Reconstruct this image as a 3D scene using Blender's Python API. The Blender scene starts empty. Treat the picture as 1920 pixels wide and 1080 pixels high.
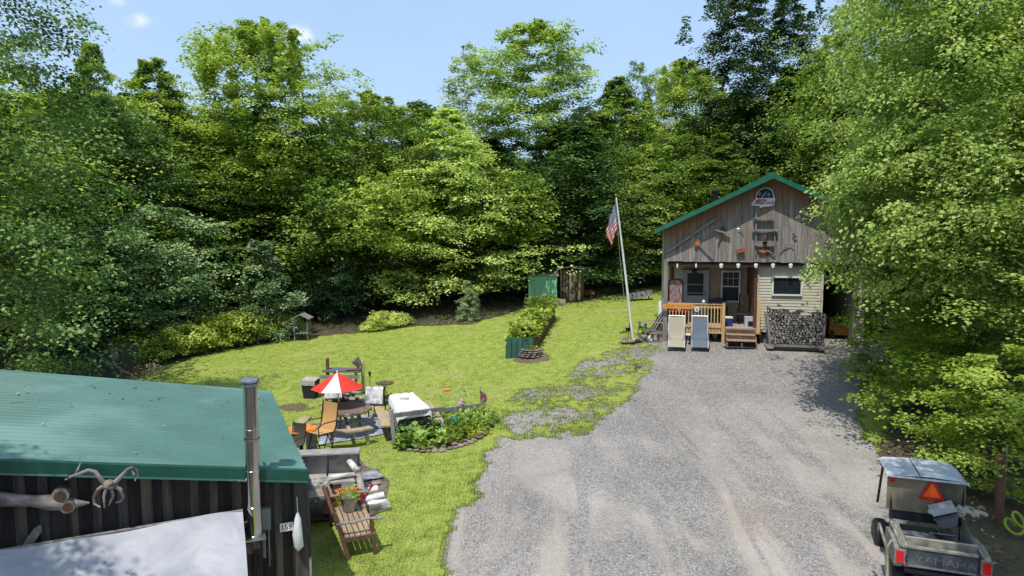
import bpy, math, random
import numpy as np
from mathutils import Matrix, Vector, Euler
random.seed(7)
R=math.radians
S=bpy.context.scene
COL=S.collection
# ---------------------------------------------------------------- camera
PITCH=math.atan(110/1280); FPX=1280.0; CZ=5.6
cam=bpy.data.cameras.new('camera'); cam.lens=24.0; cam.sensor_width=36.0; cam.clip_start=.1; cam.clip_end=3000
camo=bpy.data.objects.new('camera',cam); COL.objects.link(camo)
camo.location=(0,0,CZ); camo.rotation_euler=(R(90)-PITCH,0,0); S.camera=camo
# ---------------------------------------------------------------- world
SUN_TRAVEL=Vector((.20,.46,-1.0)).normalized()
sun_elev=math.asin(-SUN_TRAVEL.z); sun_az=math.atan2(-SUN_TRAVEL.x,-SUN_TRAVEL.y)
W=bpy.data.worlds.new('World'); S.world=W; W.use_nodes=True
nt=W.node_tree; nt.nodes.clear()
out=nt.nodes.new('ShaderNodeOutputWorld'); bg=nt.nodes.new('ShaderNodeBackground')
sky=nt.nodes.new('ShaderNodeTexSky'); sky.sky_type='NISHITA'; sky.sun_disc=False
sky.sun_elevation=sun_elev; sky.sun_rotation=sun_az; sky.air_density=1.0; sky.dust_density=2.2; sky.ozone_density=1.2; sky.altitude=300
bg.inputs['Strength'].default_value=.15
tc=nt.nodes.new('ShaderNodeTexCoord')
def cloud(nt,cur,dirv,rad,amt,seed):
    # a small fair-weather cloud puff in direction dirv
    d=Vector(dirv).normalized()
    sub=nt.nodes.new('ShaderNodeVectorMath'); sub.operation='SUBTRACT'; sub.inputs[1].default_value=d
    nt.links.new(tc.outputs['Generated'],sub.inputs[0])
    mul=nt.nodes.new('ShaderNodeVectorMath'); mul.operation='MULTIPLY'; mul.inputs[1].default_value=(1/rad[0],1/rad[0],1/rad[1])
    nt.links.new(sub.outputs[0],mul.inputs[0])
    ln=nt.nodes.new('ShaderNodeVectorMath'); ln.operation='LENGTH'; nt.links.new(mul.outputs[0],ln.inputs[0])
    nz=nt.nodes.new('ShaderNodeTexNoise'); nz.inputs['Scale'].default_value=38; nz.inputs['Detail'].default_value=5
    nt.links.new(tc.outputs['Generated'],nz.inputs['Vector'])
    ad=nt.nodes.new('ShaderNodeMath'); ad.operation='MULTIPLY_ADD'; ad.inputs[1].default_value=1.6; 
    nt.links.new(nz.outputs['Fac'],ad.inputs[0]); nt.links.new(ln.outputs['Value'],ad.inputs[2])
    mr=nt.nodes.new('ShaderNodeMapRange'); mr.interpolation_type='SMOOTHSTEP'
    mr.inputs['From Min'].default_value=1.75; mr.inputs['From Max'].default_value=.95; mr.inputs['To Min'].default_value=0; mr.inputs['To Max'].default_value=amt
    nt.links.new(ad.outputs[0],mr.inputs['Value'])
    mx=nt.nodes.new('ShaderNodeMix'); mx.data_type='RGBA'; mx.inputs['B'].default_value=(6.0,6.2,6.6,1)
    nt.links.new(mr.outputs['Result'],mx.inputs['Factor']); nt.links.new(cur,mx.inputs['A'])
    return mx.outputs['Result']
def pdir(px,py):
    v=(540-py)/FPX
    return ((px-960)/FPX, math.cos(PITCH)+v*math.sin(PITCH), -math.sin(PITCH)+v*math.cos(PITCH))
# thin high haze that whitens the blue a little
hz=nt.nodes.new('ShaderNodeMix'); hz.data_type='RGBA'; hz.inputs['B'].default_value=(3.3,4.7,6.6,1)
nz=nt.nodes.new('ShaderNodeTexNoise'); nz.inputs['Scale'].default_value=3.5; nz.inputs['Detail'].default_value=4
nt.links.new(tc.outputs['Generated'],nz.inputs['Vector'])
mr=nt.nodes.new('ShaderNodeMapRange'); mr.inputs['From Min'].default_value=.35; mr.inputs['From Max'].default_value=.7; mr.inputs['To Min'].default_value=.55; mr.inputs['To Max'].default_value=.72
nt.links.new(nz.outputs['Fac'],mr.inputs['Value']); nt.links.new(mr.outputs['Result'],hz.inputs['Factor']); nt.links.new(sky.outputs[0],hz.inputs['A'])
cur=hz.outputs['Result']
cur=cloud(nt,cur,pdir(563,66),(.030,.018),.85,1)
cur=cloud(nt,cur,pdir(268,37),(.022,.014),.7,2)
cur=cloud(nt,cur,pdir(222,3),(.016,.008),.4,3)
nt.links.new(cur,bg.inputs['Color']); nt.links.new(bg.outputs[0],out.inputs['Surface'])
sl=bpy.data.lights.new('sun','SUN'); sl.energy=3.8; sl.angle=R(.53); sl.color=(1,.955,.88)
so=bpy.data.objects.new('sun',sl); COL.objects.link(so); so.rotation_euler=SUN_TRAVEL.to_track_quat('-Z','Y').to_euler()
S.view_settings.view_transform='Standard'; S.view_settings.look='None'; S.view_settings.gamma=1; S.view_settings.exposure=0.22
S.view_settings.use_curve_mapping=False
S.render.engine='CYCLES'
S.cycles.max_bounces=6; S.cycles.diffuse_bounces=3; S.cycles.glossy_bounces=2; S.cycles.transmission_bounces=3; S.cycles.transparent_max_bounces=6
S.cycles.use_denoising=True
# ---------------------------------------------------------------- pixels of the photograph -> points of the place
def ray(px,py): return np.array(pdir(px,py))
def atY(px,py,Y):
    d=ray(px,py); return np.array([0,0,CZ])+d*Y/d[1]
def atz(px,py,z):
    d=ray(px,py); return np.array([0,0,CZ])+d*(z-CZ)/d[2]
_cp=[(1300,1080,.0),(1300,900,.3),(1760,1100,-.1),(650,1030,-.1),(1540,780,.5),(1250,645,1.12),(1437,645,1.15),(1560,640,1.2),(1188,640,1.1),
     (975,672,.6),(650,815,-.05),(830,840,.05),(1068,565,1.6),(550,640,.5),(250,700,.1),(700,625,.75),(870,600,1.1),(1790,810,.35),(1230,545,1.95)]
_P=[atz(a,b,c) for a,b,c in _cp]
_P+= [np.array(p,float) for p in [(-6,8,-.1),(0,2,-.4),(8,2,-.5),(-30,5,0),(30,5,0),(-30,30,.6),(30,30,1.6),(-40,70,2.6),(0,75,3.8),(40,75,4.8),(18,38,1.7),(10,45,2.1),(-15,48,1.4),
   (-100,-30,-1),(100,-30,0),(-160,160,6),(0,170,9),(160,160,10),(-160,60,2),(160,60,4)]]
_P=np.array(_P); _X=_P[:,:2]; _nc=len(_P)
_A=np.zeros((_nc+3,_nc+3)); _D=np.linalg.norm(_X[:,None]-_X[None],axis=2); _A[:_nc,:_nc]=-np.sqrt(_D**2+.6)+.15*np.eye(_nc)
_A[:_nc,_nc]=1; _A[:_nc,_nc+1:]=_X; _A[_nc,:_nc]=1; _A[_nc+1:,:_nc]=_X.T
_w=np.linalg.solve(_A,np.concatenate([_P[:,2],[0,0,0]]))
def gz(x,y):
    x=np.asarray(x,float); y=np.asarray(y,float); r=np.zeros(x.shape)+_w[_nc]+_w[_nc+1]*x+_w[_nc+2]*y
    for i in range(_nc): r=r-_w[i]*np.sqrt((x-_X[i,0])**2+(y-_X[i,1])**2+.6)
    return r
def G(px,py):
    """ground point seen at a pixel of the photograph"""
    d=ray(px,py); lo,hi=1.0,200.0
    ts=np.linspace(2,150,3000); X=d[0]*ts; Y=d[1]*ts; Z=CZ+d[2]*ts
    k=np.nonzero(Z<gz(X,Y))[0]
    t=ts[k[0]] if len(k) else 100.
    return Vector((d[0]*t,d[1]*t,float(gz(d[0]*t,d[1]*t))))
def gp(x,y,dz=0): return Vector((x,y,float(gz(x,y))+dz))
# ---------------------------------------------------------------- mesh builder
_ph=(1+5**.5)/2
_IV=[Vector(v).normalized() for v in [(-1,_ph,0),(1,_ph,0),(-1,-_ph,0),(1,-_ph,0),(0,-1,_ph),(0,1,_ph),(0,-1,-_ph),(0,1,-_ph),(_ph,0,-1),(_ph,0,1),(-_ph,0,-1),(-_ph,0,1)]]
_IF=[(0,11,5),(0,5,1),(0,1,7),(0,7,10),(0,10,11),(1,5,9),(5,11,4),(11,10,2),(10,7,6),(7,1,8),(3,9,4),(3,4,2),(3,2,6),(3,6,8),(3,8,9),(4,9,5),(2,4,11),(6,2,10),(8,6,7),(9,8,1)]
def _subdiv(V,F):
    V=list(V);c={};N=[]
    def m(a,b):
        k=(min(a,b),max(a,b))
        if k not in c: c[k]=len(V); V.append(((V[a]+V[b])/2).normalized())
        return c[k]
    for a,b,d in F:
        x,y,z=m(a,b),m(b,d),m(d,a); N+=[(a,x,z),(b,y,x),(d,z,y),(x,y,z)]
    return V,N
_IV2,_IF2=_subdiv(_IV,_IF)
class MB:
    def __init__(s): s.v=[]; s.f=[]; s.uv=None
    def add(s,vs,fs):
        o=len(s.v); s.v+=[tuple(v) for v in vs]; s.f+=[tuple(i+o for i in f) for f in fs]; return s
    def box(s,c,d,rot=None):
        x,y,z=d[0]/2,d[1]/2,d[2]/2; c=Vector(c)
        vs=[Vector(p) for p in [(-x,-y,-z),(x,-y,-z),(x,y,-z),(-x,y,-z),(-x,-y,z),(x,-y,z),(x,y,z),(-x,y,z)]]
        if rot is not None: vs=[rot@v for v in vs]
        return s.add([v+c for v in vs],[(0,3,2,1),(4,5,6,7),(0,1,5,4),(1,2,6,5),(2,3,7,6),(3,0,4,7)])
    def beam(s,a,b,w,h,up=(0,0,1),roll=0):
        a=Vector(a); b=Vector(b); d=(b-a); L=d.length; d.normalize(); up=Vector(up)
        if abs(d.dot(up))>.99: up=Vector((0,1,0))
        x=d.cross(up).normalized(); z=x.cross(d)
        if roll: x,z=x*math.cos(roll)+z*math.sin(roll), z*math.cos(roll)-x*math.sin(roll)
        m=Matrix((x,d,z)).transposed()
        return s.box((a+b)/2,(w,L,h),m)
    def tube(s,pts,rad,n=8,cap=True,ry=1.0):
        pts=[Vector(p) for p in pts]; k=len(pts)
        if not hasattr(rad,'__len__'): rad=[rad]*k
        vs=[];prev=None
        for i,p in enumerate(pts):
            d=(pts[min(i+1,k-1)]-pts[max(i-1,0)]).normalized()
            if prev is None:
                a=Vector((0,0,1)) if abs(d.z)<.9 else Vector((1,0,0)); x=d.cross(a).normalized()
            else: x=(prev-d*prev.dot(d)).normalized()
            prev=x; y=d.cross(x)
            for j in range(n):
                t=2*math.pi*j/n; vs.append(p+x*math.cos(t)*rad[i]+y*math.sin(t)*rad[i]*ry)
        fs=[(i*n+j,i*n+(j+1)%n,(i+1)*n+(j+1)%n,(i+1)*n+j) for i in range(k-1) for j in range(n)]
        if cap: fs+=[tuple(range(n-1,-1,-1)),tuple(range((k-1)*n,k*n))]
        return s.add(vs,fs)
    def lathe(s,prof,n=16,c=(0,0,0),cap=True):
        c=Vector(c); vs=[];k=len(prof)
        for r,z in prof:
            for j in range(n): t=2*math.pi*j/n; vs.append(c+Vector((r*math.cos(t),r*math.sin(t),z)))
        fs=[(i*n+j,i*n+(j+1)%n,(i+1)*n+(j+1)%n,(i+1)*n+j) for i in range(k-1) for j in range(n)]
        if cap: fs+=[tuple(range(n-1,-1,-1)),tuple(range((k-1)*n,k*n))]
        return s.add(vs,fs)
    def prism(s,poly,o,ux,uy,un,t):
        """polygon (2D) in plane o+a*ux+b*uy, thickness t along un"""
        o=Vector(o);ux=Vector(ux);uy=Vector(uy);un=Vector(un);n=len(poly)
        a=[o+ux*p[0]+uy*p[1] for p in poly]; b=[v+un*t for v in a]
        return s.add(a+b,[tuple(range(n-1,-1,-1)),tuple(range(n,2*n))]+[(i,(i+1)%n,n+(i+1)%n,n+i) for i in range(n)])
    def grid(s,nu,nv,fn,thick=0):
        vs=[Vector(fn(i/nu,j/nv)) for j in range(nv+1) for i in range(nu+1)]
        w=nu+1; fs=[(j*w+i,j*w+i+1,(j+1)*w+i+1,(j+1)*w+i) for j in range(nv) for i in range(nu)]
        return s.add(vs,fs)
    def rock(s,c,r,seed=0,fine=False,rough=.22):
        rn=random.Random(seed); V,F=(_IV2,_IF2) if fine else (_IV,_IF)
        a=rn.random()*6.28; M=Matrix.Rotation(a,3,'Z'); c=Vector(c)
        return s.add([c+M@Vector((v.x*r[0],v.y*r[1],v.z*r[2]))*(1+rn.uniform(-rough,rough)) for v in V],F)
    def build(s,name,mat,parent=None,smooth=False,kind=None,label=None):
        me=bpy.data.meshes.new(name); me.from_pydata([tuple(v) for v in s.v],[],s.f); me.validate(); 
        if mat is not None: me.materials.append(mat)
        if smooth: me.shade_smooth(); me.set_sharp_from_angle(angle=R(42))
        return mobj(name,me,parent,kind,label)
def mobj(name,me,parent=None,kind=None,label=None):
    o=bpy.data.objects.new(name,me); COL.objects.link(o)
    if parent is not None: o.parent=parent
    if kind: o['kind']=kind
    if label: o['label']=label
    return o
def npmesh(name,V,faces,mat,nside):
    V=np.asarray(V,np.float32).reshape(-1,3); F=np.asarray(faces,np.int32).reshape(-1,nside)
    me=bpy.data.meshes.new(name); me.vertices.add(len(V)); me.vertices.foreach_set('co',V.ravel())
    me.loops.add(F.size); me.loops.foreach_set('vertex_index',F.ravel())
    me.polygons.add(len(F)); me.polygons.foreach_set('loop_start',np.arange(0,F.size,nside,dtype=np.int32))
    me.update(calc_edges=True)
    if mat is not None: me.materials.append(mat)
    return me
def thing(name,label,cat,loc=(0,0,0),rz=0,group=None,rot=None):
    o=bpy.data.objects.new(name,None); o.empty_display_size=.2; COL.objects.link(o); o.location=loc
    o.rotation_euler=rot if rot else (0,0,rz); o['label']=label; o['category']=cat
    if group: o['group']=group
    return o
def tag(o,label,cat,group=None):
    o['label']=label; o['category']=cat
    if group: o['group']=group
    return o
def copy_tree(o,parent=None,label=None,loc=None,rot=None,scale=None):
    c=o.copy(); COL.objects.link(c); c.parent=parent
    for ch in list(o.children): copy_tree(ch,c)
    if label: c['label']=label
    if loc is not None: c.location=loc
    if rot is not None: c.rotation_euler=rot
    if scale is not None: c.scale=scale
    return c
# ---------------------------------------------------------------- materials
def _n(t,k,**kw):
    n=t.nodes.new(k)
    for a,b in kw.items(): setattr(n,a,b)
    return n
def pm(name,c1,c2=None,scale=(6,6,6),rough=.7,metal=0,bump=0.0,detail=6,spec=.4,var=0.0,c3=None,dirt=0,coords='Object',lo=.35,hi=.65,finescale=None,warp=0):
    """mottled surface: c1/c2 mixed by stretched noise, c3 patches, per-object brightness variation"""
    m=bpy.data.materials.new(name); m.use_nodes=True; t=m.node_tree; L=t.links.new
    b=t.nodes['Principled BSDF']; b.inputs['Roughness'].default_value=rough; b.inputs['Metallic'].default_value=metal
    b.inputs['Specular IOR Level'].default_value=spec
    if c2 is None: c2=tuple(x*.8 for x in c1)
    tc=_n(t,'ShaderNodeTexCoord'); mp=_n(t,'ShaderNodeMapping'); mp.inputs['Scale'].default_value=scale
    oi=_n(t,'ShaderNodeObjectInfo'); va=_n(t,'ShaderNodeVectorMath',operation='ADD')
    ml=_n(t,'ShaderNodeMath',operation='MULTIPLY'); ml.inputs[1].default_value=37.; L(oi.outputs['Random'],ml.inputs[0])
    L(tc.outputs[coords],mp.inputs['Vector']); L(mp.outputs[0],va.inputs[0]); L(ml.outputs[0],va.inputs[1])
    nz=_n(t,'ShaderNodeTexNoise'); nz.inputs['Scale'].default_value=1; nz.inputs['Detail'].default_value=detail; nz.inputs['Roughness'].default_value=.62
    if warp: nz.inputs['Distortion'].default_value=warp
    L(va.outputs[0],nz.inputs['Vector'])
    r=_n(t,'ShaderNodeMapRange'); r.inputs['From Min'].default_value=lo; r.inputs['From Max'].default_value=hi; L(nz.outputs['Fac'],r.inputs['Value'])
    mx=_n(t,'ShaderNodeMix',data_type='RGBA'); mx.inputs['A'].default_value=(*c1,1); mx.inputs['B'].default_value=(*c2,1); L(r.outputs[0],mx.inputs['Factor'])
    cur=mx.outputs['Result']
    if c3 is not None:
        n2=_n(t,'ShaderNodeTexNoise'); n2.inputs['Scale'].default_value=.37; n2.inputs['Detail'].default_value=5; L(va.outputs[0],n2.inputs['Vector'])
        r2=_n(t,'ShaderNodeMapRange'); r2.inputs['From Min'].default_value=.52; r2.inputs['From Max'].default_value=.66; L(n2.outputs['Fac'],r2.inputs['Value'])
        m2=_n(t,'ShaderNodeMix',data_type='RGBA'); L(r2.outputs[0],m2.inputs['Factor']); L(cur,m2.inputs['A']); m2.inputs['B'].default_value=(*c3,1); cur=m2.outputs['Result']
    if var:
        r3=_n(t,'ShaderNodeMapRange'); r3.inputs['To Min'].default_value=1-var; r3.inputs['To Max'].default_value=1+var; L(oi.outputs['Random'],r3.inputs['Value'])
        m3=_n(t,'ShaderNodeVectorMath',operation='SCALE'); L(cur,m3.inputs[0]); L(r3.outputs[0],m3.inputs['Scale']); cur=m3.outputs[0]
    L(cur,b.inputs['Base Color'])
    if bump:
        bp=_n(t,'ShaderNodeBump'); bp.inputs['Strength'].default_value=bump; bp.inputs['Distance'].default_value=.02; L(nz.outputs['Fac'],bp.inputs['Height']); L(bp.outputs[0],b.inputs['Normal'])
    return m
def leafmat(name,c1,c2,trans=.35,rough=.6,c3=None,nscale=.9):
    m=bpy.data.materials.new(name); m.use_nodes=True; t=m.node_tree; L=t.links.new
    b=t.nodes['Principled BSDF']; b.inputs['Roughness'].default_value=rough; b.inputs['Specular IOR Level'].default_value=.15
    g=_n(t,'ShaderNodeNewGeometry'); oi=_n(t,'ShaderNodeObjectInfo'); tc=_n(t,'ShaderNodeTexCoord')
    nz=_n(t,'ShaderNodeTexNoise'); nz.inputs['Scale'].default_value=nscale; nz.inputs['Detail'].default_value=3; L(tc.outputs['Object'],nz.inputs['Vector'])
    a=_n(t,'ShaderNodeMath',operation='MULTIPLY_ADD'); a.inputs[1].default_value=.55; L(g.outputs['Random Per Island'],a.inputs[0])
    a2=_n(t,'ShaderNodeMath',operation='MULTIPLY_ADD'); a2.inputs[1].default_value=2.0; a2.inputs[2].default_value=-.92; L(nz.outputs['Fac'],a2.inputs[0]); L(a2.outputs[0],a.inputs[2])
    a3=_n(t,'ShaderNodeMath',operation='MULTIPLY_ADD',use_clamp=True); a3.inputs[1].default_value=.55; L(oi.outputs['Random'],a3.inputs[0]); L(a.outputs[0],a3.inputs[2])
    cr=_n(t,'ShaderNodeValToRGB'); e=cr.color_ramp.elements; e[0].color=(*c1,1); e[1].color=(*c2,1); e[0].position=.1; e[1].position=.95
    if c3: x=e.new(.55); x.color=(*c3,1)
    L(a3.outputs[0],cr.inputs['Fac']); L(cr.outputs[0],b.inputs['Base Color'])
    tr=_n(t,'ShaderNodeBsdfTranslucent'); hs=_n(t,'ShaderNodeVectorMath',operation='MULTIPLY'); hs.inputs[1].default_value=(1.2,1.3,.62); L(cr.outputs[0],hs.inputs[0]); L(hs.outputs[0],tr.inputs['Color'])
    ms=_n(t,'ShaderNodeMixShader'); ms.inputs[0].default_value=trans; L(b.outputs[0],ms.inputs[1]); L(tr.outputs[0],ms.inputs[2])
    L(ms.outputs[0],t.nodes['Material Output'].inputs['Surface'])
    return m
M={}
def T3(*h): 
    """sRGB 0..255 -> linear"""
    return tuple(((c/255+.055)/1.055)**2.4 if c/255>.04045 else c/255/12.92 for c in h)
# ================================================================ SETTING: ground, lawn, driveway
def inpoly(poly,x,y):
    ins=np.zeros(x.shape,bool); n=len(poly)
    for i in range(n):
        x0,y0=poly[i]; x1,y1=poly[(i+1)%n]
        c=((y0>y)!=(y1>y))&(x<(x1-x0)*(y-y0)/((y1-y0)+1e-12)+x0); ins^=c
    return ins
def vnoise(x,y,seed=0):
    """cheap smooth value noise 0..1"""
    xi=np.floor(x).astype(int); yi=np.floor(y).astype(int); fx=x-xi; fy=y-yi; fx=fx*fx*(3-2*fx); fy=fy*fy*(3-2*fy)
    def h(a,b): 
        v=np.sin(a*127.1+b*311.7+seed*74.7)*43758.5453; return v-np.floor(v)
    return (h(xi,yi)*(1-fx)+h(xi+1,yi)*fx)*(1-fy)+(h(xi,yi+1)*(1-fx)+h(xi+1,yi+1)*fx)*fy
def fbm(x,y,seed=0): return vnoise(x,y,seed)*.5+vnoise(x*2.1,y*2.1,seed+1)*.27+vnoise(x*4.3,y*4.3,seed+2)*.15+vnoise(x*8.7,y*8.7,seed+3)*.08
DRIVE=[G(*p)[:2] for p in [(800,1150),(832,1075),(860,975),(905,885),(930,822),(985,828),(1045,800),(1110,790),(1150,745),(1200,690),(1160,665),(1190,645),(1235,625),(1245,612)]]+[(6.0,27.6),(14.3,27.6),(16.0,27.0)]+[G(*p)[:2] for p in [(1690,640),(1640,690),(1612,735),(1620,800),(1648,860),(1690,960),(1690,1075)]]+[(6.0,4.),(8,-4),(-2,-4),(-1.0,5)]
LAWN=[(-3.2,4),(-3.4,11.0),(-5.6,16.0),(-9,14.5),(-13,17.5)]+[G(*p)[:2] for p in [(90,765),(180,716),(260,697),(400,664),(550,634),(690,623),(740,614),(800,613),(860,608),(930,595),(1000,574),(1090,566),(1180,547),(1240,536)]]+[(9.6,43.0),(7.9,35.6),(6.05,27.2)]+[G(*p)[:2] for p in [(1240,600),(1190,650),(1190,700),(1150,760),(1110,800),(1040,810),(985,835),(940,830),(915,885),(870,975),(845,1075),(815,1150)]]+[(-1.0,4)]
PATCH=[G(*p)[:2] for p in [(985,830),(930,790),(960,740),(1050,720),(1090,680),(1140,650),(1200,640),(1240,640),(1210,700),(1160,760),(1110,812),(1040,820)]]
BED=[G(*p)[:2] for p in [(738,838),(760,842),(800,848),(850,843),(900,825),(918,800),(915,775),(900,762),(840,770),(760,790)]]
cs=.08
xs=np.arange(-24,17,cs); ys=np.arange(3.0,45,cs)
nx,ny=len(xs),len(ys); GX,GY=np.meshgrid(xs,ys)
cx=GX[:-1,:-1]+cs/2; cy=GY[:-1,:-1]+cs/2
jx=(fbm(cx*1.6,cy*1.6,3)-.5)*.9+(vnoise(cx*6,cy*6,31)-.5)*.35; jy=(fbm(cx*1.6,cy*1.6,9)-.5)*.9+(vnoise(cx*6,cy*6,41)-.5)*.35
mdrive=inpoly(DRIVE,cx+jx*.55,cy+jy*.55); mlawn=inpoly(LAWN,cx+jx*.5,cy+jy*.5); mpatch=inpoly(PATCH,cx+jx,cy+jy)
pn=fbm(cx*.9,cy*.9,17)*.52+fbm(cx*6,cy*6,61)*.33+vnoise(cx*13,cy*13,62)*.15; 
mask=np.zeros(cx.shape,int)      # 0 forest floor, 1 lawn, 2 gravel
mask[mlawn]=1; mask[mdrive]=2
mask[mpatch&(pn>.50)&(mask>0)]=2; mask[mpatch&(pn<=.50)&(mask>0)]=1
# thin weedy tufts just off the patch and down the right verge
gr=(fbm(cx*1.5,cy*1.5,23)>.74)&mdrive&(cx<4.2)&(cy>20); mask[gr]=1
VERGE=[G(*p)[:2] for p in [(1612,728),(1650,700),(1668,760),(1660,830),(1640,850),(1618,800)]]
mv=inpoly(VERGE,cx+jx*.6,cy+jy*.6); mask[mv]=1
# mown grass brownish dirt ring next to the flower bed and a bare worn spot by the table
mask[inpoly(BED,cx,cy)]=0
_w1=G(998,672); mask[(((cx-_w1.x)/.75)**2+((cy-_w1.y)/.8)**2+(fbm(cx*3,cy*3,93)-.5)*.9)<.9]=3
_w0=G(562,764); mask[(((cx-_w0.x)/.7)**2+((cy-_w0.y)/.4)**2+(fbm(cx*3,cy*3,91)-.5)*2.6)<.6]=3
GZ=gz(GX,GY)+(fbm(GX*.7,GY*.7,5)-.5)*.05
def cells(name,sel,mat,dz):
    jj,ii=np.nonzero(sel); a=jj*nx+ii; F=np.stack([a,a+1,a+nx+1,a+nx],1)
    u,inv=np.unique(F,return_inverse=True); V=np.stack([GX.ravel()[u],GY.ravel()[u],GZ.ravel()[u]+dz],1)
    me=npmesh(name,V,inv.reshape(-1,4),mat,4); me.shade_smooth(); o=mobj(name,me,kind='structure'); return o
# --- gravel
def gravelmat():
    m=bpy.data.materials.new('gravel'); m.use_nodes=True; t=m.node_tree; L=t.links.new; b=t.nodes['Principled BSDF']; b.inputs['Roughness'].default_value=.9; b.inputs['Specular IOR Level'].default_value=.2
    tc=_n(t,'ShaderNodeTexCoord')
    v=_n(t,'ShaderNodeTexVoronoi'); v.inputs['Scale'].default_value=46; L(tc.outputs['Object'],v.inputs['Vector'])
    v2=_n(t,'ShaderNodeTexVoronoi'); v2.inputs['Scale'].default_value=24; L(tc.outputs['Object'],v2.inputs['Vector'])
    s=_n(t,'ShaderNodeSeparateColor'); L(v.outputs['Color'],s.inputs[0]); s2=_n(t,'ShaderNodeSeparateColor'); L(v2.outputs['Color'],s2.inputs[0])
    mm=_n(t,'ShaderNodeMath',operation='MULTIPLY_ADD'); mm.inputs[1].default_value=.6; L(s.outputs[0],mm.inputs[0])
    mm2=_n(t,'ShaderNodeMath',operation='MULTIPLY'); mm2.inputs[1].default_value=.4; L(s2.outputs[1],mm2.inputs[0]); L(mm2.outputs[0],mm.inputs[2])
    cr=_n(t,'ShaderNodeValToRGB'); e=cr.color_ramp.elements; e[0].position=.12; e[0].color=(*T3(108,104,100),1); e[1].position=.93; e[1].color=(*T3(168,164,160),1)
    x=e.new(.5); x.color=(*T3(138,134,131),1); L(mm.outputs[0],cr.inputs['Fac'])
    # worn sandy wheel tracks running up the drive
    mp=_n(t,'ShaderNodeMapping'); mp.inputs['Scale'].default_value=(1.25,.22,1); mp.inputs['Rotation'].default_value=(0,0,R(-12)); L(tc.outputs['Object'],mp.inputs['Vector'])
    n=_n(t,'ShaderNodeTexNoise'); n.inputs['Scale'].default_value=1.0; n.inputs['Detail'].default_value=5; n.inputs['Distortion'].default_value=.9; L(mp.outputs[0],n.inputs['Vector'])
    r=_n(t,'ShaderNodeMapRange'); r.inputs['From Min'].default_value=.46; r.inputs['From Max'].default_value=.6; r.inputs['To Max'].default_value=.8; L(n.outputs['Fac'],r.inputs['Value'])
    # tracks strongest near the camera end
    sx=_n(t,'ShaderNodeSeparateXYZ'); L(tc.outputs['Object'],sx.inputs[0])
    ry=_n(t,'ShaderNodeMapRange'); ry.inputs['From Min'].default_value=10; ry.inputs['From Max'].default_value=21; ry.inputs['To Min'].default_value=1; ry.inputs['To Max'].default_value=.12; L(sx.outputs[1],ry.inputs['Value'])
    rr=_n(t,'ShaderNodeMath',operation='MULTIPLY'); L(r.outputs[0],rr.inputs[0]); L(ry.outputs[0],rr.inputs[1])
    m1=_n(t,'ShaderNodeMix',data_type='RGBA'); L(rr.outputs[0],m1.inputs['Factor']); L(cr.outputs[0],m1.inputs['A']); m1.inputs['B'].default_value=(*T3(176,167,156),1)
    # damp blue-grey patches and dark scrapes
    n3=_n(t,'ShaderNodeTexNoise'); n3.inputs['Scale'].default_value=.42; n3.inputs['Detail'].default_value=7; n3.inputs['Roughness'].default_value=.7; n3.inputs['Distortion'].default_value=.6; L(tc.outputs['Object'],n3.inputs['Vector'])
    r3=_n(t,'ShaderNodeMapRange'); r3.inputs['From Min'].default_value=.42; r3.inputs['From Max'].default_value=.66; r3.inputs['To Min'].default_value=.86; r3.inputs['To Max'].default_value=1.14; L(n3.outputs['Fac'],r3.inputs['Value'])
    m2=_n(t,'ShaderNodeVectorMath',operation='SCALE'); L(m1.outputs['Result'],m2.inputs[0]); L(r3.outputs[0],m2.inputs['Scale'])
    n4=_n(t,'ShaderNodeTexNoise'); n4.inputs['Scale'].default_value=.33; n4.inputs['Detail'].default_value=6; mp4=_n(t,'ShaderNodeMapping'); mp4.inputs['Location'].default_value=(31,7,0); L(tc.outputs['Object'],mp4.inputs['Vector']); L(mp4.outputs[0],n4.inputs['Vector'])
    r4=_n(t,'ShaderNodeMapRange'); r4.inputs['From Min'].default_value=.58; r4.inputs['From Max'].default_value=.72; r4.inputs['To Max'].default_value=.28; L(n4.outputs['Fac'],r4.inputs['Value'])
    m3=_n(t,'ShaderNodeMix',data_type='RGBA'); L(r4.outputs[0],m3.inputs['Factor']); L(m2.outputs[0],m3.inputs['A']); m3.inputs['B'].default_value=(*T3(158,138,118),1)
    L(m3.outputs['Result'],b.inputs['Base Color'])
    bp=_n(t,'ShaderNodeBump'); bp.inputs['Strength'].default_value=.9; bp.inputs['Distance'].default_value=.018; L(v.outputs['Distance'],bp.inputs['Height']); bp.invert=True; L(bp.outputs[0],b.inputs['Normal'])
    return m
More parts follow.
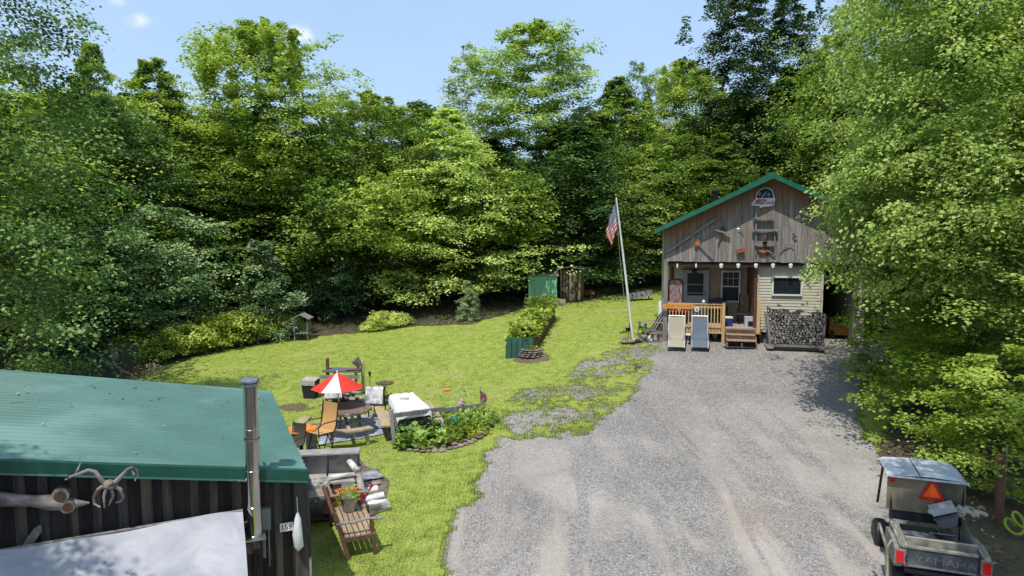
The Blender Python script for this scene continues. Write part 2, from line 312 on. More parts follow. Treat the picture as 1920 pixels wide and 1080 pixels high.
def grassmat(blade=False):
    m=bpy.data.materials.new('lawn_grass'); m.use_nodes=True; t=m.node_tree; L=t.links.new; b=t.nodes['Principled BSDF']; b.inputs['Roughness'].default_value=.7; b.inputs['Specular IOR Level'].default_value=.15
    tc=_n(t,'ShaderNodeTexCoord')
    n=_n(t,'ShaderNodeTexNoise'); n.inputs['Scale'].default_value=.55; n.inputs['Detail'].default_value=6; n.inputs['Distortion'].default_value=.4; L(tc.outputs['Object'],n.inputs['Vector'])
    mp=_n(t,'ShaderNodeMapping'); mp.inputs['Scale'].default_value=(30,22,12); L(tc.outputs['Object'],mp.inputs['Vector'])
    n2=_n(t,'ShaderNodeTexNoise'); n2.inputs['Scale'].default_value=1; n2.inputs['Detail'].default_value=3; L(mp.outputs[0],n2.inputs['Vector'])
    n5=_n(t,'ShaderNodeTexNoise'); n5.inputs['Scale'].default_value=3.6; n5.inputs['Detail'].default_value=6; L(tc.outputs['Object'],n5.inputs['Vector'])
    a=_n(t,'ShaderNodeMath',operation='MULTIPLY_ADD'); a.inputs[1].default_value=.42; L(n2.outputs['Fac'],a.inputs[0]); 
    a1=_n(t,'ShaderNodeMath',operation='MULTIPLY'); a1.inputs[1].default_value=.48; L(n5.outputs['Fac'],a1.inputs[0]); L(a1.outputs[0],a.inputs[2])
    if blade:
        g=_n(t,'ShaderNodeNewGeometry'); a.inputs[1].default_value=.22; a1.inputs[1].default_value=.58; L(g.outputs['Random Per Island'],a.inputs[0])
    cr=_n(t,'ShaderNodeValToRGB'); e=cr.color_ramp.elements; e[0].position=.3; e[0].color=(*T3(108,122,54),1); e[1].position=.66; e[1].color=(*T3(164,170,94),1)
    x=e.new(.47); x.color=(*T3(140,154,68),1); L(a.outputs[0],cr.inputs['Fac'])
    r=_n(t,'ShaderNodeMapRange'); r.inputs['From Min'].default_value=.5; r.inputs['From Max'].default_value=.72; r.inputs['To Max'].default_value=.5; L(n.outputs['Fac'],r.inputs['Value'])
    mx=_n(t,'ShaderNodeMix',data_type='RGBA'); L(r.outputs[0],mx.inputs['Factor']); L(cr.outputs[0],mx.inputs['A']); mx.inputs['B'].default_value=(*T3(158,160,92),1)
    # thin dry straw spots
    n6=_n(t,'ShaderNodeTexNoise'); n6.inputs['Scale'].default_value=.8; n6.inputs['Detail'].default_value=8; mp6=_n(t,'ShaderNodeMapping'); mp6.inputs['Location'].default_value=(9,41,3); L(tc.outputs['Object'],mp6.inputs['Vector']); L(mp6.outputs[0],n6.inputs['Vector'])
    r6=_n(t,'ShaderNodeMapRange'); r6.inputs['From Min'].default_value=.60; r6.inputs['From Max'].default_value=.72; r6.inputs['To Max'].default_value=.5; L(n6.outputs['Fac'],r6.inputs['Value'])
    m6=_n(t,'ShaderNodeMix',data_type='RGBA'); L(r6.outputs[0],m6.inputs['Factor']); L(mx.outputs['Result'],m6.inputs['A']); m6.inputs['B'].default_value=(*T3(158,146,104),1)
    L(m6.outputs['Result'],b.inputs['Base Color'])
    if not blade:
        bp=_n(t,'ShaderNodeBump'); bp.inputs['Strength'].default_value=.8; bp.inputs['Distance'].default_value=.05; L(a.outputs[0],bp.inputs['Height']); L(bp.outputs[0],b.inputs['Normal'])
    else:
        tr=_n(t,'ShaderNodeBsdfTranslucent'); L(m6.outputs['Result'],tr.inputs['Color']); ms=_n(t,'ShaderNodeMixShader'); ms.inputs[0].default_value=.4; L(b.outputs[0],ms.inputs[1]); L(tr.outputs[0],ms.inputs[2]); L(ms.outputs[0],t.nodes['Material Output'].inputs['Surface'])
    return m
M['gravel']=gravelmat(); M['grass']=grassmat(); M['blade']=grassmat(True)
M['floor']=pm('forest_floor',T3(92,80,64),T3(52,44,36),(9,9,9),.95,bump=.9,c3=T3(70,74,44),lo=.3,hi=.7,detail=9)
cells('lawn',mask==1,M['grass'],.012)
cells('driveway',mask==2,M['gravel'],.0)
# far and wooded ground in one sheet out to the horizon
gx=np.concatenate([np.linspace(-900,-60,22)[:-1],np.arange(-60,60,1.0),np.linspace(60,900,22)]); gy=np.concatenate([np.linspace(-300,-12,10)[:-1],np.arange(-12,80,1.0),np.linspace(80,1400,26)])
XX,YY=np.meshgrid(gx,gy); far=np.clip((np.hypot(XX,YY-30)-90)/100,0,1)
ZZ=gz(np.clip(XX,-160,160),np.clip(YY,-60,160))-.085+(fbm(XX*.35,YY*.35,8)-.5)*.12*(1-far)
inl=(XX>-24)&(XX<17)&(YY>3)&(YY<45)
w=len(gx); a=(np.arange(len(gy)-1)[:,None]*w+np.arange(w-1)[None]).ravel(); F=np.stack([a,a+1,a+w+1,a+w],1)
me=npmesh('ground',np.stack([XX,YY,ZZ],2),F,M['floor'],4); me.shade_smooth(); mobj('ground',me,kind='structure')
# bare soil sheet where neither lawn nor gravel lies, same lattice
M['soil']=pm('soil',T3(122,104,84),T3(70,60,48),(13,13,13),.95,bump=.8,c3=T3(84,84,52),lo=.3,hi=.7,detail=9)
cells('worn_patch',mask==3,M['soil'],.006)
near=(mask==0)
cells('bare_ground',near,M['soil'] if False else M['floor'],.0)
# --- grass blades on the lawn, one mass
rng=np.random.default_rng(4)
near1=mask==1
d1=near1.copy()
for _ in range(1):
    q_=np.pad(d1,1); d1=d1|q_[:-2,1:-1]|q_[2:,1:-1]|q_[1:-1,:-2]|q_[1:-1,2:]
fringe=d1&(mask==2); weeds=mpatch&(mask==2)&(pn<.6)
jj,ii=np.nonzero((mask==1)|fringe|weeds); ccx=cx[jj,ii]; ccy=cy[jj,ii]
wgt=np.where(ccy<9,0.02,1.0)/np.maximum(ccy,8)**2.6*np.where(mask[jj,ii]==1,1,.55); edge=np.zeros(len(jj))
pad=np.pad(mask,1); nb=((pad[:-2,1:-1]!=1)|(pad[2:,1:-1]!=1)|(pad[1:-1,:-2]!=1)|(pad[1:-1,2:]!=1))[jj,ii]
wgt*=np.where(nb,3.0,1.0); wgt/=wgt.sum()
N=190000; k=rng.choice(len(jj),N,p=wgt); bx=ccx[k]+rng.uniform(-.6,.6,N)*cs; by=ccy[k]+rng.uniform(-.6,.6,N)*cs
cl=vnoise(bx*2.3,by*2.3,77); hgt=(.016+.018*cl)*rng.uniform(.6,1.3,N)*np.where(nb[k],1.25,1); wd=.0045*np.clip(by/11,1,2.6)*rng.uniform(.8,1.5,N)
az=rng.uniform(0,6.28,N); ln=rng.uniform(.2,.9,N)*hgt; bz=gz(bx,by)+(fbm(bx*.7,by*.7,5)-.5)*.05+.01
b0=np.stack([bx-np.cos(az+1.57)*wd,by-np.sin(az+1.57)*wd,bz],1); b1=np.stack([bx+np.cos(az+1.57)*wd,by+np.sin(az+1.57)*wd,bz],1); b2=np.stack([bx+np.cos(az)*ln,by+np.sin(az)*ln,bz+hgt],1)
me=npmesh('grass_blades',np.stack([b0,b1,b2],1),np.arange(3*N),M['blade'],3); o=mobj('grass_blades',me,kind='stuff'); tag(o,'short bright green blades of the mown lawn between shed and woods','grass')
# --- loose stones of the gravel drive, one mass
M['stone_bits']=pm('stone_bits',T3(178,172,168),T3(122,115,109),(23,23,23),.9,c3=T3(150,134,118))
jj,ii=np.nonzero(mask==2); ccx=cx[jj,ii]; ccy=cy[jj,ii]; nbl=((pad[:-2,1:-1]==1)|(pad[2:,1:-1]==1)|(pad[1:-1,:-2]==1)|(pad[1:-1,2:]==1)|(pad[1:-1,:-2]==0))[jj,ii]
lb=inpoly([G(*p)[:2] for p in [(800,1150),(832,1075),(860,975),(905,885),(925,820),(985,820),(975,870),(950,950),(915,1075),(900,1150)]],ccx,ccy)
wgt=np.where(ccy<9,0.05,1)/np.maximum(ccy,8)**2.2*np.where(nbl,3,1)*np.where(lb,4.5,1); wgt/=wgt.sum(); N=42000
k=rng.choice(len(jj),N,p=wgt); bx=ccx[k]+rng.uniform(-.6,.6,N)*cs; by=ccy[k]+rng.uniform(-.6,.6,N)*cs; bz=gz(bx,by)+(fbm(bx*.7,by*.7,5)-.5)*.05
r=rng.uniform(.006,.015,N)*np.clip(by/13,1,1.8)*np.where(rng.random(N)<.04,1.7,1); az=rng.uniform(0,6.28,N)
pts=[]
for q in range(4):
    a=az+q*1.57+rng.uniform(-.3,.3,N); rr=r*rng.uniform(.7,1.3,N); pts.append(np.stack([bx+np.cos(a)*rr,by+np.sin(a)*rr,bz-.002+0*r],1))
pts.append(np.stack([bx+rng.uniform(-.3,.3,N)*r,by+rng.uniform(-.3,.3,N)*r,bz+r*rng.uniform(.6,1.1,N)],1))
V=np.stack(pts,1); o5=(np.arange(N)*5)[:,None]; F=np.concatenate([o5+np.array([[0,1,4]]),o5+np.array([[1,2,4]]),o5+np.array([[2,3,4]]),o5+np.array([[3,0,4]])],0)
me=npmesh('gravel_stones',V,F,M['stone_bits'],3); o=mobj('gravel_stones',me,kind='stuff'); tag(o,'loose pale stones scattered over the grey gravel driveway','gravel')
# ================================================================ TREES
M['bark']=pm('bark_grey',T3(158,150,136),T3(104,96,84),(9,9,2.2),.9,bump=.8,c3=T3(96,98,76))
M['bark_dark']=pm('bark_dark',T3(82,72,60),T3(44,38,32),(9,9,2.2),.9,bump=.8)
M['birch']=pm('bark_birch',T3(226,223,216),T3(178,172,162),(2.5,2.5,9),.7,bump=.4,c3=T3(74,66,58),lo=.5,hi=.75)
M['lf_mid']=leafmat('leaf_mid',T3(73,98,43),T3(182,198,98),.3,c3=T3(124,150,66))
M['lf_dark']=leafmat('leaf_dark',T3(49,78,46),T3(132,156,88),.22,c3=T3(83,112,58))
M['lf_blue']=leafmat('leaf_bluish',T3(60,93,63),T3(177,197,142),.25,c3=T3(110,140,92))
M['lf_beech']=leafmat('leaf_beech',T3(86,116,52),T3(209,221,134),.34,c3=T3(141,167,80))
M['lf_yellow']=leafmat('leaf_yellowish',T3(100,114,33),T3(203,197,81),.34,c3=T3(150,163,58))
M['lf_birch']=leafmat('leaf_birch',T3(69,93,41),T3(173,190,109),.36,c3=T3(116,140,63))
M['lf_sun']=leafmat('leaf_young',T3(94,124,38),T3(185,198,106),.45,c3=T3(148,168,66))
M['lf_pale']=leafmat('leaf_pale',T3(93,116,82),T3(183,196,151),.25,c3=T3(136,160,113))
M['lf_conifer']=leafmat('leaf_conifer',T3(38,63,45),T3(126,146,91),.12,c3=T3(71,100,61))
def leaves_from(rng,C,O,Nn,k,span,leaf,fan=1.0,flat=.06,droop=.25,wid=.36):
    """k leaves along a fan of 5 twigs for every clump. C centre, O outward unit dir, Nn normal (n,3)"""
    n=len(C); C=np.repeat(C,k,0); O=np.repeat(O,k,0); Nn=np.repeat(Nn,k,0); m=len(C)
    Sd=np.cross(Nn,O); Sd/=np.linalg.norm(Sd,axis=1,keepdims=True)+1e-9
    sp=np.repeat(span if hasattr(span,'__len__') else np.full(n,span),k)
    tw=rng.integers(0,5,m); a=(tw-2)/2*fan+rng.normal(0,.07,m); s=rng.random(m)**.75; ln=(1-.13*np.abs(tw-2))
    d=O*np.cos(a)[:,None]+Sd*np.sin(a)[:,None]
    P=C+d*(s*ln*sp)[:,None]-np.array([0,0,1])*(droop*(s*ln)**2*sp)[:,None]+Nn*rng.normal(0,flat,m)[:,None]*sp[:,None]+Sd*rng.normal(0,.07,m)[:,None]*sp[:,None]
    sg=np.where(rng.random(m)<.5,1,-1); b=sg*rng.uniform(.5,1.2,m)
    x=np.cross(Nn,d); ld=d*np.cos(b)[:,None]+x*np.sin(b)[:,None]-np.array([0,0,1])*rng.uniform(0,.55,m)[:,None]; ld/=np.linalg.norm(ld,axis=1,keepdims=True)
    nn=Nn+rng.normal(0,.38,(m,3)); w=np.cross(nn,ld); w/=np.linalg.norm(w,axis=1,keepdims=True)+1e-9
    L=leaf*rng.uniform(.65,1.25,m)[:,None]
    nz=np.cross(ld,w)
    V=np.stack([P,P+ld*L*.5+w*L*wid+nz*L*.06,P+ld*L-nz*L*.08,P+ld*L*.5-w*L*wid+nz*L*.06],1)
    return V
def make_tree(name,seed,H,h0,R0,prof,nb,cpb,k,leaf,mat,bark,r0=.16,rise=.25,span=.9,lobes=.25,flat=.07,droop=.25,spires=0,wob=.25,lean=0.0,tiltn=.3,fan=1.0,inner=.35,jitter=.3,wid=.36,limbs=16,bow=0.0):
    """a trunk mesh and a crown mesh for one kind of tree (metres), foot at the origin"""
    rng=np.random.default_rng(seed)
    ph=rng.uniform(0,6.28,8)
    def axis(z):
        z=np.asarray(z,float); t=z/H
        return np.stack([wob*np.sin(t*3.1+ph[0])-wob*np.sin(ph[0])+lean*t**1.3*H+bow*np.sin(t*np.pi), wob*np.sin(t*2.6+ph[1])-wob*np.sin(ph[1]),z],-1)
    t=(np.arange(nb)+rng.random(nb))/nb; t=np.clip(t,0,.995)
    z=h0+(H-h0)*t; az=np.arange(nb)*2.39996+rng.normal(0,.5,nb)
    lob=1+lobes*(.5*np.sin(3*az+5*t+ph[2])+.35*np.sin(5*az-9*t+ph[3])+.4*np.sin(2*az+13*t+ph[4]))+rng.normal(0,lobes*.45,nb)
    Ln=R0*prof(t)*np.clip(lob,.3,1.7)
    o=np.stack([np.cos(az),np.sin(az),0*az],1); A=axis(np.clip(z-rise*Ln*.8,h0*.6,H))
    Cs=[];Os=[];Ns=[];Sp=[]
    s=inner+(1-inner)*(np.arange(cpb)[None,:]+rng.random((nb,cpb)))/cpb
    side=rng.normal(0,jitter,(nb,cpb))*s*Ln[:,None]*.6; sv=np.stack([-np.sin(az),np.cos(az),0*az],1)
    sag=rise*s*Ln[:,None]-.14*(s**2)*Ln[:,None]
    P=A[:,None,:]+o[:,None,:]*(s*Ln[:,None])[:,:,None]+sv[:,None,:]*side[:,:,None]
    P[:,:,2]+=sag+rng.normal(0,.07,(nb,cpb))*np.minimum(Ln[:,None],1.5)
    oo=o[:,None,:]+sv[:,None,:]*(side/(Ln[:,None]*.6+.3)+rng.normal(0,.45,(nb,cpb)))[:,:,None]; oo[:,:,2]+=rng.normal(.05,.18,(nb,cpb)); oo/=np.linalg.norm(oo,axis=2,keepdims=True)
    Nn=np.zeros_like(oo); Nn[:,:,2]=1; Nn+=oo*tiltn+rng.normal(0,.22,oo.shape); 
    Nn-=oo*(Nn*oo).sum(2,keepdims=True); Nn/=np.linalg.norm(Nn,axis=2,keepdims=True)
    Cs.append(P.reshape(-1,3));Os.append(oo.reshape(-1,3));Ns.append(Nn.reshape(-1,3));Sp.append((span*rng.uniform(.6,1.25,(nb,cpb))*np.clip(Ln[:,None]/R0+.35,.45,1.1)).ravel())
    for i in range(spires):
        a=rng.uniform(0,6.28); q=rng.random()**.6; rr=R0*.85*q; zt=H*(1-.16*q**2)+rng.uniform(-.4,.5); m=int(10)
        zz=zt-np.linspace(0,1.7,m); ax=axis(np.minimum(zz,H)); c=ax+np.array([math.cos(a)*rr,math.sin(a)*rr,0]); c[:,2]=zz
        aa=rng.uniform(0,6.28,m); od=np.stack([np.cos(aa)*.6,np.sin(aa)*.6,np.full(m,.8)],1)
        nn=np.stack([np.cos(aa)*-.8,np.sin(aa)*-.8,np.full(m,.6)],1)
        Cs.append(c-od*.1);Os.append(od);Ns.append(nn);Sp.append(np.linspace(.22,.62,m))
    C=np.concatenate(Cs);O=np.concatenate(Os);O/=np.linalg.norm(O,axis=1,keepdims=True);Nn=np.concatenate(Ns);Sp=np.concatenate(Sp)
    V=leaves_from(rng,C,O,Nn,k,Sp,leaf,fan,flat,droop,wid)
    crown=npmesh(name+'_crown',V,np.arange(V.shape[0]*4),mat,4)
    mb=MB(); zz=np.linspace(-.3,H*.95,26); ax=axis(zz); ax[:,2]=zz
    mb.tube([tuple(p) for p in ax],[max(.012,r0*(1-zi/H)**.8*(1.25 if zi<.1 else 1)) for zi in np.clip(zz,0,H)],8)
    nt0=len(mb.f)
    for i in rng.choice(int(nb*.78),min(limbs,int(nb*.78)),replace=False):
        L=Ln[i]*.85; p0=A[i]; q=[tuple(p0)]
        for f in (.35,.7,1.0): q.append(tuple(A[i]+o[i]*f*L+np.array([0,0,rise*f*L-.14*f*f*L])))
        rb=max(.012,r0*(1-z[i]/H)**.8*.36); f0=len(mb.f); mb.tube(q,[rb,rb*.65,rb*.35,rb*.1],5,cap=False)
    tm=bpy.data.meshes.new(name+'_trunk'); tm.from_pydata(mb.v,[],mb.f); tm.materials.append(bark); tm.materials.append(M['bark_dark']); tm.polygons.foreach_set('material_index',np.array([0 if i<nt0 else 1 for i in range(len(mb.f))],np.int32)); tm.shade_smooth()
    return (tm,crown,H,R0)
def plant(proto,name,label,loc,H=None,Rr=None,rz=0,tilt=(0,0),group=None,cat='tree',trunk='trunk',crown='crown'):
    tm,cm,h,r=proto; o=thing(name,label,cat,loc,group=group); o.rotation_mode='ZYX'; o.rotation_euler=(tilt[0],tilt[1],rz)
    sz=(H or h)/h; sx=(Rr or r)/r; o.scale=(sx,sx,sz)
    mobj(trunk,tm,o); mobj(crown,cm,o); return o
dome=lambda t: np.sqrt(np.clip(1-(2*t**1.15-1)**2,0,1))*.85+.15*(1-t)
layer=lambda t: np.clip((1-t**2.2),0.04,1)*(.78+.22*np.minimum(t*5,1))
cone=lambda t: np.clip(1-t,0.03,1)**.75
col=lambda t: np.clip(np.sin(np.clip(t,.02,.98)*np.pi)**.4,.2,1)
egg=lambda t: np.clip(np.sin(np.pi*np.clip(t,.03,.97)**.75)**.6,.15,1)
PT={}
PT['beech']=make_tree('beech',11,11,1.2,4.0,layer,130,8,46,.135,M['lf_beech'],M['bark'],.15,rise=.22,span=1.15,lobes=.3,flat=.05,tiltn=.35)
PT['beech2']=make_tree('beech_b',12,12,1.6,3.6,layer,120,7,48,.14,M['lf_mid'],M['bark'],.15,rise=.25,span=1.1,lobes=.35,flat=.06,tiltn=.4)
PT['under']=make_tree('under',13,7,.7,3.2,dome,90,8,40,.13,M['lf_blue'],M['bark_dark'],.09,rise=.1,span=1.1,lobes=.35,flat=.035,tiltn=.5)
PT['ash']=make_tree('ash',14,15.5,6.2,3.3,lambda t:np.minimum(t*2.6+.35,1)*np.sqrt(np.clip(1-t**5,.02,1)),135,7,48,.145,M['lf_mid'],M['bark'],.27,rise=.55,span=.74,lobes=.45,flat=.13,tiltn=.5,spires=24,droop=.1)
PT['maple']=make_tree('maple',15,16,8.6,2.9,egg,110,7,52,.145,M['lf_beech'],M['bark'],.24,rise=.35,span=.78,lobes=.5,flat=.12,tiltn=.5,droop=.1)
PT['conifer']=make_tree('conifer',16,20,1.5,3.4,lambda t:cone(t)*.9+.1*(1-t),210,7,32,.16,M['lf_conifer'],M['bark_dark'],.24,rise=.12,span=1.0,lobes=.35,flat=.12,tiltn=.3,wid=.28,droop=.35,spires=4)
PT['poplar']=make_tree('poplar',17,16,3,1.15,col,90,5,26,.15,M['lf_pale'],M['bark'],.13,rise=1.0,span=.65,lobes=.4,flat=.15)
PT['wood']=make_tree('wood_tree',18,12,2.2,3.3,egg,90,8,26,.17,M['lf_mid'],M['bark_dark'],.15,rise=.4,span=1.15,lobes=.4,flat=.12,spires=6)
PT['wood2']=make_tree('wood_tree_b',19,12,1.6,3.0,layer,85,8,26,.17,M['lf_dark'],M['bark_dark'],.14,rise=.25,span=1.15,lobes=.4,flat=.1)
PT['birch']=make_tree('birch',20,14,3.4,3.5,egg,105,10,38,.115,M['lf_birch'],M['birch'],.18,rise=.35,span=.85,lobes=.45,flat=.12,tiltn=.5,droop=.35,limbs=26)
PT['birch2']=make_tree('birch_b',21,12,1.0,3.2,egg,110,10,34,.115,M['lf_birch'],M['birch'],.10,rise=.3,span=.85,lobes=.45,flat=.1,tiltn=.4,droop=.3,limbs=26)
PT['lean']=make_tree('lean',27,8.2,4.3,1.9,dome,95,8,40,.115,M['lf_birch'],M['birch'],.10,rise=.25,span=.7,lobes=.4,flat=.08,tiltn=.4,limbs=14)
PT['sapling']=make_tree('sapling',22,4.2,.35,1.9,dome,44,8,34,.10,M['lf_sun'],M['bark'],.04,rise=.2,span=.6,lobes=.4,flat=.05,tiltn=.4,limbs=20)
PT['left']=make_tree('left_tree',23,15,2.0,4.2,egg,130,10,34,.13,M['lf_dark'],M['bark_dark'],.22,rise=.3,span=.95,lobes=.45,flat=.14,tiltn=.5,droop=.3)
PT['pale']=make_tree('pale',41,5,.2,1.25,lambda t:np.clip(1-t**1.6,.12,1)*.9+.1,75,6,34,.12,M['lf_pale'],M['bark'],.05,rise=.5,span=.5,lobes=.35,flat=.15,limbs=8)
M['lf_bush']=leafmat('leaf_bush',T3(110,133,48),T3(212,218,131),.35,c3=T3(167,182,82))
PT['shrub']=make_tree('shrub',24,1.3,.05,1.3,dome,60,6,24,.12,M['lf_bush'],M['bark_dark'],.03,rise=.5,span=.45,lobes=.3,flat=.12,limbs=8)
def spot(px,Y,py=None): 
    x=atY(px,500,Y)[0]; return gp(x,Y,-.05)
def topH(px,py,Y,loc): return float(atY(px,py,Y)[2]-loc.z)
_ti=[0]
def T(pro,name,label,px,Y,top,Rr=None,rz=None,tilt=(0,0),group=None):
    l=spot(px,Y); H=topH(px,top,Y,l); _ti[0]+=1
    return plant(PT[pro],name,label,l,H,Rr,rz if rz is not None else _ti[0]*1.9,tilt,group)
# ---- the edge of the wood, left to right
T('left','broadleaf_tree','dark leafy tree filling the upper left corner beside the green shed roof',-30,17,-190,3.4)
T('left','broadleaf_tree','dark tree at the left edge with boughs hanging behind the shed roof',-30,24,60,3.8)
T('beech2','slender_tree','thin open-topped tree whose sparse drooping top stands clear of the sky at upper left',190,33,75,2.8)
T('left','broadleaf_tree','broad tree with dull green boughs behind the shed roof, left of the small dark tarp',165,31,170,4.4)
T('beech2','broadleaf_tree','round-topped olive tree between the sparse top and the tall spiky tree',285,37,112,4.0)
T('beech2','broadleaf_tree','leafy tree with pale drooping sprays just left of the tall spiky tree',365,34,300,3.6)
T('ash','ash_tree','tallest tree of the left wood, spiky-topped crown over a pale bare trunk',474,37,42,4.0,rz=.6)
T('under','understorey_tree','low spreading tree in bluish flat layers behind the yellow-green bushes',322,31.2,385,3.4)
T('under','understorey_tree','low dark layered tree over the left end of the yellow-green bushes',200,29.5,430,3.0)
T('under','understorey_tree','dark green understorey tree between the pale sapling and the bird feeder',615,36,380,2.6)
T('pale','sapling_tree','small pale grey-green sapling standing alone in front of the pale bare trunk',512,31.8,452,1.35)
T('ash','ash_tree','yellowish spiky-topped tree between the tallest left tree and the big bright beech',695,42,172,3.4,rz=2.2)
T('wood','broadleaf_tree','mid green tree filling the dip left of the big bright beech',610,43,270,3.2)
T('poplar','poplar_tree','narrow columnar tree rising alone above the big bright beech',862,46,95,1.5)
T('poplar','poplar_tree','narrower columnar top just left of the lone column',805,44,205,1.2)
T('beech','beech_tree','big bright beech in flat layers at the middle of the lawn edge',845,37.5,205,4.3,rz=1.0)
T('beech','beech_tree','bright layered tree leaning over the right flank of the big beech, behind the green shed',940,43,310,3.3,rz=3.3)
T('maple','maple_tree','tall maple with a round crown on a long bare trunk above the two small sheds',1015,45,45,3.9)
T('beech2','beech_tree','leafy tree with layered boughs behind the flag',1150,46,150,4.2,rz=2.0)
T('beech','beech_tree','bright layered beech right of the flagpole, next to the cabin roof',1220,43,270,3.8,rz=.3)
T('poplar','poplar_tree','thin dark spire of a treetop above the flag',1190,46,110,.9)
T('ash','ash_tree','yellow-green tree with a ragged top left of the dark conifer',1262,46,112,3.0,rz=1.1)
T('conifer','conifer_tree','tall dark evergreen whose top is cut by the top of the picture, behind the cabin',1375,45,-60,4.4)
T('conifer','conifer_tree','second dark evergreen close behind the cabin ridge',1455,46,-30,4.0)
T('beech2','broadleaf_tree','dark green tree just behind the cabin chimney pipe',1330,42,250,3.4)
T('beech2','broadleaf_tree','leafy tree behind the right slope of the cabin roof',1560,42,60,4.2)
# ---- right side: pale birches along the drive
b=G(1790,812); plant(PT['birch'],'birch_tree','leaning birch whose boughs hang over the driveway and hide the right of the cabin',b+Vector((0,0,-.1)),14.5,2.85,2.5,(R(2),R(-8)))
plant(PT['lean'],'birch_tree','low bough of the leaning birch, added on its own stem to shade the driveway',b+Vector((.1,-.35,-.1)),8.2,1.75,.7,(R(3),R(-23)))  # dense crown added to cast the low bough's shadow on the gravel
T('birch','birch_tree','tall pale birch with a white trunk rising behind the leaning birch',1800,24.5,-170,3.2,rz=.4,tilt=(0,R(-3)))
T('birch','birch_tree','birch with a dark-and-white trunk in the middle of the right-hand foliage',1835,19,-260,3.6,rz=4.1)
T('birch2','birch_tree','bushy birch low over the right bank behind the leaning trunk',1850,20,180,3.2,rz=5.1)
T('birch','birch_tree','leafy birch at the right edge with boughs reaching over the off-road buggy',2000,15.5,60,3.4,rz=2.2)
T('birch2','birch_tree','broad leafy tree in the gap right of the cabin wall',1800,27.5,60,4.0,rz=1.2)
T('birch','birch_tree','light green treetop against the sky at the top right',1720,32,-260,4.4,rz=3.2)
T('birch2','birch_tree','light green tree behind the right end of the cabin roof',1620,38,-60,4.3,rz=.2)
T('birch2','birch_tree','leafy tree far to the right, half cut by the picture edge',1930,25,-90,4.2,rz=3.0)
T('sapling','sapling_tree','bright yellow-green sapling above the off-road buggy at the right edge',1905,13.8,640,1.75,rz=.4)
T('sapling','sapling_tree','low leafy sapling between the drive verge and the leaning birch trunk',1730,19.2,610,1.4,rz=2.6)
T('sapling','sapling_tree','leafy sapling whose sprays hang in front of the garage opening',1668,21,520,1.3,rz=4.0)
T('sapling','sapling_tree','dark sapling deep in the bank right of the leaning trunk',1880,16,560,2.3,rz=5.0)
# ---- deep wood: trees nobody could tell from each other
rng=np.random.default_rng(99); n=0
skyl=[(0,150),(120,160),(240,170),(330,150),(400,200),(560,250),(640,235),(760,265),(830,270),(900,230),(1000,240),(1120,175),(1200,170),(1290,200),(1400,110),(1920,60)]
sx=[a for a,_ in skyl]; sy=[b for _,b in skyl]
for Y in (40,44,49,55,62,70):
    for px in np.arange(-120,2100,150 if Y<50 else 120 if Y<60 else 105):
        p=px+rng.uniform(-40,40); x=(p-960)/1280*Y; y=Y+rng.uniform(-2,2)
        if 4.5<x<16 and y<41: continue
        if x<-17 and False: continue
        l=gp(x,y,-.05); tp=np.interp(p,sx,sy)+rng.uniform(0,70); H=min(max(topH(p,tp,y,l),6),21); n+=1
        pr='wood' if rng.random()<.55 else 'wood2'
        plant(PT[pr],'woodland_tree','leafy tree standing deep in the wood behind the front row of trees',l,H,rng.uniform(3.0,4.2)*(1.15 if Y>50 else 1),rng.uniform(0,6.28),group='trees deep in the wood')
for (px,Y) in [(-60,28),(70,31),(-130,22),(160,36),(420,38),(250,40),(2080,18),(2120,24),(2000,33),(1830,38),(1700,43),(540,37),(760,39)]:
    l=spot(px,Y); plant(PT['wood'],'woodland_tree','leafy tree standing deep in the wood behind the front row of trees',l,11.5 if px<1500 else 15,4.0,px*.7,group='trees deep in the wood')
# thin bare trunks seen at the wood edge below the beech
TM=MB().tube([(0,0,-.3),(.05,.02,1.5),(-.03,.05,3.2),(.08,0,5.2)],[.07,.06,.05,.035],7)
tmesh=bpy.data.meshes.new('thin_trunk'); tmesh.from_pydata(TM.v,[],TM.f); tmesh.materials.append(M['bark']); tmesh.shade_smooth()
lfc=make_tree('thin',31,7.5,4.0,1.5,egg,30,5,22,.16,M['lf_mid'],M['bark'],.07)
for px,py,lb in [(740,603,'thin grey trunk left of the lone shrub below the beech'),(862,590,'thin slanting trunk just behind the lone shrub'),(945,583,'thin trunk left of the green shed'),(957,581,'second thin trunk left of the green shed'),(975,578,'pale thin trunk nearest the left wall of the green shed'),(1290,540,'slim trunk in the shade left of the cabin'),(690,612,'slim trunk in dark shade left of the beech'),(620,628,'slim trunk in dark shade beside the bird feeder')]:
    g=G(px,py); g.y+=.8; g=gp(g.x,g.y,-.1)
    plant(lfc,'thin_tree',lb,g,7.5,1.6,px*1.3,(R(random.uniform(-3,3)),R(random.uniform(-4,4))),group='thin trees at the wood edge')
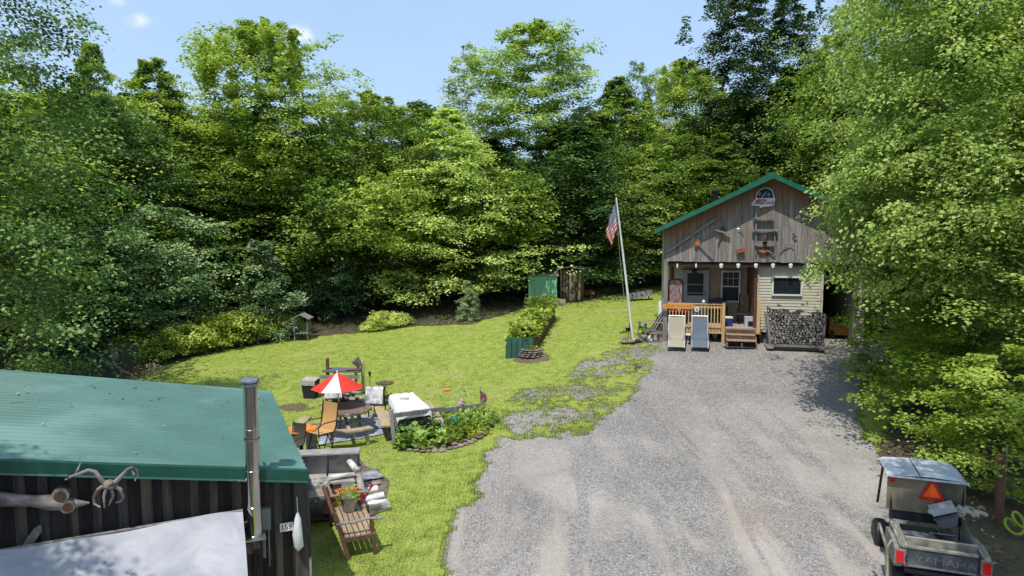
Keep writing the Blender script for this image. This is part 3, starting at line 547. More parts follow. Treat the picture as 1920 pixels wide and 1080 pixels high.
# ---- bushes along the lawn edge
for i,(px,py,r_,h_) in enumerate([(285,684,1.25,1.0),(330,672,1.35,1.15),(375,664,1.3,1.2),(415,656,1.35,1.3),(455,648,1.3,1.3),(495,641,1.2,1.25),(530,636,.95,1.0)]):
    g=G(px,py); d=Vector((g.x,g.y,0)).normalized(); g=gp(g.x+d.x*.9,g.y+d.y*.9,-.05)
    lab=['small low bush at the left end of the yellow-green row','second bush from the left end of the yellow-green row','third bush from the left in the yellow-green row','middle bush of the yellow-green row','fifth bush from the left, tallest of the yellow-green row','sixth bush from the left, under the pale sapling','small bush at the right end of the row beside the bird feeder'][i]
    o=plant(PT['shrub'],'bush',lab,g,h_*1.15,r_,px*.9,cat='bush',group='yellow-green bushes along the lawn edge',trunk='stems',crown='foliage')
for px,py,r_,h_,lab in [(735,612,.9,.75,'low light green bush at the lawn edge left of the lone shrub'),(700,620,.6,.5,'small clump of greenery left of the low light green bush')]:
    g=G(px,py); plant(PT['shrub'],'bush',lab,g,h_,r_,px,cat='bush',trunk='stems',crown='foliage')
g=G(876,604); plant(PT['pale'],'shrub','lone upright pale shrub on a bare mulch circle at the lawn edge',g,2.0,.5,.3,cat='shrub',trunk='stems',crown='foliage')
mb=MB()
for i in range(26):
    a=i/26*6.283; mb.rock(gp(g.x+math.cos(a)*.62*random.uniform(.9,1.1),g.y+math.sin(a)*.62,.01),(.09,.08,.05),i)
mb.lathe([(.6,gz(g.x,g.y)+.0),(.3,gz(g.x,g.y)+.05),(.02,gz(g.x,g.y)+.07)],14,(g.x,g.y,.02))
o=mb.build('mulch_ring',M['soil']); tag(o,'ring of brown mulch and stones under the lone pale shrub','mulch')
# ---- ground cover and fallen leaves under the trees
rng=np.random.default_rng(12); P=[]
jj,ii=np.nonzero(mask==0); q=rng.choice(len(jj),5200); gxx=cx[jj,ii][q]; gyy=cy[jj,ii][q]
ok=(gyy>12)&(((gxx>9)&(vnoise(gxx,gyy,5)>.35))|(gyy>24)|(gxx<-9)); gxx=gxx[ok]; gyy=gyy[ok]
C=np.stack([gxx,gyy,gz(gxx,gyy)+.02],1); n=len(C); a=rng.uniform(0,6.28,n); O=np.stack([np.cos(a)*.8,np.sin(a)*.8,np.full(n,.5)],1); O/=np.linalg.norm(O,axis=1,keepdims=True)
Nn=np.cross(np.cross(O,[0,0,1.]),O); Nn/=np.linalg.norm(Nn,axis=1,keepdims=True)
V=leaves_from(rng,C,O,Nn,11,rng.uniform(.12,.4,n),.085,1.2,.2,.1)
me=npmesh('ground_cover',V,np.arange(V.shape[0]*4),M['lf_dark'],4); o=mobj('ground_cover',me,kind='stuff'); tag(o,'low leafy weeds growing on the shaded floor under the trees','undergrowth')
M['litter']=pm('leaf_litter',T3(150,128,100),T3(92,72,54),(3,3,3),.9,c3=T3(180,165,140))
n=9000; q=rng.choice(len(jj),n); bx=cx[jj,ii][q]+rng.uniform(-.05,.05,n); by=cy[jj,ii][q]+rng.uniform(-.05,.05,n); ok=(by>8)&(by<34); bx=bx[ok];by=by[ok]; n=len(bx)
bz=gz(bx,by)+.025; a=rng.uniform(0,6.28,n); L_=rng.uniform(.03,.06,n); t1=rng.uniform(-.02,.03,n)
V=np.stack([np.stack([bx+np.cos(a)*L_,by+np.sin(a)*L_,bz+t1],1),np.stack([bx-np.sin(a)*L_*.6,by+np.cos(a)*L_*.6,bz+.01],1),np.stack([bx-np.cos(a)*L_,by-np.sin(a)*L_,bz-t1*.5],1),np.stack([bx+np.sin(a)*L_*.6,by-np.cos(a)*L_*.6,bz],1)],1)
me=npmesh('leaf_litter',V,np.arange(n*4),M['litter'],4); o=mobj('leaf_litter',me,kind='stuff'); tag(o,'dry brown leaves scattered on the bare shaded ground','leaf litter')

plant(PT['left'],'broadleaf_tree','leafy tree left of the camera whose dappled shade falls on the white tarp',gp(-8.8,3.5,-.1),12.5,2.5,1.0)

plant(PT['lean'],'birch_tree','birch just right of the camera whose leaves shade the buggy roof',gp(8.1,6.1,-.1),13.5,1.8,1.7,(0,R(-9)))
# ================================================================ CABIN
CPHI=R(12.0); CEX=Vector(atY(1243,600,27.0)); CD=Vector((math.sin(CPHI),math.cos(CPHI),0)); CPX=Vector((math.cos(CPHI),-math.sin(CPHI),0))
def _cpt(px,py,dy=0.0):
    d=Vector(ray(px,py)); o=Vector((0,0,CZ)); t=((CEX-o).dot(CD)+dy)/d.dot(CD); return o+d*t
CO=_cpt(1437,600); CO.z=1.15
def CL(px,py,dy=0.0): q=_cpt(px,py,dy)-CO; return Vector((q.dot(CPX),q.dot(CD),q.z))
_before=set(o.name for o in bpy.data.objects)
def woodmat(name,c1,c2,c3,sc=(14,14,1.3),var=.16,warm=None,bump=.5):
    m=pm(name,c1,c2,sc,.85,bump=bump,c3=c3,var=var,detail=8,lo=.3,hi=.7)
    if warm:
        t=m.node_tree; L=t.links.new; b=t.nodes['Principled BSDF']; src=b.inputs['Base Color'].links[0].from_socket
        tc=_n(t,'ShaderNodeTexCoord'); sx=_n(t,'ShaderNodeSeparateXYZ'); L(tc.outputs['Object'],sx.inputs[0])
        ab=_n(t,'ShaderNodeMath',operation='ABSOLUTE'); L(sx.outputs[0],ab.inputs[0])
        k=_n(t,'ShaderNodeMath',operation='MULTIPLY_ADD'); k.inputs[1].default_value=.5; L(ab.outputs[0],k.inputs[0]); L(sx.outputs[2],k.inputs[2])
        mp=_n(t,'ShaderNodeMapping'); mp.inputs['Scale'].default_value=(4.2,1,.6); L(tc.outputs['Object'],mp.inputs['Vector'])
        n=_n(t,'ShaderNodeTexNoise'); n.inputs['Scale'].default_value=1; n.inputs['Detail'].default_value=4; L(mp.outputs[0],n.inputs['Vector'])
        a=_n(t,'ShaderNodeMath',operation='MULTIPLY_ADD'); a.inputs[1].default_value=1.3; L(n.outputs['Fac'],a.inputs[0]); L(k.outputs[0],a.inputs[2])
        r=_n(t,'ShaderNodeMapRange'); r.inputs['From Min'].default_value=warm[1]; r.inputs['From Max'].default_value=warm[1]+.75; r.inputs['To Max'].default_value=.75; L(a.outputs[0],r.inputs['Value'])
        mx=_n(t,'ShaderNodeMix',data_type='RGBA'); L(r.outputs[0],mx.inputs['Factor']); L(src,mx.inputs['A']); mx.inputs['B'].default_value=(*warm[0],1); L(mx.outputs['Result'],b.inputs['Base Color'])
    return m
M['board']=woodmat('weathered_board',T3(154,149,144),T3(88,84,81),T3(130,116,100),warm=(T3(146,104,70),6.1))
M['greywood']=woodmat('grey_wood',T3(146,142,140),T3(100,96,94),T3(122,112,102))
M['oldwood']=woodmat('old_wood',T3(150,136,116),T3(96,84,70),T3(120,112,104),sc=(10,10,10))
M['rust_wood']=woodmat('brown_wood',T3(112,78,56),T3(70,48,36),T3(90,74,62))
M['pine']=woodmat('new_pine',T3(206,176,126),T3(176,142,94),T3(194,162,112),var=.08,bump=.2)
M['tread']=woodmat('tread_wood',T3(176,158,144),T3(136,116,104),T3(160,140,128),sc=(1.5,14,14))
M['vinyl']=pm('vinyl_siding',T3(192,188,170),T3(178,173,154),(2,2,2),.6,c3=T3(186,180,152))
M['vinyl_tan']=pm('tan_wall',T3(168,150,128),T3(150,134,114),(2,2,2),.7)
M['greenmetal']=pm('green_metal',T3(34,104,84),T3(26,92,74),(3,3,3),.35,spec=.5)
M['white']=pm('white_paint',T3(222,222,220),T3(198,198,196),(4,4,4),.5)
M['doorgrey']=pm('door_grey_paint',T3(168,176,180),T3(152,160,166),(3,3,3),.5)
M['glass']=pm('dark_glass',(.012,.016,.018),(.02,.026,.03),(1,1,1),.12,spec=.35)
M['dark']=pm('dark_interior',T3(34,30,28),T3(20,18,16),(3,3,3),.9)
M['black']=pm('black_plastic',T3(40,41,44),T3(28,29,31),(8,8,8),.5)
M['blackmetal']=pm('black_metal',T3(36,36,38),T3(24,24,26),(8,8,8),.4,metal=.3)
M['steel']=pm('galvanised_steel',T3(178,180,184),T3(140,142,146),(7,7,2),.35,metal=.85)
M['stainless']=pm('stainless_pipe',T3(196,196,196),T3(176,176,176),(3,3,3),.16,metal=1.0)
M['rust']=pm('rusty_red',T3(158,88,56),T3(112,58,38),(14,14,14),.7,c3=T3(178,108,70))
M['orange']=pm('orange_paint',T3(228,144,44),T3(204,112,36),(10,10,10),.6)
M['red']=pm('red_paint',T3(190,30,44),T3(150,20,34),(8,8,8),.45)
M['teal']=pm('teal_paint',T3(20,120,112),T3(14,96,92),(6,6,6),.5)
M['terracotta']=pm('terracotta',T3(198,142,116),T3(172,118,94),(10,10,10),.85)
M['khaki']=pm('khaki_sling',T3(158,150,130),T3(144,136,118),(30,30,30),.8)
M['slate']=pm('slate_sling',T3(92,102,116),T3(76,86,100),(30,30,30),.75)
M['cloth']=pm('white_cloth',T3(232,232,230),T3(206,206,206),(6,6,6),.8)
M['greycloth']=pm('grey_canvas',T3(178,172,168),T3(142,136,132),(4,4,4),.9,bump=.3,c3=T3(160,152,142))
M['flowers_pink']=leafmat('pink_petals',T3(170,60,90),T3(226,140,150),.3)
M['flowers_orange']=leafmat('orange_petals',T3(190,90,50),T3(224,160,80),.3)
M['stone']=pm('field_stone',T3(150,136,128),T3(96,86,80),(9,9,14),.9,bump=.7,c3=T3(128,104,92),var=.25)
M['log']=pm('split_log',T3(168,165,162),T3(60,56,54),(14,14,14),.9,bump=.6,c3=T3(110,98,86),var=.5)
M['bulb']=bpy.data.materials.new('lamp_glass'); M['bulb'].use_nodes=True; _b=M['bulb'].node_tree.nodes['Principled BSDF']; _b.inputs['Base Color'].default_value=(.85,.86,.9,1); _b.inputs['Emission Color'].default_value=(.95,.95,1,1); _b.inputs['Emission Strength'].default_value=.35; _b.inputs['Roughness'].default_value=.3
def plainmat(n,c,rough=.6,**k): return pm(n,c,tuple(x*.85 for x in c),(6,6,6),rough,**k)

cab=thing('cabin','weathered grey board cabin with green metal gable roof and porch beyond the gravel driveway','cabin',CO)
XL,XR=CL(1243,560).x,CL(1622,560).x; ZB=CL(1243,490).z; PK=CL(1437,334).z; e0=CL(1228,436); SL=(PK-e0.z)/-e0.x; e1=CL(1662,430); print('CABIN',XL,XR,ZB,PK,SL,e0,e1,(PK-e1.z)/e1.x)
def roofz(x): return PK-SL*abs(x)
DEEP=8.5
# roof: two ribbed green panels with thickness, ridge cap and rake trim
for sx,xe in ((-1,e0.x),(1,e1.x)):
    n=Vector((SL*sx,0,1)).normalized(); mb=MB(); x0=0; x1=xe
    pts=[]
    y=-.55
    prof=[]
    while y<DEEP+.35:
        prof+=[(y,0),(y+.30,0),(y+.325,.022),(y+.355,.022)]; y+=.38
    prof.append((y,0))
    vs=[];fs=[]
    for i,(yy,h) in enumerate(prof):
        for x,dz in ((x0,.10),(x1,.10)): vs.append(Vector((x,yy,roofz(x)+dz+h)))
    for i in range(len(prof)-1): a=i*2; fs.append((a,a+1,a+3,a+2) if sx>0 else (a,a+2,a+3,a+1))
    mb.add(vs,fs)
    mb.prism([(0,0),(x1,-SL*abs(x1)),(x1,-SL*abs(x1)+.09),(0,.09)],(0,-.55,PK),(1,0,0),(0,0,1),(0,1,0),DEEP+.9)
    mb.build('roof_panel',M['greenmetal'],cab)
    MB().beam((0.0,-.565,PK+.045),(xe,-.565,roofz(xe)+.045),.03,.17).build('rake_trim',M['greenmetal'],cab)
    MB().beam((sx*.06,-.47,PK-.07),(xe*.985,-.47,roofz(xe*.985)-.075),.12,.06).build('rafter_board',M['rust_wood'],cab)
MB().tube([(0,-.57,PK+.13),(0,DEEP+.37,PK+.13)],.06,6).build('ridge_cap',M['greenmetal'],cab)
# gable of vertical boards: each board a part
x=XL; i=0
while x<XR-.03:
    w=min(random.choice([.22,.245,.26,.235]),XR-x); a,b=x+.004,x+w-.004; d=random.uniform(0,.012)
    z0=ZB+random.uniform(-.012,.012)
    top=[(a,roofz(a)-.02)]+([(0,PK-.02)] if a<0<b else [])+[(b,roofz(b)-.02)]
    MB().prism([(a,z0),(b,z0)]+top[::-1],(0,-d,0),(1,0,0),(0,0,1),(0,.028,0),1).build('board',M['board'],cab); x+=w
MB().prism([(XL,ZB+.03),(XR,ZB+.03),(XR,roofz(XR)-.05),(0,PK-.08),(XL,roofz(XL)-.05)],(0,.045,0),(1,0,0),(0,0,1),(0,.06,0),1).build('gable_backing',M['dark'],cab)
# side walls, back wall, beams, ceiling
MB().box(((XL+XR)/2,.12,ZB-.06),(XR-XL-.02,.16,.16)).build('porch_beam',M['dark'],cab)
PY=2.35
MB().box((XL+.06,(DEEP+PY)/2+.1,roofz(XL)/2-.2),(.1,DEEP-PY-.1,roofz(XL)+.3)).build('side_wall',M['vinyl'],cab)
MB().box((XR-.06,DEEP/2,roofz(XR)/2-.2),(.1,DEEP-.1,roofz(XR)+.3)).build('side_wall',M['vinyl'],cab)
MB().box(((XL+XR)/2,DEEP,1.7),(XR-XL,.1,ZB+.9)).build('back_wall',M['vinyl'],cab)
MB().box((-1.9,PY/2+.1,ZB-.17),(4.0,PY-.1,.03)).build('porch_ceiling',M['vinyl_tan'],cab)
def siding(name,x0,x1,z0,z1,y,mat,holes=(),axis='x',h=.115):
    """lap siding: sawtooth courses, cut round openings"""
    mb=MB(); z=z0
    while z<z1-.01:
        zt=min(z+h,z1); segs=[(x0,x1)]
        for hx0,hx1,hz0,hz1 in holes:
            if hz0<(z+zt)/2<hz1:
                ns=[]
                for a,b in segs:
                    if hx1<=a or hx0>=b: ns.append((a,b)); continue
                    if hx0>a: ns.append((a,hx0))
                    if hx1<b: ns.append((hx1,b))
                segs=ns
        for a,b in segs:
            if axis=='x': vs=[(a,y-.022,z),(b,y-.022,z),(b,y-.003,zt),(a,y-.003,zt),(a,y,z),(b,y,z)]
            else: vs=[(y-.022,a,z),(y-.022,b,z),(y-.003,b,zt),(y-.003,a,zt),(y,a,z),(y,b,z)]
            mb.add(vs,[(0,1,2,3),(4,5,1,0)])
        z=zt
    return mb.build(name,mat,cab)
# porch back wall with door and window
dA=CL(1283,505,PY); dB=CL(1327,600,PY); wA=CL(1352,507,PY); wB=CL(1387,567,PY); zd=.62
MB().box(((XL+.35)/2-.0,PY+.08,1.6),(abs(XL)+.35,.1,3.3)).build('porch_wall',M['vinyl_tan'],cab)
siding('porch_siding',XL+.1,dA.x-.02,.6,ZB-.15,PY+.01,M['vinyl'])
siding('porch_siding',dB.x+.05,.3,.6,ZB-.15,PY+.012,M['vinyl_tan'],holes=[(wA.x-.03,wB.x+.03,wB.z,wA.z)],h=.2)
dx=(dA.x+dB.x)/2; dw=dB.x-dA.x; dz1=dA.z; door=MB().box((dx,PY-.06,(zd+dz1)/2),(dw-.16,.045,dz1-zd-.1)).build('door',M['doorgrey'],cab)
mb=MB(); 
for s in (-1,1): mb.box((dx+s*(dw/2-.04),PY-.045,(zd+dz1)/2),(.08,.1,dz1-zd))
mb.box((dx,PY-.045,dz1-.04),(dw-.165,.1,.08)); mb.build('door_frame',M['doorgrey'],cab)
g0=CL(1289,512,PY); g1=CL(1318,554,PY); gm=CL(1300,533,PY).z; gl=CL(1300,549,PY).z
MB().box(((g0.x+g1.x)/2,PY-.088,(g0.z+g1.z)/2),(g1.x-g0.x,.012,g0.z-g1.z)).build('glass',M['glass'],door)
mb=MB(); 
for zz in (gm,gl): mb.box(((g0.x+g1.x)/2,PY-.1,zz),(g1.x-g0.x,.012,.028))
mb.build('bar',M['doorgrey'],door)
MB().box((g1.x+.07,PY-.105,CL(1300,549,PY).z),(.03,.05,.14)).build('handle',M['black'],door)
def window(x0,x1,z0,z1,y,parent,name='window',sash=True,grid=True,mat=None,fw=.07):
    mat=mat or M['white']; mb=MB()
    for s,xx in ((1,x0+fw/2),(1,x1-fw/2)): mb.box((xx,y-.03,(z0+z1)/2),(fw,.08,z1-z0))
    for zz in (z0+fw/2,z1-fw/2): mb.box(((x0+x1)/2,y-.031,zz),(x1-x0-2*fw-.002,.075,fw))
    w=mb.build(name,mat,parent)
    MB().box(((x0+x1)/2,y+.0,(z0+z1)/2),(x1-x0-2*fw,.012,z1-z0-2*fw)).build('pane',M['glass'],w)
    mb=MB()
    if sash: mb.box(((x0+x1)/2,y-.022,(z0+z1)/2),(x1-x0-2*fw,.03,.045))
    if grid:
        for k in (1,2): mb.box((x0+fw+(x1-x0-2*fw)*k/3,y-.012,(z0*.25+z1*.75)),(.014,.012,(z1-z0)/2-fw))
        mb.box(((x0+x1)/2,y-.0135,z0*.25+z1*.75),(x1-x0-2*fw,.01,.014))
    if mb.v: mb.build('sash',mat,w)
    return w
window(wA.x,wB.x,wB.z,wA.z,PY-.02,cab)
# projecting room, flush with the gable
RA=CL(1422,505).x; RB=CL(1547,505).x
MB().box((RA+.35-.35-.06,PY/2+.1,1.6),(.1,PY,3.1)).build('porch_side_wall',M['rust_wood'],cab)
hA=CL(1450,520,.25); hB=CL(1501,553,.25)
siding('room_siding',RA,RB,.45,ZB-.05,.27,M['vinyl'],holes=[(hA.x,hB.x,hB.z,hA.z)])
MB().box(((RA+RB)/2,.33,(ZB+.4)/2),(RB-RA,.08,ZB-.55)).build('room_wall',M['vinyl'],cab)
for xx in (RA+.03,RB-.03): MB().box((xx,.238,(ZB+.4)/2),(.07,.05,ZB-.5)).build('corner_trim',M['vinyl'],cab)

window(hA.x-.05,hB.x+.05,hB.z-.04,hA.z+.05,.248,cab,sash=False,grid=False,fw=.06)
MB().box((RB-.04,DEEP/2,1.6),(.08,DEEP-.3,3.1)).build('room_side_wall',M['vinyl'],cab)
MB().box(((RA+RB)/2,.45,.22),(RB-RA-.1,.3,.4)).build('foundation',M['dark'],cab)
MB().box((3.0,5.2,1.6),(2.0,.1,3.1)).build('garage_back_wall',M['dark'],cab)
# right end piece of wall
EA=CL(1606,520).x
siding('end_siding',EA,XR,.02,ZB-.05,.02,M['vinyl']); MB().box(((EA+XR)/2,.08,1.6),(XR-EA,.08,3.0)).build('end_wall',M['vinyl'],cab)
MB().box((EA-.03,0.0,1.5),(.09,.12,3.05)).build('corner_post',M['greywood'],cab)
window(EA+.15,EA+.42,1.4,2.2,-.01,cab,sash=False,grid=False,fw=.04)
# posts
MB().box((XL+.09,.06,ZB/2-.15),(.16,.16,ZB+.25)).build('post',M['greywood'],cab)
# soffit lamps
for px in (1352,1384,1417,1449,1482,1515,1270,1305):
    c=CL(px,498); big=px>1340
    r=.075 if big else .035
    l=MB().lathe([(r*.6,.08),(r,.05),(r,-.02),(r*.7,-.03)],10,(c.x,-.06,c.z)).build('lamp',M['white'],cab,smooth=True)
    MB().lathe([(r*.75,-.03),(r*.7,-.06),(r*.3,-.085)],10,(c.x,-.06,c.z)).build('bulb',M['bulb'],l,smooth=True)
# chimney pipe on the roof
cp=CL(1341,360,1.5); 
ch=MB().lathe([(.09,-.65),(.09,-.05)],12,cp).build('chimney_pipe',M['blackmetal'],cab,smooth=True)
MB().lathe([(.13,-.05),(.15,0),(.15,.05),(.06,.12)],12,cp).build('chimney_cap',M['blackmetal'],ch,smooth=True)
# ceiling fan
cf=CL(1302,497,1.2); fan=thing('ceiling_fan','dark ceiling fan with a light hanging under the porch ceiling before the door','ceiling fan',CO+Vector((cf.x,1.2,ZB-.2)))
MB().tube([(0,0,0),(0,0,-.16)],.02,6).build('rod',M['black'],fan); MB().lathe([(.05,-.14),(.11,-.17),(.11,-.25),(.05,-.29)],12).build('motor',M['black'],fan,smooth=True)
for k in range(5):
    a=k*1.2566+.2; MB().beam((math.cos(a)*.11,math.sin(a)*.11,-.19),(math.cos(a)*.62,math.sin(a)*.62,-.17),.13,.012).build('blade',M['rust_wood'],fan)
for k in range(3):
    a=k*2.09; MB().lathe([(.03,-.28),(.055,-.36),(.04,-.39)],8,(math.cos(a)*.08,math.sin(a)*.08,0)).build('lamp_shade',M['black'],fan,smooth=True)
# ---- deck, steps and railing
DZ=.62; dk=thing('porch_deck','raised wooden porch deck with yellow pine railing and steps at the cabin front','deck',CO)
DX0,DX1=XL+.18,RA-.02
k=0; y=-.02
while y<PY-.1:
    MB().box(((DX0+DX1)/2,y+.068,DZ-.02),(DX1-DX0,.134,.035)).build('deck_board',M['tread'],dk); y+=.14
fx=CL(1358,612).x
MB().box(((DX0+fx)/2,-.06,DZ-.14),(fx-DX0,.04,.2)).build('rim_board',M['pine'],dk)
MB().box(((fx+DX1)/2+.02,-.06,DZ-.1),(DX1-fx-.04,.04,.12)).build('rim_board',M['tread'],dk)
for xx in (DX0+.2,-2.6,-1.2,.1): MB().box((xx,.1,DZ/2-.14),(.1,.1,DZ-.1)).build('foot',M['dark'],dk)
RT=CL(1300,569).z
for xx,zt,zb in ((fx-.05,RT+.06,-.1),): MB().box((xx,-.1,(zt+zb)/2),(.11,.1,zt-zb)).build('railing_post',M['pine'],dk)
px_=CL(1422,567); MB().box((px_.x,-.1,(px_.z+DZ-.1)/2),(.12,.11,px_.z-DZ+.3)).build('railing_post',M['pine'],dk)
MB().box(((DX0+fx)/2-.05,-.1,RT),(fx-DX0-.14,.1,.035)).build('top_rail',M['pine'],dk)
MB().box(((DX0+fx)/2-.05,-.1,RT-.12),(fx-DX0-.14,.035,.08)).build('upper_rail',M['pine'],dk)
MB().box(((DX0+fx)/2-.05,-.1,DZ+.05),(fx-DX0-.14,.04,.09)).build('lower_rail',M['pine'],dk)
bal=MB().box((0,0,0),(.036,.034,RT-DZ-.02)); bm_=None; nb_=17
for i in range(nb_):
    xx=DX0+.09+(fx-DX0-.24)*i/(nb_-1); 
    if bm_ is None: b_=bal.build('baluster',M['pine'],dk); bm_=b_.data
    else: b_=mobj('baluster',bm_,dk)
    b_.location=(xx,-.139,(RT+DZ)/2-.035)
# side railing on the left, short
MB().box((DX0+.03,PY/2,RT),(.09,PY-.2,.035)).build('top_rail',M['pine'],dk)
# steps
for i,(dy,z) in enumerate(((-.28,.40),(-.58,.22))):
    MB().box(((fx+DX1)/2-.02,dy,z),(DX1-fx-.12,.30,.04)).build('tread',M['tread'],dk)
MB().box(((fx+DX1)/2,-.15,.42),(DX1-fx-.14,.03,.3)).build('riser',M['rust_wood'],dk)
MB().box(((fx+DX1)/2,-.42,.2),(DX1-fx-.14,.03,.32)).build('riser',M['rust_wood'],dk)
for xx in (fx+.06,(fx+DX1)/2,DX1-.05): MB().prism([(0,0),(-.72,0),(-.72,.19),(-.42,.19),(-.42,.37),(-.1,.37),(-.1,.5),(0,.5)],(xx-.02,-.08,-.06),(0,1,0),(0,0,1),(1,0,0),.04).build('stringer',M['oldwood'],dk)
# plaque on the railing
pl=thing('wooden_plaque','orange wooden name plaque fixed to the left end of the porch railing','sign',CO+CL(1271,573)+Vector((0,-.17,0)))
MB().prism([(-.6,-.07),(-.54,-.1),(.54,-.1),(.6,-.07),(.6,.08),(.54,.1),(.2,.09),(-.3,.095),(-.6,.07)],(0,0,0),(1,0,0),(0,0,1),(0,-1,0),.025).build('board',plainmat('plaque_wood',T3(210,146,72)),pl)
mb=MB()
for i in range(9):
    if i in (3,): continue
    xx=-.46+i*.115; mb.tube([(xx,-.03,-.045),(xx+.02,-.03,.045),(xx+.05,-.03,-.02)],.006,4)
mb.build('carved_letters',M['rust_wood'],pl,kind='stuff')
# round badge, decorations on the rail
w=thing('rail_decoration','small round pale ornament hanging on the porch railing beside the plaque','ornament',CO+CL(1306,579)+Vector((0,-.18,0)))
MB().tube([(0,.02,0),(0,-.02,0)],.1,14).build('disc',M['cloth'],w); MB().tube([(0,-.021,0),(0,-.03,0)],.05,10).build('centre',M['khaki'],w)
w=thing('white_ornament','little white round knob ornament standing on the porch top rail','ornament',CO+CL(1319,567)+Vector((0,-.1,.0)))
MB().lathe([(.03,-.03),(.06,.0),(.065,.05),(.03,.1),(.005,.11)],10).build('knob',M['white'],w,smooth=True)
# ---- sign on the gable: navy oval with red banner
sc=CL(1431,371); sg=thing('gable_sign','shaped sign with blue arched top and red lettered banner below the gable peak','sign',CO+sc+Vector((0,-.05,0)))
navy=plainmat('sign_navy',T3(26,40,84)); srd=plainmat('sign_red',T3(168,28,70)); swh=plainmat('sign_white',T3(226,226,236)); sgy=plainmat('sign_grey',T3(128,148,160))
def s2(px,py): c=CL(px,py)-sc; return (c.x,c.z)
outl=[s2(*p) for p in [(1408,383),(1412,378),(1417,372),(1417,365),(1420,359),(1426,354),(1433,351.5),(1441,352),(1447,356),(1450,362),(1451,368),(1453,373),(1452,385),(1444,387),(1430,388),(1426,390.5),(1423,386),(1411,386)]]
MB().prism(outl[::-1],(0,0,0),(1,0,0),(0,0,1),(0,-1,0),.03).build('sign_backing',swh,sg)
MB().prism([s2(*p) for p in [(1418.5,371.5),(1419,365),(1422,360),(1427,356),(1433,353.5),(1440,354),(1445,357.5),(1448,363),(1449,371)]][::-1],(0,-.031,0),(1,0,0),(0,0,1),(0,-1,0),.012).build('emblem',navy,sg)
for pp in ([(1420,364),(1424,360),(1427,364),(1423,368)],[(1425,371),(1433,362),(1437,358),(1436,363),(1429,371)],[(1437,366),(1441,361),(1444,365),(1441,369)]):
    MB().prism([s2(*p) for p in pp][::-1],(0,-.044,0),(1,0,0),(0,0,1),(0,-1,0),.01).build('emblem_figure',sgy,sg)
MB().prism([s2(*p) for p in [(1412.5,382.5),(1419.5,374),(1436,374),(1430.5,383)]][::-1],(0,-.036,0),(1,0,0),(0,0,1),(0,-1,0),.018).build('banner',srd,sg)
def text(s,size,loc,parent,mat,rot=(R(90),0,0),name='lettering',shear=0.0,ext=.004,al='CENTER'):
    cu=bpy.data.curves.new(name,'FONT'); cu.body=s; cu.size=size; cu.extrude=ext; cu.align_x=al; cu.align_y='CENTER'; cu.shear=shear; cu.resolution_u=3
    o=bpy.data.objects.new(name,cu); COL.objects.link(o); bpy.context.view_layer.update(); dg=bpy.context.evaluated_depsgraph_get(); me=bpy.data.meshes.new_from_object(o.evaluated_get(dg)); bpy.data.objects.remove(o)
    me.materials.clear(); me.materials.append(mat); m=mobj(name,me,parent); m.location=loc; m.rotation_euler=rot; return m
a=s2(1424,378.7); text('LUN',.2,(a[0],-.06,a[1]),sg,swh,shear=.3)
a=s2(1441,379.5); text('Tucks',.2,(a[0],-.045,a[1]),sg,srd,rot=(R(90),R(4),0),shear=.35)
# ---- tools hung on the gable
def tool(name,label,cat,px,py): 
    c=CL(px,py); return thing(name,label,cat,CO+c+Vector((0,-.03,0))),c
def rel(px,py,c,dy=0): q=CL(px,py)-c; return Vector((q.x,-dy,q.z))
t,c=tool('wooden_pole','long straight weathered pole slanting up the left half of the gable','pole',1295,442)
MB().beam(rel(1248,474,c,.04),rel(1344,409,c,.04),.055,.09).build('pole',M['greywood'],t)
t,c=tool('dark_pole','dark iron bar slanting down the right half of the gable','pole',1587,456)
MB().beam(rel(1563,442,c,.05),rel(1610,471,c,.05),.04,.06).build('bar',M['blackmetal'],t)
t,c=tool('broadaxe','axe with rusty red double head and pale straight handle on the left of the gable','axe',1310,457)
MB().beam(rel(1309,457,c,.05),rel(1336,483,c,.05),.035,.05).build('handle',M['steel'],t)
MB().prism([rel(*p,c).xz for p in [(1301,459),(1304,452),(1308,448),(1313,453),(1311,459),(1306,463)]][::-1],(0,-.03,0),(1,0,0),(0,0,1),(0,-1,0),.05).build('head',M['rust'],t)
t,c=tool('adze','rusty adze head with a bleached curved handle low on the middle of the gable','axe',1436,470)
MB().tube([rel(1434,469,c,.05),rel(1442,472,c,.05),rel(1453,480,c,.05)],[.04,.03,.02],6).build('handle',M['greywood'],t)
MB().prism([rel(*p,c).xz for p in [(1421,466),(1428,464),(1437,467),(1437,473),(1428,474),(1422,471)]][::-1],(0,-.03,0),(1,0,0),(0,0,1),(0,-1,0),.05).build('head',M['rust'],t)
t,c=tool('rusty_block','small orange rusty block fixed low on the gable between the two axes','block',1388,469)
MB().prism([rel(*p,c).xz for p in [(1380,468),(1394,464),(1396,471),(1382,475)]][::-1],(0,-.02,0),(1,0,0),(0,0,1),(0,-1,0),.12).build('block',M['rust'],t)
t,c=tool('crosscut_tool','short wooden crossbar tool with an iron loop and hanging strap, left of the gable middle','tool',1355,436)
MB().beam(rel(1341,431,c,.09),rel(1368,439,c,.09),.09,.06).build('crossbar',M['greywood'],t)
MB().tube([rel(1352,432,c,.08),rel(1351,427,c,.08),rel(1355,425,c,.08),rel(1358,428,c,.08),rel(1357,433,c,.08)],.025,6).build('loop',M['blackmetal'],t)
MB().tube([rel(1354,436,c,.05),rel(1350,447,c,.05),rel(1346,458,c,.05)],[.035,.025,.03],6).build('strap',M['rust_wood'],t)
t,c=tool('sickle','small pale curved sickle above the rusty block on the gable','sickle',1389,432)
MB().tube([rel(1382,429,c,.04),rel(1386,429,c,.04),rel(1390,432,c,.04),rel(1393,438,c,.04)],[.01,.015,.018,.022],6).build('blade',M['steel'],t)
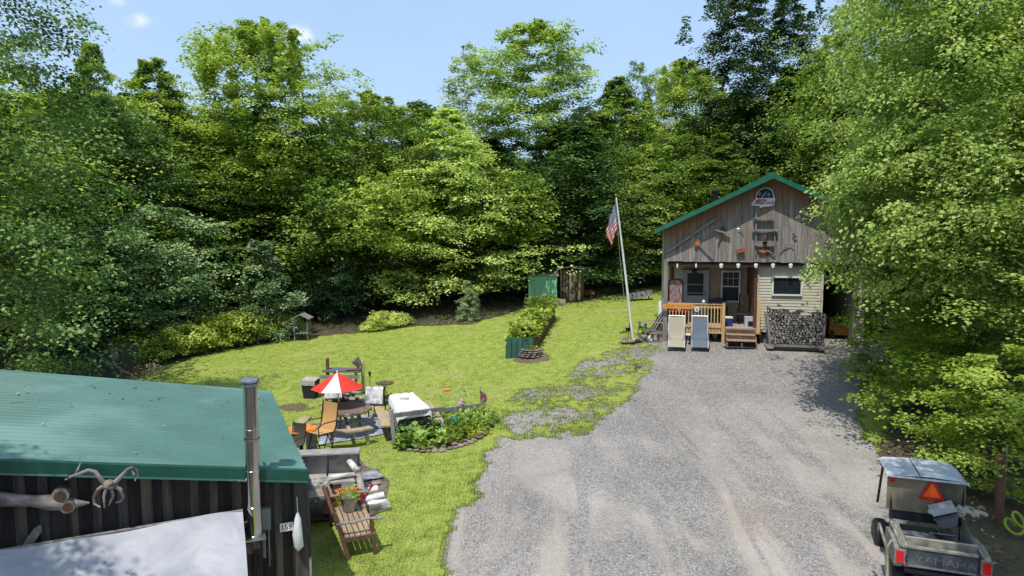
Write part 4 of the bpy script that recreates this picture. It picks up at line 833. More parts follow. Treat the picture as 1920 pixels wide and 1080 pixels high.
t,c=tool('scythe_handle','thin curved wooden handle right of the ladder on the gable','tool',1475,463)
MB().tube([rel(1462,471,c,.05),rel(1470,463,c,.05),rel(1482,457,c,.05),rel(1488,462,c,.05)],.02,6).build('handle',M['greywood'],t)
t,c=tool('iron_hook','small dark iron hook on the gable right of the ladder','tool',1490,445)
MB().tube([rel(1486,438,c,.05),rel(1490,446,c,.05),rel(1494,443,c,.05)],.025,6).build('hook',M['blackmetal'],t)
t,c=tool('ladder_rack','grey wooden ladder of three crossbars fixed upright at the gable centre','ladder',1433,440)
for a,b,yy in ((1412,1450,409),(1409,1458,431),(1414,1451,458)): MB().beam(rel(a,yy,c,.1),rel(b,yy+.5,c,.1),.13,.06).build('crossbar',M['greywood'],t)
for a in (1417,1452): MB().beam(rel(a,400 if a<1430 else 426,c,.03),rel(a,478,c,.03),.05,.07).build('upright',M['greywood'],t)
t,c=tool('hanging_lantern','old dark lantern hung between the lower crossbars of the gable ladder','lantern',1433,448)
MB().lathe([(.05,-.12),(.07,-.1),(.055,-.02),(.07,.05),(.045,.1),(.02,.16)],10,(0,-.12,0)).build('body',M['rust_wood'],t,smooth=True)
MB().lathe([(.09,-.2),(.09,-.12),(.05,-.115)],10,(0,-.12,0)).build('base',M['blackmetal'],t)
# ---- things on and before the porch
pc=CO+CL(1268,545,.5)
t=thing('soda_cooler_sign','tall red framed picture panel leaning at the left end of the porch','sign',CO+Vector((CL(1266,590,.5).x,.5,DZ)))
zc=CL(1266,522,.5).z-DZ
MB().prism([(-.3,.3),(.3,.3),(.3,zc-.12),(.2,zc),(-.2,zc),(-.3,zc-.12)],(0,0,0),(1,0,0),(0,0,1),(0,-1,0),.05).build('frame',plainmat('maroon',T3(84,34,36)),t)
MB().prism([(-.24,.36),(.24,.36),(.24,zc-.14),(.16,zc-.07),(-.16,zc-.07),(-.24,zc-.14)],(0,-.052,0),(1,0,0),(0,0,1),(0,-1,0),.01).build('picture',pm('poster_print',T3(150,150,150),T3(120,40,44),(5,5,5),.6,c3=T3(70,90,60)),t)
t=thing('red_toolbox','red metal box with a white label on the porch behind the railing plaque','box',CO+Vector((CL(1272,595,.25).x,.3,DZ)))
hb=CL(1272,584,.25).z-DZ
MB().box((0,0,(hb-.02)/2),(.7,.3,hb-.02)).build('crate',M['dark'],t); MB().prism([(-.4,0),(.42,0),(.34,.16),(-.3,.17)],(0,.15,hb-.01),(1,0,0),(0,0,1),(0,-1,0),.3).build('lid',M['red'],t); MB().box((.02,-.16,hb+.09),(.09,.01,.1)).build('label_plate',M['white'],t)
t=thing('downspout','reddish brown downspout pipe on the left of the porch','pipe',CO+Vector((CL(1260,500,.8).x,.8,DZ)))
MB().tube([(0,0,0),(0,0,ZB-DZ-.2)],.09,8).build('pipe',plainmat('brownred',T3(110,62,50)),t)
def porch_chair(name,label,x,y,rz,back,seatc,w=.62,h=1.05):
    t=thing(name,label,'chair',CO+Vector((x,y,DZ)),rz)
    MB().grid(6,6,lambda u,v:((u-.5)*w,.26+.14*v,.42+(h-.42)*v+(-.06*abs(u-.5)**2*8*v))).build('backrest',back,t,smooth=True)
    MB().box((0,0,.42),(w,.55,.07)).build('seat',seatc,t)
    for sx in (-1,1):
        MB().tube([(sx*w/2,-.26,0),(sx*w/2,-.26,.62),(sx*w/2,.3,.64)],.02,6).build('armrest',M['blackmetal'],t)
        MB().tube([(sx*w/2,.26,0),(sx*w/2,.26,.42),(sx*w/2,.4,h)],.02,6).build('leg',M['blackmetal'],t)
    return t
a=CL(1347,590,1.5); porch_chair('porch_chair','dark round-backed chair in the porch shade between door and window',a.x,1.5,0,M['black'],M['black'],.66,1.0)
fl=pm('floral_fabric',T3(150,132,104),T3(84,76,58),(14,14,14),.9,c3=T3(120,84,70))
a=CL(1402,590,1.3); porch_chair('porch_armchair','padded floral armchair deep in the porch by the brown wall',a.x,1.4,R(-12),fl,fl,.72,1.15)
t=thing('side_cabinet','small pale box with a dark opening on the porch beside the right railing post','box',CO+Vector((CL(1407,605,.3).x,.45,DZ)))
MB().box((0,0,.2),(.42,.3,.4)).build('body',plainmat('pale_blue_grey',T3(170,176,184)),t); MB().box((.04,-.156,.13),(.26,.012,.2)).build('opening',M['dark'],t)
t=thing('blue_cooler','blue and white cooler on the porch behind the end railing post','cooler',CO+Vector((CL(1364,592,.4).x,.5,DZ)))
MB().box((0,0,.16),(.4,.3,.32)).build('body',plainmat('navy',T3(40,44,110)),t); MB().box((0,0,.345),(.41,.31,.05)).build('lid',M['white'],t)
# fabric hung over the railing
t=thing('blue_cloth','dark blue cloth with a white edge lying over the right half of the porch rail','cloth',CO+Vector((CL(1344,569).x,-.1,RT+.03)))
MB().grid(10,4,lambda u,v:((u-.5)*.75,-.06+.12*v,.012+.008*math.sin(u*9+v*5))).build('cloth',plainmat('indigo',T3(48,40,112)),t)
# loungers
def lounger(label,px,py,cl,rz):
    g=G(px,py); t=thing('patio_recliner',label,'recliner',(g.x,g.y,g.z),rz,'reclining chairs before the porch')
    w=.56
    P=[(.05,.42),(.30,.40),(.50,.42),(.60,.50),(.76,.84),(.92,1.18)]
    mb=MB(); vs=[]
    def curve(v,a,b):
        pts=P[a:b+1]; k=v*(len(pts)-1); i=min(int(k),len(pts)-2); f=k-i
        return pts[i][0]*(1-f)+pts[i+1][0]*f, pts[i][1]*(1-f)+pts[i+1][1]*f
    MB().grid(4,6,lambda u,v:((u-.5)*w,curve(v,2,5)[0],curve(v,2,5)[1]-.03*(1-(2*u-1)**2))).build('backrest',cl,t,smooth=True)
    MB().grid(4,4,lambda u,v:((u-.5)*w,curve(v,0,2)[0],curve(v,0,2)[1]-.03*(1-(2*u-1)**2))).build('seat',cl,t,smooth=True)
    MB().grid(4,4,lambda u,v:((u-.5)*w,-.22+.27*v,.16+.24*v)).build('footrest',cl,t,smooth=True)
    for s in (-1,1):
        x=s*(w/2+.015)
        MB().tube([(x,-.24,.14),(x,.05,.41),(x,.5,.43),(x,.60,.51),(x,.93,1.2)],.016,6).build('side_rail',M['steel'],t)
        MB().tube([(x+s*.02,-.12,0),(x+s*.03,.1,.3),(x+s*.03,.3,.62),(x+s*.03,.85,.66)],.014,6).build('armrest',M['blackmetal'],t)
        MB().tube([(x+s*.02,.0,.02),(x+s*.02,.75,.55)],.014,6).build('leg',M['blackmetal'],t); MB().tube([(x+s*.02,.85,.0),(x+s*.02,.2,.5)],.014,6).build('leg',M['blackmetal'],t)
        MB().tube([(x+s*.02,-.15,.015),(x+s*.02,.9,.015)],.014,6).build('foot_bar',M['blackmetal'],t)
    MB().tube([(-w/2-.02,.93,1.2),(w/2+.02,.93,1.2)],.018,6).build('top_bar',M['steel'],t)
    return t
lounger('khaki sling recliner standing before the porch railing',1268,657,M['khaki'],R(-13))
lounger('slate grey sling recliner standing before the porch railing',1312,658,M['slate'],R(-14))
t=thing('cup_table','small white folding side table standing between the two recliners','table',G(1291,646)); MB().lathe([(.2,.38),(.2,.41)],14).build('table_top',M['white'],t)
for k in range(3): MB().tube([(math.cos(k*2.1)*.16,math.sin(k*2.1)*.16,0),(0,0,.38)],.012,5).build('leg',M['white'],t)
t=thing('stone_statue','white and grey plaster figure lying in the dark gap under the deck','statue',G(1343,637)+Vector((0,.15,0)))
mb=MB(); mb.rock((0,0,.14),(.1,.1,.16),3,True,.1); mb.rock((.09,0,.28),(.07,.07,.07),4,True,.1); mb.rock((-.1,.02,.3),(.04,.04,.14),5,True,.1); mb.build('figure',M['white'],t,smooth=True)
# mat
g=G(1386,653); t=thing('door_mat','black rubber mat lying on the gravel at the foot of the porch steps','mat',(g.x,g.y,g.z+.02))
n_=Vector((0,0,1)); MB().box((0,0,.012),(1.12,.42,.02)).build('mat',M['black'],t)
mb=MB(); 
for i in range(10): mb.box((-.5+i*.11,0,.024),(.02,.36,.006))
mb.build('ribs',pm('mat_rib',T3(90,92,96)),t,kind='stuff')
def tuft(name,parent,c,r,n,mat,leaf=.06,seed=1,up=.8,k=9):
    rng=np.random.default_rng(seed); a=rng.uniform(0,6.28,n); q=np.sqrt(rng.random(n))*r; h=rng.random(n)*r*up
    C=np.stack([np.cos(a)*q+c[0],np.sin(a)*q+c[1],h+c[2]],1); O=np.stack([np.cos(a)*.7,np.sin(a)*.7,np.full(n,.55)],1); O/=np.linalg.norm(O,axis=1,keepdims=True)
    Nn=np.cross(np.cross(O,[0,0,1.]),O); Nn/=np.linalg.norm(Nn,axis=1,keepdims=True)
    V=leaves_from(rng,C,O,Nn,k,np.full(n,r*.5),leaf,1.3,.15,.2); me=npmesh(name,V,np.arange(V.shape[0]*4),mat,4); return mobj(name,me,parent)
# planter beside the steps
g=G(1420,640); t=thing('flower_pot','square terracotta pot of pink flowers at the right of the porch steps','flower pot',(g.x,g.y-.1,g.z))
MB().lathe([(.15,0),(.2,.3),(.23,.3),(.23,.36),(.2,.36),(.19,.33)],4).build('pot',M['terracotta'],t)
tuft('foliage',t,(0,0,.36),.26,22,M['lf_sun'],.07,5); tuft('flowers',t,(-.05,-.02,.42),.28,12,M['flowers_pink'],.06,6)
# firewood rack and stack
fw=CO+Vector((0,-.55,0)); A=CL(1441,640,-.75); B=CL(1541,640,-.75); Z0=.1
z0=float(gz(CO.x+A.x,26.3))-CO.z+.02
t=thing('firewood_rack','grey timber rack with splayed end posts holding the firewood before the cabin wall','rack',CO+Vector((0,-.75,z0)))
MB().box(((A.x+B.x)/2,-.2,.12),(B.x-A.x+.1,.09,.09)).build('bottom_beam',M['greywood'],t); MB().box(((A.x+B.x)/2,.2,.12),(B.x-A.x+.1,.09,.09)).build('bottom_beam',M['greywood'],t)
for xx in (A.x+.03,B.x-.03): MB().box((xx,-.02,.045),(.22,.5,.09)).build('foot_block',M['tread'],t)
for yy in (-.21,.2):
    MB().beam((A.x+.02,yy,.17),(A.x-.12,yy,1.3),.08,.08).build('end_post',M['greywood'],t); MB().beam((B.x-.02,yy,.17),(B.x+.04,yy,1.25),.08,.08).build('end_post',M['greywood'],t)
t2=thing('firewood_stack','stack of grey split logs filling the rack before the cabin wall','firewood',CO+Vector((0,-.75,z0)))
lm=[]
for s_ in range(7):
    rn=random.Random(s_); n_=rn.choice([3,4,5,6]); prof=[]
    for q in range(n_):
        a=q*6.283/n_+rn.uniform(-.3,.3); prof.append((math.cos(a)*rn.uniform(.7,1.1),math.sin(a)*rn.uniform(.5,1.0)))
    m_=MB().prism(prof,(0,-.24,0),(1,0,0),(0,0,1),(0,1,0),.46); me=bpy.data.meshes.new('log'); me.from_pydata(m_.v,[],m_.f); me.materials.append(M['log']); lm.append(me)
rn=random.Random(3); cnt=0; z=.235; row=0
while z<1.42:
    x=A.x+.02+rn.uniform(0,.08)-(z-.17)*.08
    while x<B.x-.03:
        r_=rn.uniform(.045,.075); x+=r_*.9
        top=1.40-.12*((x-A.x)/(B.x-A.x))+.05*math.sin(x*4)
        if z<top:
            o=mobj('log',lm[rn.randrange(7)],t2); o.location=(x,rn.uniform(-.05,.03),z+rn.uniform(-.015,.015)); o.rotation_euler=(0,rn.uniform(0,6.28),rn.uniform(-.06,.06)); o.scale=(r_,1,r_); cnt+=1
        x+=r_*.9
    z+=.088; row+=1
MB().grid(18,3,lambda u,v:(A.x-.1+(B.x-A.x+.12)*u,-.2+.42*v,1.455-.12*u+.04*math.sin(u*21+v)+.02*math.sin(u*47))).build('cover_sheet',M['black'],t2)
for px,py in ((1460,573),(1504,571)):
    q=CL(px,py,-.75); MB().rock((q.x,-.1,q.z-z0+.02),(.08,.1,.06),px).build('stone_weight',M['stone'],t2)
t=thing('yellow_machine','yellow-fronted machine standing in the dark garage opening','machine',CO+Vector((CL(1574,590,2.0).x,2.0,.02)))
MB().box((0,0,.55),(.9,.8,.7)).build('body',plainmat('ochre',T3(150,120,50)),t); MB().box((0,-.42,.8),(.6,.02,.25)).build('panel',M['dark'],t)
for sx in (-.36,.36): MB().tube([(sx-.07,-.3,.2),(sx+.07,-.3,.2)],.2,12).build('wheel',M['black'],t)
t=thing('leaning_tools','long-handled shovel leaning by the wall between steps and firewood','shovel',CO+Vector((CL(1438,625,-.2).x,-.25,.02)))
MB().tube([(0,0,.2),(.02,.2,1.5)],.016,6).build('handle',M['blackmetal'],t); MB().prism([(-.1,0),(.1,0),(.12,.22),(0,.3),(-.12,.22)],(0,-.03,0),(1,0,0),(0,.1,1),(0,-1,.1),.01).build('blade',M['steel'],t)
# white tank behind the left corner
t=thing('propane_tank','upright white gas cylinder standing on the grass behind the left cabin post','gas cylinder',gp(*(atY(1244,560,29.0)[:2])))
MB().lathe([(.2,0),(.22,.05),(.22,1.15),(.16,1.3),(.05,1.36),(.05,1.45)],16).build('tank',M['white'],t,smooth=True)
# ---- teal adirondack chair left of the porch
g=G(1222,628); t=thing('adirondack_chair','low wooden slatted chair with teal seat left of the cabin corner, facing away left','chair',(g.x,g.y+.2,g.z),R(-78))
for i in range(5): MB().beam((-.24+i*.12,.12,.2),(-.24+i*.12,.62,.95),.095,.02).build('back_slat',M['greywood'] if i%2 else M['dark'],t)
for i in range(5): MB().box((0,-.38+i*.115,.33-.035*i),(.56,.1,.022)).build('seat_slat',M['teal'],t)
for s in (-1,1):
    MB().beam((s*.36,-.45,.52),(s*.36,.4,.53),.11,.025,).build('armrest',M['khaki'],t); MB().box((s*.31,-.38,.25),(.04,.1,.5)).build('leg',M['greywood'],t)
    MB().beam((s*.3,-.42,.3),(s*.3,.75,.03),.04,.1).build('leg',M['greywood'],t)
t=thing('potted_plant','small pot of green leaves set on the ground behind the teal chair','plant',G(1236,603)); MB().lathe([(.1,0),(.13,.22),(.14,.22),(.12,.2)],12).build('pot',M['terracotta'],t); tuft('foliage',t,(0,0,.22),.2,20,M['lf_sun'],.07,8)
t=thing('potted_plant','leafy green plant at the cabin corner just above the teal chair back','plant',G(1242,612)+Vector((0,-.1,0))); MB().lathe([(.09,0),(.12,.3),(.13,.3)],12).build('pot',M['dark'],t); tuft('foliage',t,(0,0,.3),.3,26,M['lf_mid'],.08,9)

# the cabin and what stands at it were laid out square; turn them together to face as in the photograph
_rm=Matrix.Translation(CO)@Matrix.Rotation(-CPHI,4,'Z')@Matrix.Translation(-CO)
for o in list(bpy.data.objects):
    if o.name in _before or o.parent is not None or o.type=='CAMERA' or o.type=='LIGHT': continue
    if o.name.split('.')[0] in ('patio_recliner','cup_table','stone_statue','door_mat','flower_pot','propane_tank','adirondack_chair','potted_plant'): continue
    o.location=_rm@o.location; o.rotation_euler.z-=CPHI
# ================================================================ FLAGPOLE AND FLAG
fp=G(1188,641); Yt=fp.y-.1; tp=Vector(atY(1155,366,Yt)); 
t=thing('flagpole','tall white flagpole leaning slightly left beside the gravel, gold ball on top','flagpole',fp)
d=tp-fp
MB().tube([d*.0+Vector((0,0,-.1)),d*.5,d*.985],[.052,.045,.028],12).build('pole',M['white'],t,smooth=True)
MB().lathe([(.17,0),(.16,.04),(.08,.09),(.06,.12)],12).build('base',M['white'],t,smooth=True)
b=MB(); b.rock(tuple(d),(.05,.05,.05),1,True,.0); b.build('finial',plainmat('brass',T3(196,160,90),.3,metal=.8),t,smooth=True)
rp=MB(); a0=d*.97+Vector((-.05,-.03,0)); rp.tube([a0,d*.6+Vector((-.14,-.03,0)),d*.33+Vector((-.17,-.03,0)),d*.03+Vector((-.1,-.03,.75))],.007,5); rp.build('halyard',plainmat('rope_pale',T3(170,170,130)),t)
# flag cloth: hangs in folds from the upper hoist
FU=Vector(atY(1152,384,Yt))-fp; FL=Vector(atY(1156,430,Yt))-fp   # hoist
m=bpy.data.materials.new('flag_print'); m.use_nodes=True; nt_=m.node_tree; L=nt_.links.new; bb=nt_.nodes['Principled BSDF']; bb.inputs['Roughness'].default_value=.8
uv=_n(nt_,'ShaderNodeUVMap'); sx=_n(nt_,'ShaderNodeSeparateXYZ'); L(uv.outputs[0],sx.inputs[0])
s1=_n(nt_,'ShaderNodeMath',operation='MULTIPLY'); s1.inputs[1].default_value=6.5; L(sx.outputs[1],s1.inputs[0]); s2_=_n(nt_,'ShaderNodeMath',operation='FRACT'); L(s1.outputs[0],s2_.inputs[0]); s3=_n(nt_,'ShaderNodeMath',operation='LESS_THAN'); s3.inputs[1].default_value=.5; L(s2_.outputs[0],s3.inputs[0])
mx=_n(nt_,'ShaderNodeMix',data_type='RGBA'); mx.inputs['A'].default_value=(*T3(222,214,214),1); mx.inputs['B'].default_value=(*T3(178,30,48),1); L(s3.outputs[0],mx.inputs['Factor'])
cx_=_n(nt_,'ShaderNodeMath',operation='LESS_THAN'); cx_.inputs[1].default_value=.42; L(sx.outputs[0],cx_.inputs[0]); cy_=_n(nt_,'ShaderNodeMath',operation='GREATER_THAN'); cy_.inputs[1].default_value=6/13; L(sx.outputs[1],cy_.inputs[0]); ca=_n(nt_,'ShaderNodeMath',operation='MULTIPLY'); L(cx_.outputs[0],ca.inputs[0]); L(cy_.outputs[0],ca.inputs[1])
mp=_n(nt_,'ShaderNodeMapping'); mp.inputs['Scale'].default_value=(26,17,1); L(uv.outputs[0],mp.inputs['Vector']); vo=_n(nt_,'ShaderNodeTexVoronoi'); vo.inputs['Scale'].default_value=1; vo.inputs['Randomness'].default_value=0; L(mp.outputs[0],vo.inputs['Vector']); st=_n(nt_,'ShaderNodeMath',operation='LESS_THAN'); st.inputs[1].default_value=.3; L(vo.outputs['Distance'],st.inputs[0])
m2=_n(nt_,'ShaderNodeMix',data_type='RGBA'); m2.inputs['A'].default_value=(*T3(48,56,112),1); m2.inputs['B'].default_value=(.7,.7,.72,1); L(st.outputs[0],m2.inputs['Factor'])
m3=_n(nt_,'ShaderNodeMix',data_type='RGBA'); L(ca.outputs[0],m3.inputs['Factor']); L(mx.outputs['Result'],m3.inputs['A']); L(m2.outputs['Result'],m3.inputs['B']); L(m3.outputs['Result'],bb.inputs['Base Color'])
t2=thing('flag','american flag of stars and stripes hanging limp in folds from the leaning pole','flag',fp+FU)
Fn=Vector(atY(1136,438,Yt))-fp-FU; Fb=Vector(atY(1148,459,Yt))-fp-FU; H_=FL-FU
def fc(u,v):   # u: hoist->fly, v: bottom(0)->top(1)
    w=1-v; hoist=H_*w
    fly=Fn*(1-w)+Fb*w; p=hoist*(1-u)+fly*u*(.95+.1*u)
    p=p+Vector((-.07*math.sin(u*3.14)*(1-w*.5),0,-.30*math.sin(u*3.14)*.35))
    return p+Vector((.02*math.sin(u*19+v*3),-.03+.09*math.sin(u*17+v*2.5)*min(u*3,1),0))
nu,nv=40,20; o=MB().grid(nu,nv,fc).build('flag_cloth',m,t2,smooth=True)
me=o.data; ul=me.uv_layers.new(name='UVMap'); w_=nu+1
for lp in me.loops: vi=lp.vertex_index; ul.data[lp.index].uv=((vi%w_)/nu,(vi//w_)/nv)
# rocks and split logs at the foot
rn=random.Random(5)
ms=[]
for s_ in range(6):
    m_=MB().rock((0,0,0),(1,.8,.42),s_,False,.2); me=bpy.data.meshes.new('stone'); me.from_pydata(m_.v,[],m_.f); me.materials.append(M['stone']); ms.append(me)
def stone(parent,loc,r,rot=None,flat=1.0,name='stone',mat=None):
    o=mobj(name,ms[rn.randrange(6)],parent); o.location=loc; o.scale=(r,r,r*flat); o.rotation_euler=rot or (rn.uniform(-.2,.2),rn.uniform(-.2,.2),rn.uniform(0,6.28)); return o
t=thing('stone_pile','small heap of flat brown stones round the foot of the flagpole','stone pile',fp)
for i in range(15):
    a=rn.uniform(0,6.28); q=rn.uniform(.15,.5); stone(t,(math.cos(a)*q*1.2-.05,-abs(math.sin(a))*q-.05,.06+.05*(i%3)),rn.uniform(.12,.2),flat=.7)
M['birchlog']=M['birch']
g=G(1213,640); t=thing('log_heap','small heap of short split logs on the gravel right of the flagpole','firewood',g)
for i in range(11):
    x=-.3+.13*(i%5)+rn.uniform(-.03,.03); z=.07+.11*(i//5); a=rn.uniform(-.5,.5)
    MB().tube([(x-math.sin(a)*.15,-.15,z),(x+math.sin(a)*.15,.15,z+rn.uniform(-.02,.03))],.06,7).build('log',M['log'] if i%4 else M['birch'],t)
t=thing('yellow_plant','low yellow-leaved plant just behind the foot of the flagpole','plant',G(1205,628)); tuft('foliage',t,(0,0,0),.3,24,leafmat('yellow_leaf',T3(190,180,50),T3(220,214,90),.3),.08,12)
t=thing('plant_stand','small dark wire plant stand left of the flagpole foot','stand',G(1178,637))
for k in range(4): a=k*1.57; MB().tube([(math.cos(a)*.12,math.sin(a)*.12,0),(math.cos(a)*.08,math.sin(a)*.08,.42)],.01,5).build('leg',M['blackmetal'],t)
MB().lathe([(.1,.38),(.12,.42),(.13,.48)],10).build('tray',M['blackmetal'],t)
t=thing('solar_lantern','small bluish garden lantern behind the flagpole foot','lantern',G(1181,622)); MB().lathe([(.05,0),(.05,.3),(.08,.32),(.02,.4)],8).build('body',M['slate'],t)
# two legs of a low bench end by the teal chair
t=thing('wooden_stool','small brown wooden stool on the gravel below the teal chair','stool',G(1229,640))
MB().box((0,0,.32),(.42,.28,.04)).build('seat',M['oldwood'],t)
for sx in (-1,1): MB().box((sx*.12,0,.15),(.05,.22,.3)).build('leg',M['rust_wood'],t)
MB().box((0,0,.015),(.5,.3,.03)).build('base',M['greywood'],t)
# ================================================================ RAISED BED, SHEDS, YARD
a=G(949,674); b=G(1000,668)
u=(Vector((b.x,b.y,0))-Vector((a.x,a.y,0))); Wd=u.length; u.normalize(); back=G(1040,598); v=Vector((-u.y,u.x,0))
dd=Vector((back.x-b.x,back.y-b.y,0)); Ln_=dd.length; v=dd.normalized()
t=thing('raised_bed','long green metal-sided raised bed crowded with leafy vegetables on the lawn','planter',a)
zt=float(atY(975,636,a.y)[2])-a.z
gp1=pm('green_panel',T3(60,98,86),T3(48,84,74),(3,3,3),.5); 
mb=MB()
def wall(p0,p1,nm,mat,n=6,h=zt):
    L_=(p1-p0).length; d_=(p1-p0).normalized(); nrm=Vector((d_.y,-d_.x,0))
    for i in range(n):
        q0=p0+d_*(L_*i/n+.012); q1=p0+d_*(L_*(i+1)/n-.012)
        MB().prism([(0,-.08),((q1-q0).length,-.08),((q1-q0).length,h),(0,h)],q0-nrm*(.02 if i%2 else .014),d_,(0,0,1),nrm,.022).build('side_panel',mat,t)
o0=Vector((0,0,0)); p1=u*Wd; p2=p1+v*Ln_; p3=v*Ln_
rise=back.z-a.z
wall(o0,p1,'f',gp1,5); 
for q0,q1,mt in ((p1,p2,M['rust_wood']),(p3,o0,gp1)):
    n=7
    for i in range(n):
        s0=q0.lerp(q1,i/n+.004); s1=q0.lerp(q1,(i+1)/n-.004); g0=rise*((s0-o0).dot(v)/Ln_); g1=rise*((s1-o0).dot(v)/Ln_)
        d_=(s1-s0).normalized(); nr=Vector((d_.y,-d_.x,0))*.03
        MB().add([s0+Vector((0,0,g0-.15)),s1+Vector((0,0,g1-.15)),s1+Vector((0,0,g1+zt-rise*.35)),s0+Vector((0,0,g0+zt-rise*.35*(g0/rise if rise else 0)))]+[x+nr for x in (s0+Vector((0,0,g0-.15)),s1+Vector((0,0,g1-.15)),s1+Vector((0,0,g1+zt-rise*.35)),s0+Vector((0,0,g0+zt-rise*.35)))],[(0,1,2,3),(7,6,5,4),(0,4,5,1),(1,5,6,2),(2,6,7,3),(3,7,4,0)]).build('side_plank',mt,t)
MB().prism([(0,0),(Wd,0),(Wd,.04),(0,.04)],(0,0,zt),u,v*2,(0,0,1),.03).build('rim',M['greenmetal'],t)
MB().add([o0+Vector((0,0,zt-.12)),p1+Vector((0,0,zt-.12)),p2+Vector((0,0,zt-.12+rise*.7)),p3+Vector((0,0,zt-.12+rise*.7))],[(0,1,2,3)]).build('soil',M['soil'],t)
# leafy rows
rng=np.random.default_rng(8); n=560; s=rng.random(n); w_=rng.random(n)
C=np.array([list(u*Wd*(.03+.94*wi)+v*Ln_*(.02+.96*si)+Vector((0,0,zt-.1+rise*.7*si+rng.uniform(.03,.42)*(1+.3*math.sin(si*15))*(1 if .1<wi<.9 else .6)))) for si,wi in zip(s,w_)])
az=rng.uniform(0,6.28,n); O=np.stack([np.cos(az)*.8,np.sin(az)*.8,np.full(n,.5)],1); O/=np.linalg.norm(O,axis=1,keepdims=True); Nn=np.cross(np.cross(O,[0,0,1.]),O); Nn/=np.linalg.norm(Nn,axis=1,keepdims=True)
V=leaves_from(rng,C,O,Nn,12,np.full(n,.24),.15,1.3,.12,.2,.42); me=npmesh('vegetables',V,np.arange(V.shape[0]*4),M['lf_bush'],4); o=mobj('vegetables',me); o.location=a; tag(o,'mass of pale green leafy vegetables growing in the long raised bed','vegetables')
n=160; s=.8+.2*rng.random(n); C=np.array([list(u*Wd*(wi)+v*Ln_*si+Vector((0,0,zt+rise*.6+rng.uniform(0,.35)))) for si,wi in zip(s,rng.random(n))]); O=np.stack([rng.normal(0,.25,n),rng.normal(0,.25,n),np.ones(n)],1); O/=np.linalg.norm(O,axis=1,keepdims=True); Nn=np.cross(np.cross(O,[0,1.,0]),O); Nn/=np.linalg.norm(Nn,axis=1,keepdims=True)
V=leaves_from(rng,C,O,Nn,8,np.full(n,.3),.26,.5,.1,.1,.1); me=npmesh('tall_greens',V,np.arange(V.shape[0]*4),M['lf_mid'],4); o=mobj('tall_greens',me); o.location=a; tag(o,'tuft of tall narrow-leaved plants at the far end of the raised bed','plants')
# stone ring by the bed
g=G(996,668); t=thing('stone_ring','round stacked-stone planter with a small plant at the near corner of the raised bed','stone planter',g)
for lay in range(4):
    for i in range(13-lay):
        q=i/(13-lay)*6.283+lay*.3; rr=.43-.03*lay; stone(t,(math.cos(q)*rr,math.sin(q)*rr,.05+.075*lay),rn.uniform(.1,.14),(0,0,q+1.57+rn.uniform(-.3,.3)),.65)
MB().lathe([(.36,.26),(.01,.3)],12).build('soil',M['soil'],t); tuft('plant',t,(0,0,.28),.2,16,M['lf_yellow'],.07,15)
# green shed
a=G(991,574); b=G(1044,572); W_=(b-a).length; zt=float(atY(1016,518,a.y)[2])-a.z; dpt=1.7
t=thing('green_shed','small faded mint-green plank shed with flat roof standing at the far lawn edge','shed',a,math.atan2(b.y-a.y,b.x-a.x))
mint=woodmat('mint_paint',T3(134,192,160),T3(104,160,132),T3(170,196,172),sc=(5,5,1.6),var=.08)
n=9
for i in range(n): MB().box((W_*(i+.5)/n,0,zt/2-.05),(W_/n-.012,.03,zt+.1)).build('plank',mint,t)
for i in range(8): MB().box((W_,dpt*(i+.5)/8+.02,zt/2-.05),(.03,dpt/8-.012,zt+.08)).build('side_plank',M['oldwood'],t)
MB().box((0.0,dpt/2,zt/2),(.03,dpt,zt)).build('side_wall',mint,t); MB().box((W_/2,dpt,zt/2),(W_,.03,zt)).build('back_wall',mint,t)
MB().prism([(-.08,-.12),(W_+.1,-.12),(W_+.1,dpt+.1),(-.08,dpt+.1)],(0,0,zt+.02),(1,0,0),(0,1,0.03),(0,0,1),.06).build('roof',M['greywood'],t)
mb=MB(); mb.box((.05,-.03,zt/2),(.09,.03,zt)); mb.box((W_-.05,-.03,zt/2),(.09,.03,zt)); mb.box((W_/2,-.031,zt-.07),(W_-.19,.03,.12)); mb.build('frame',mint,t)
# outhouse
a=G(1051,565); b=G(1088,565); W_=(b-a).length; zt=float(atY(1068,506,a.y)[2])-a.z
t=thing('outhouse','narrow weathered plank outhouse with pale corner trim beside the green shed','shed',a,math.atan2(b.y-a.y,b.x-a.x))
n=8
for i in range(n): MB().box((W_*(i+.5)/n,0,zt/2+.02),(W_/n-.014,.03,zt-.05)).build('plank',M['oldwood'] if i%3 else M['rust_wood'],t)
MB().box((0,.6,zt/2),(.03,1.2,zt)).build('side_wall',M['oldwood'],t); MB().box((W_,.6,zt/2),(.03,1.2,zt)).build('side_wall',M['oldwood'],t); MB().box((W_/2,1.2,zt/2),(W_,.03,zt)).build('back_wall',M['oldwood'],t)
for xx in (.03,W_*.5,W_-.03): MB().box((xx,-.03,zt/2),(.07,.03,zt)).build('trim',M['khaki'],t)
MB().prism([(-.2,zt+.02),(W_*.5,zt+.14),(W_+.2,zt+.02),(W_+.2,zt+.07),(W_*.5,zt+.2),(-.2,zt+.07)],(0,-.15,0),(1,0,0),(0,0,1),(0,1,0),1.5).build('roof',M['greywood'],t)
MB().box((W_*.75,-.05,zt*.5),(.04,.03,.14)).build('handle',M['blackmetal'],t)
g=G(1055,572); t=thing('stacked_blocks','low stack of pale flat blocks on the grass between the two small sheds','blocks',g+Vector((-.1,0,0)))
for i in range(3): MB().box((.02*i,0,.06+.1*i),(.5-.05*i,.3,.09)).build('block',M['tread'],t)
g=G(1104,556); t=thing('overturned_wheelbarrow','rusty red wheelbarrow lying in the shade right of the outhouse','wheelbarrow',g)
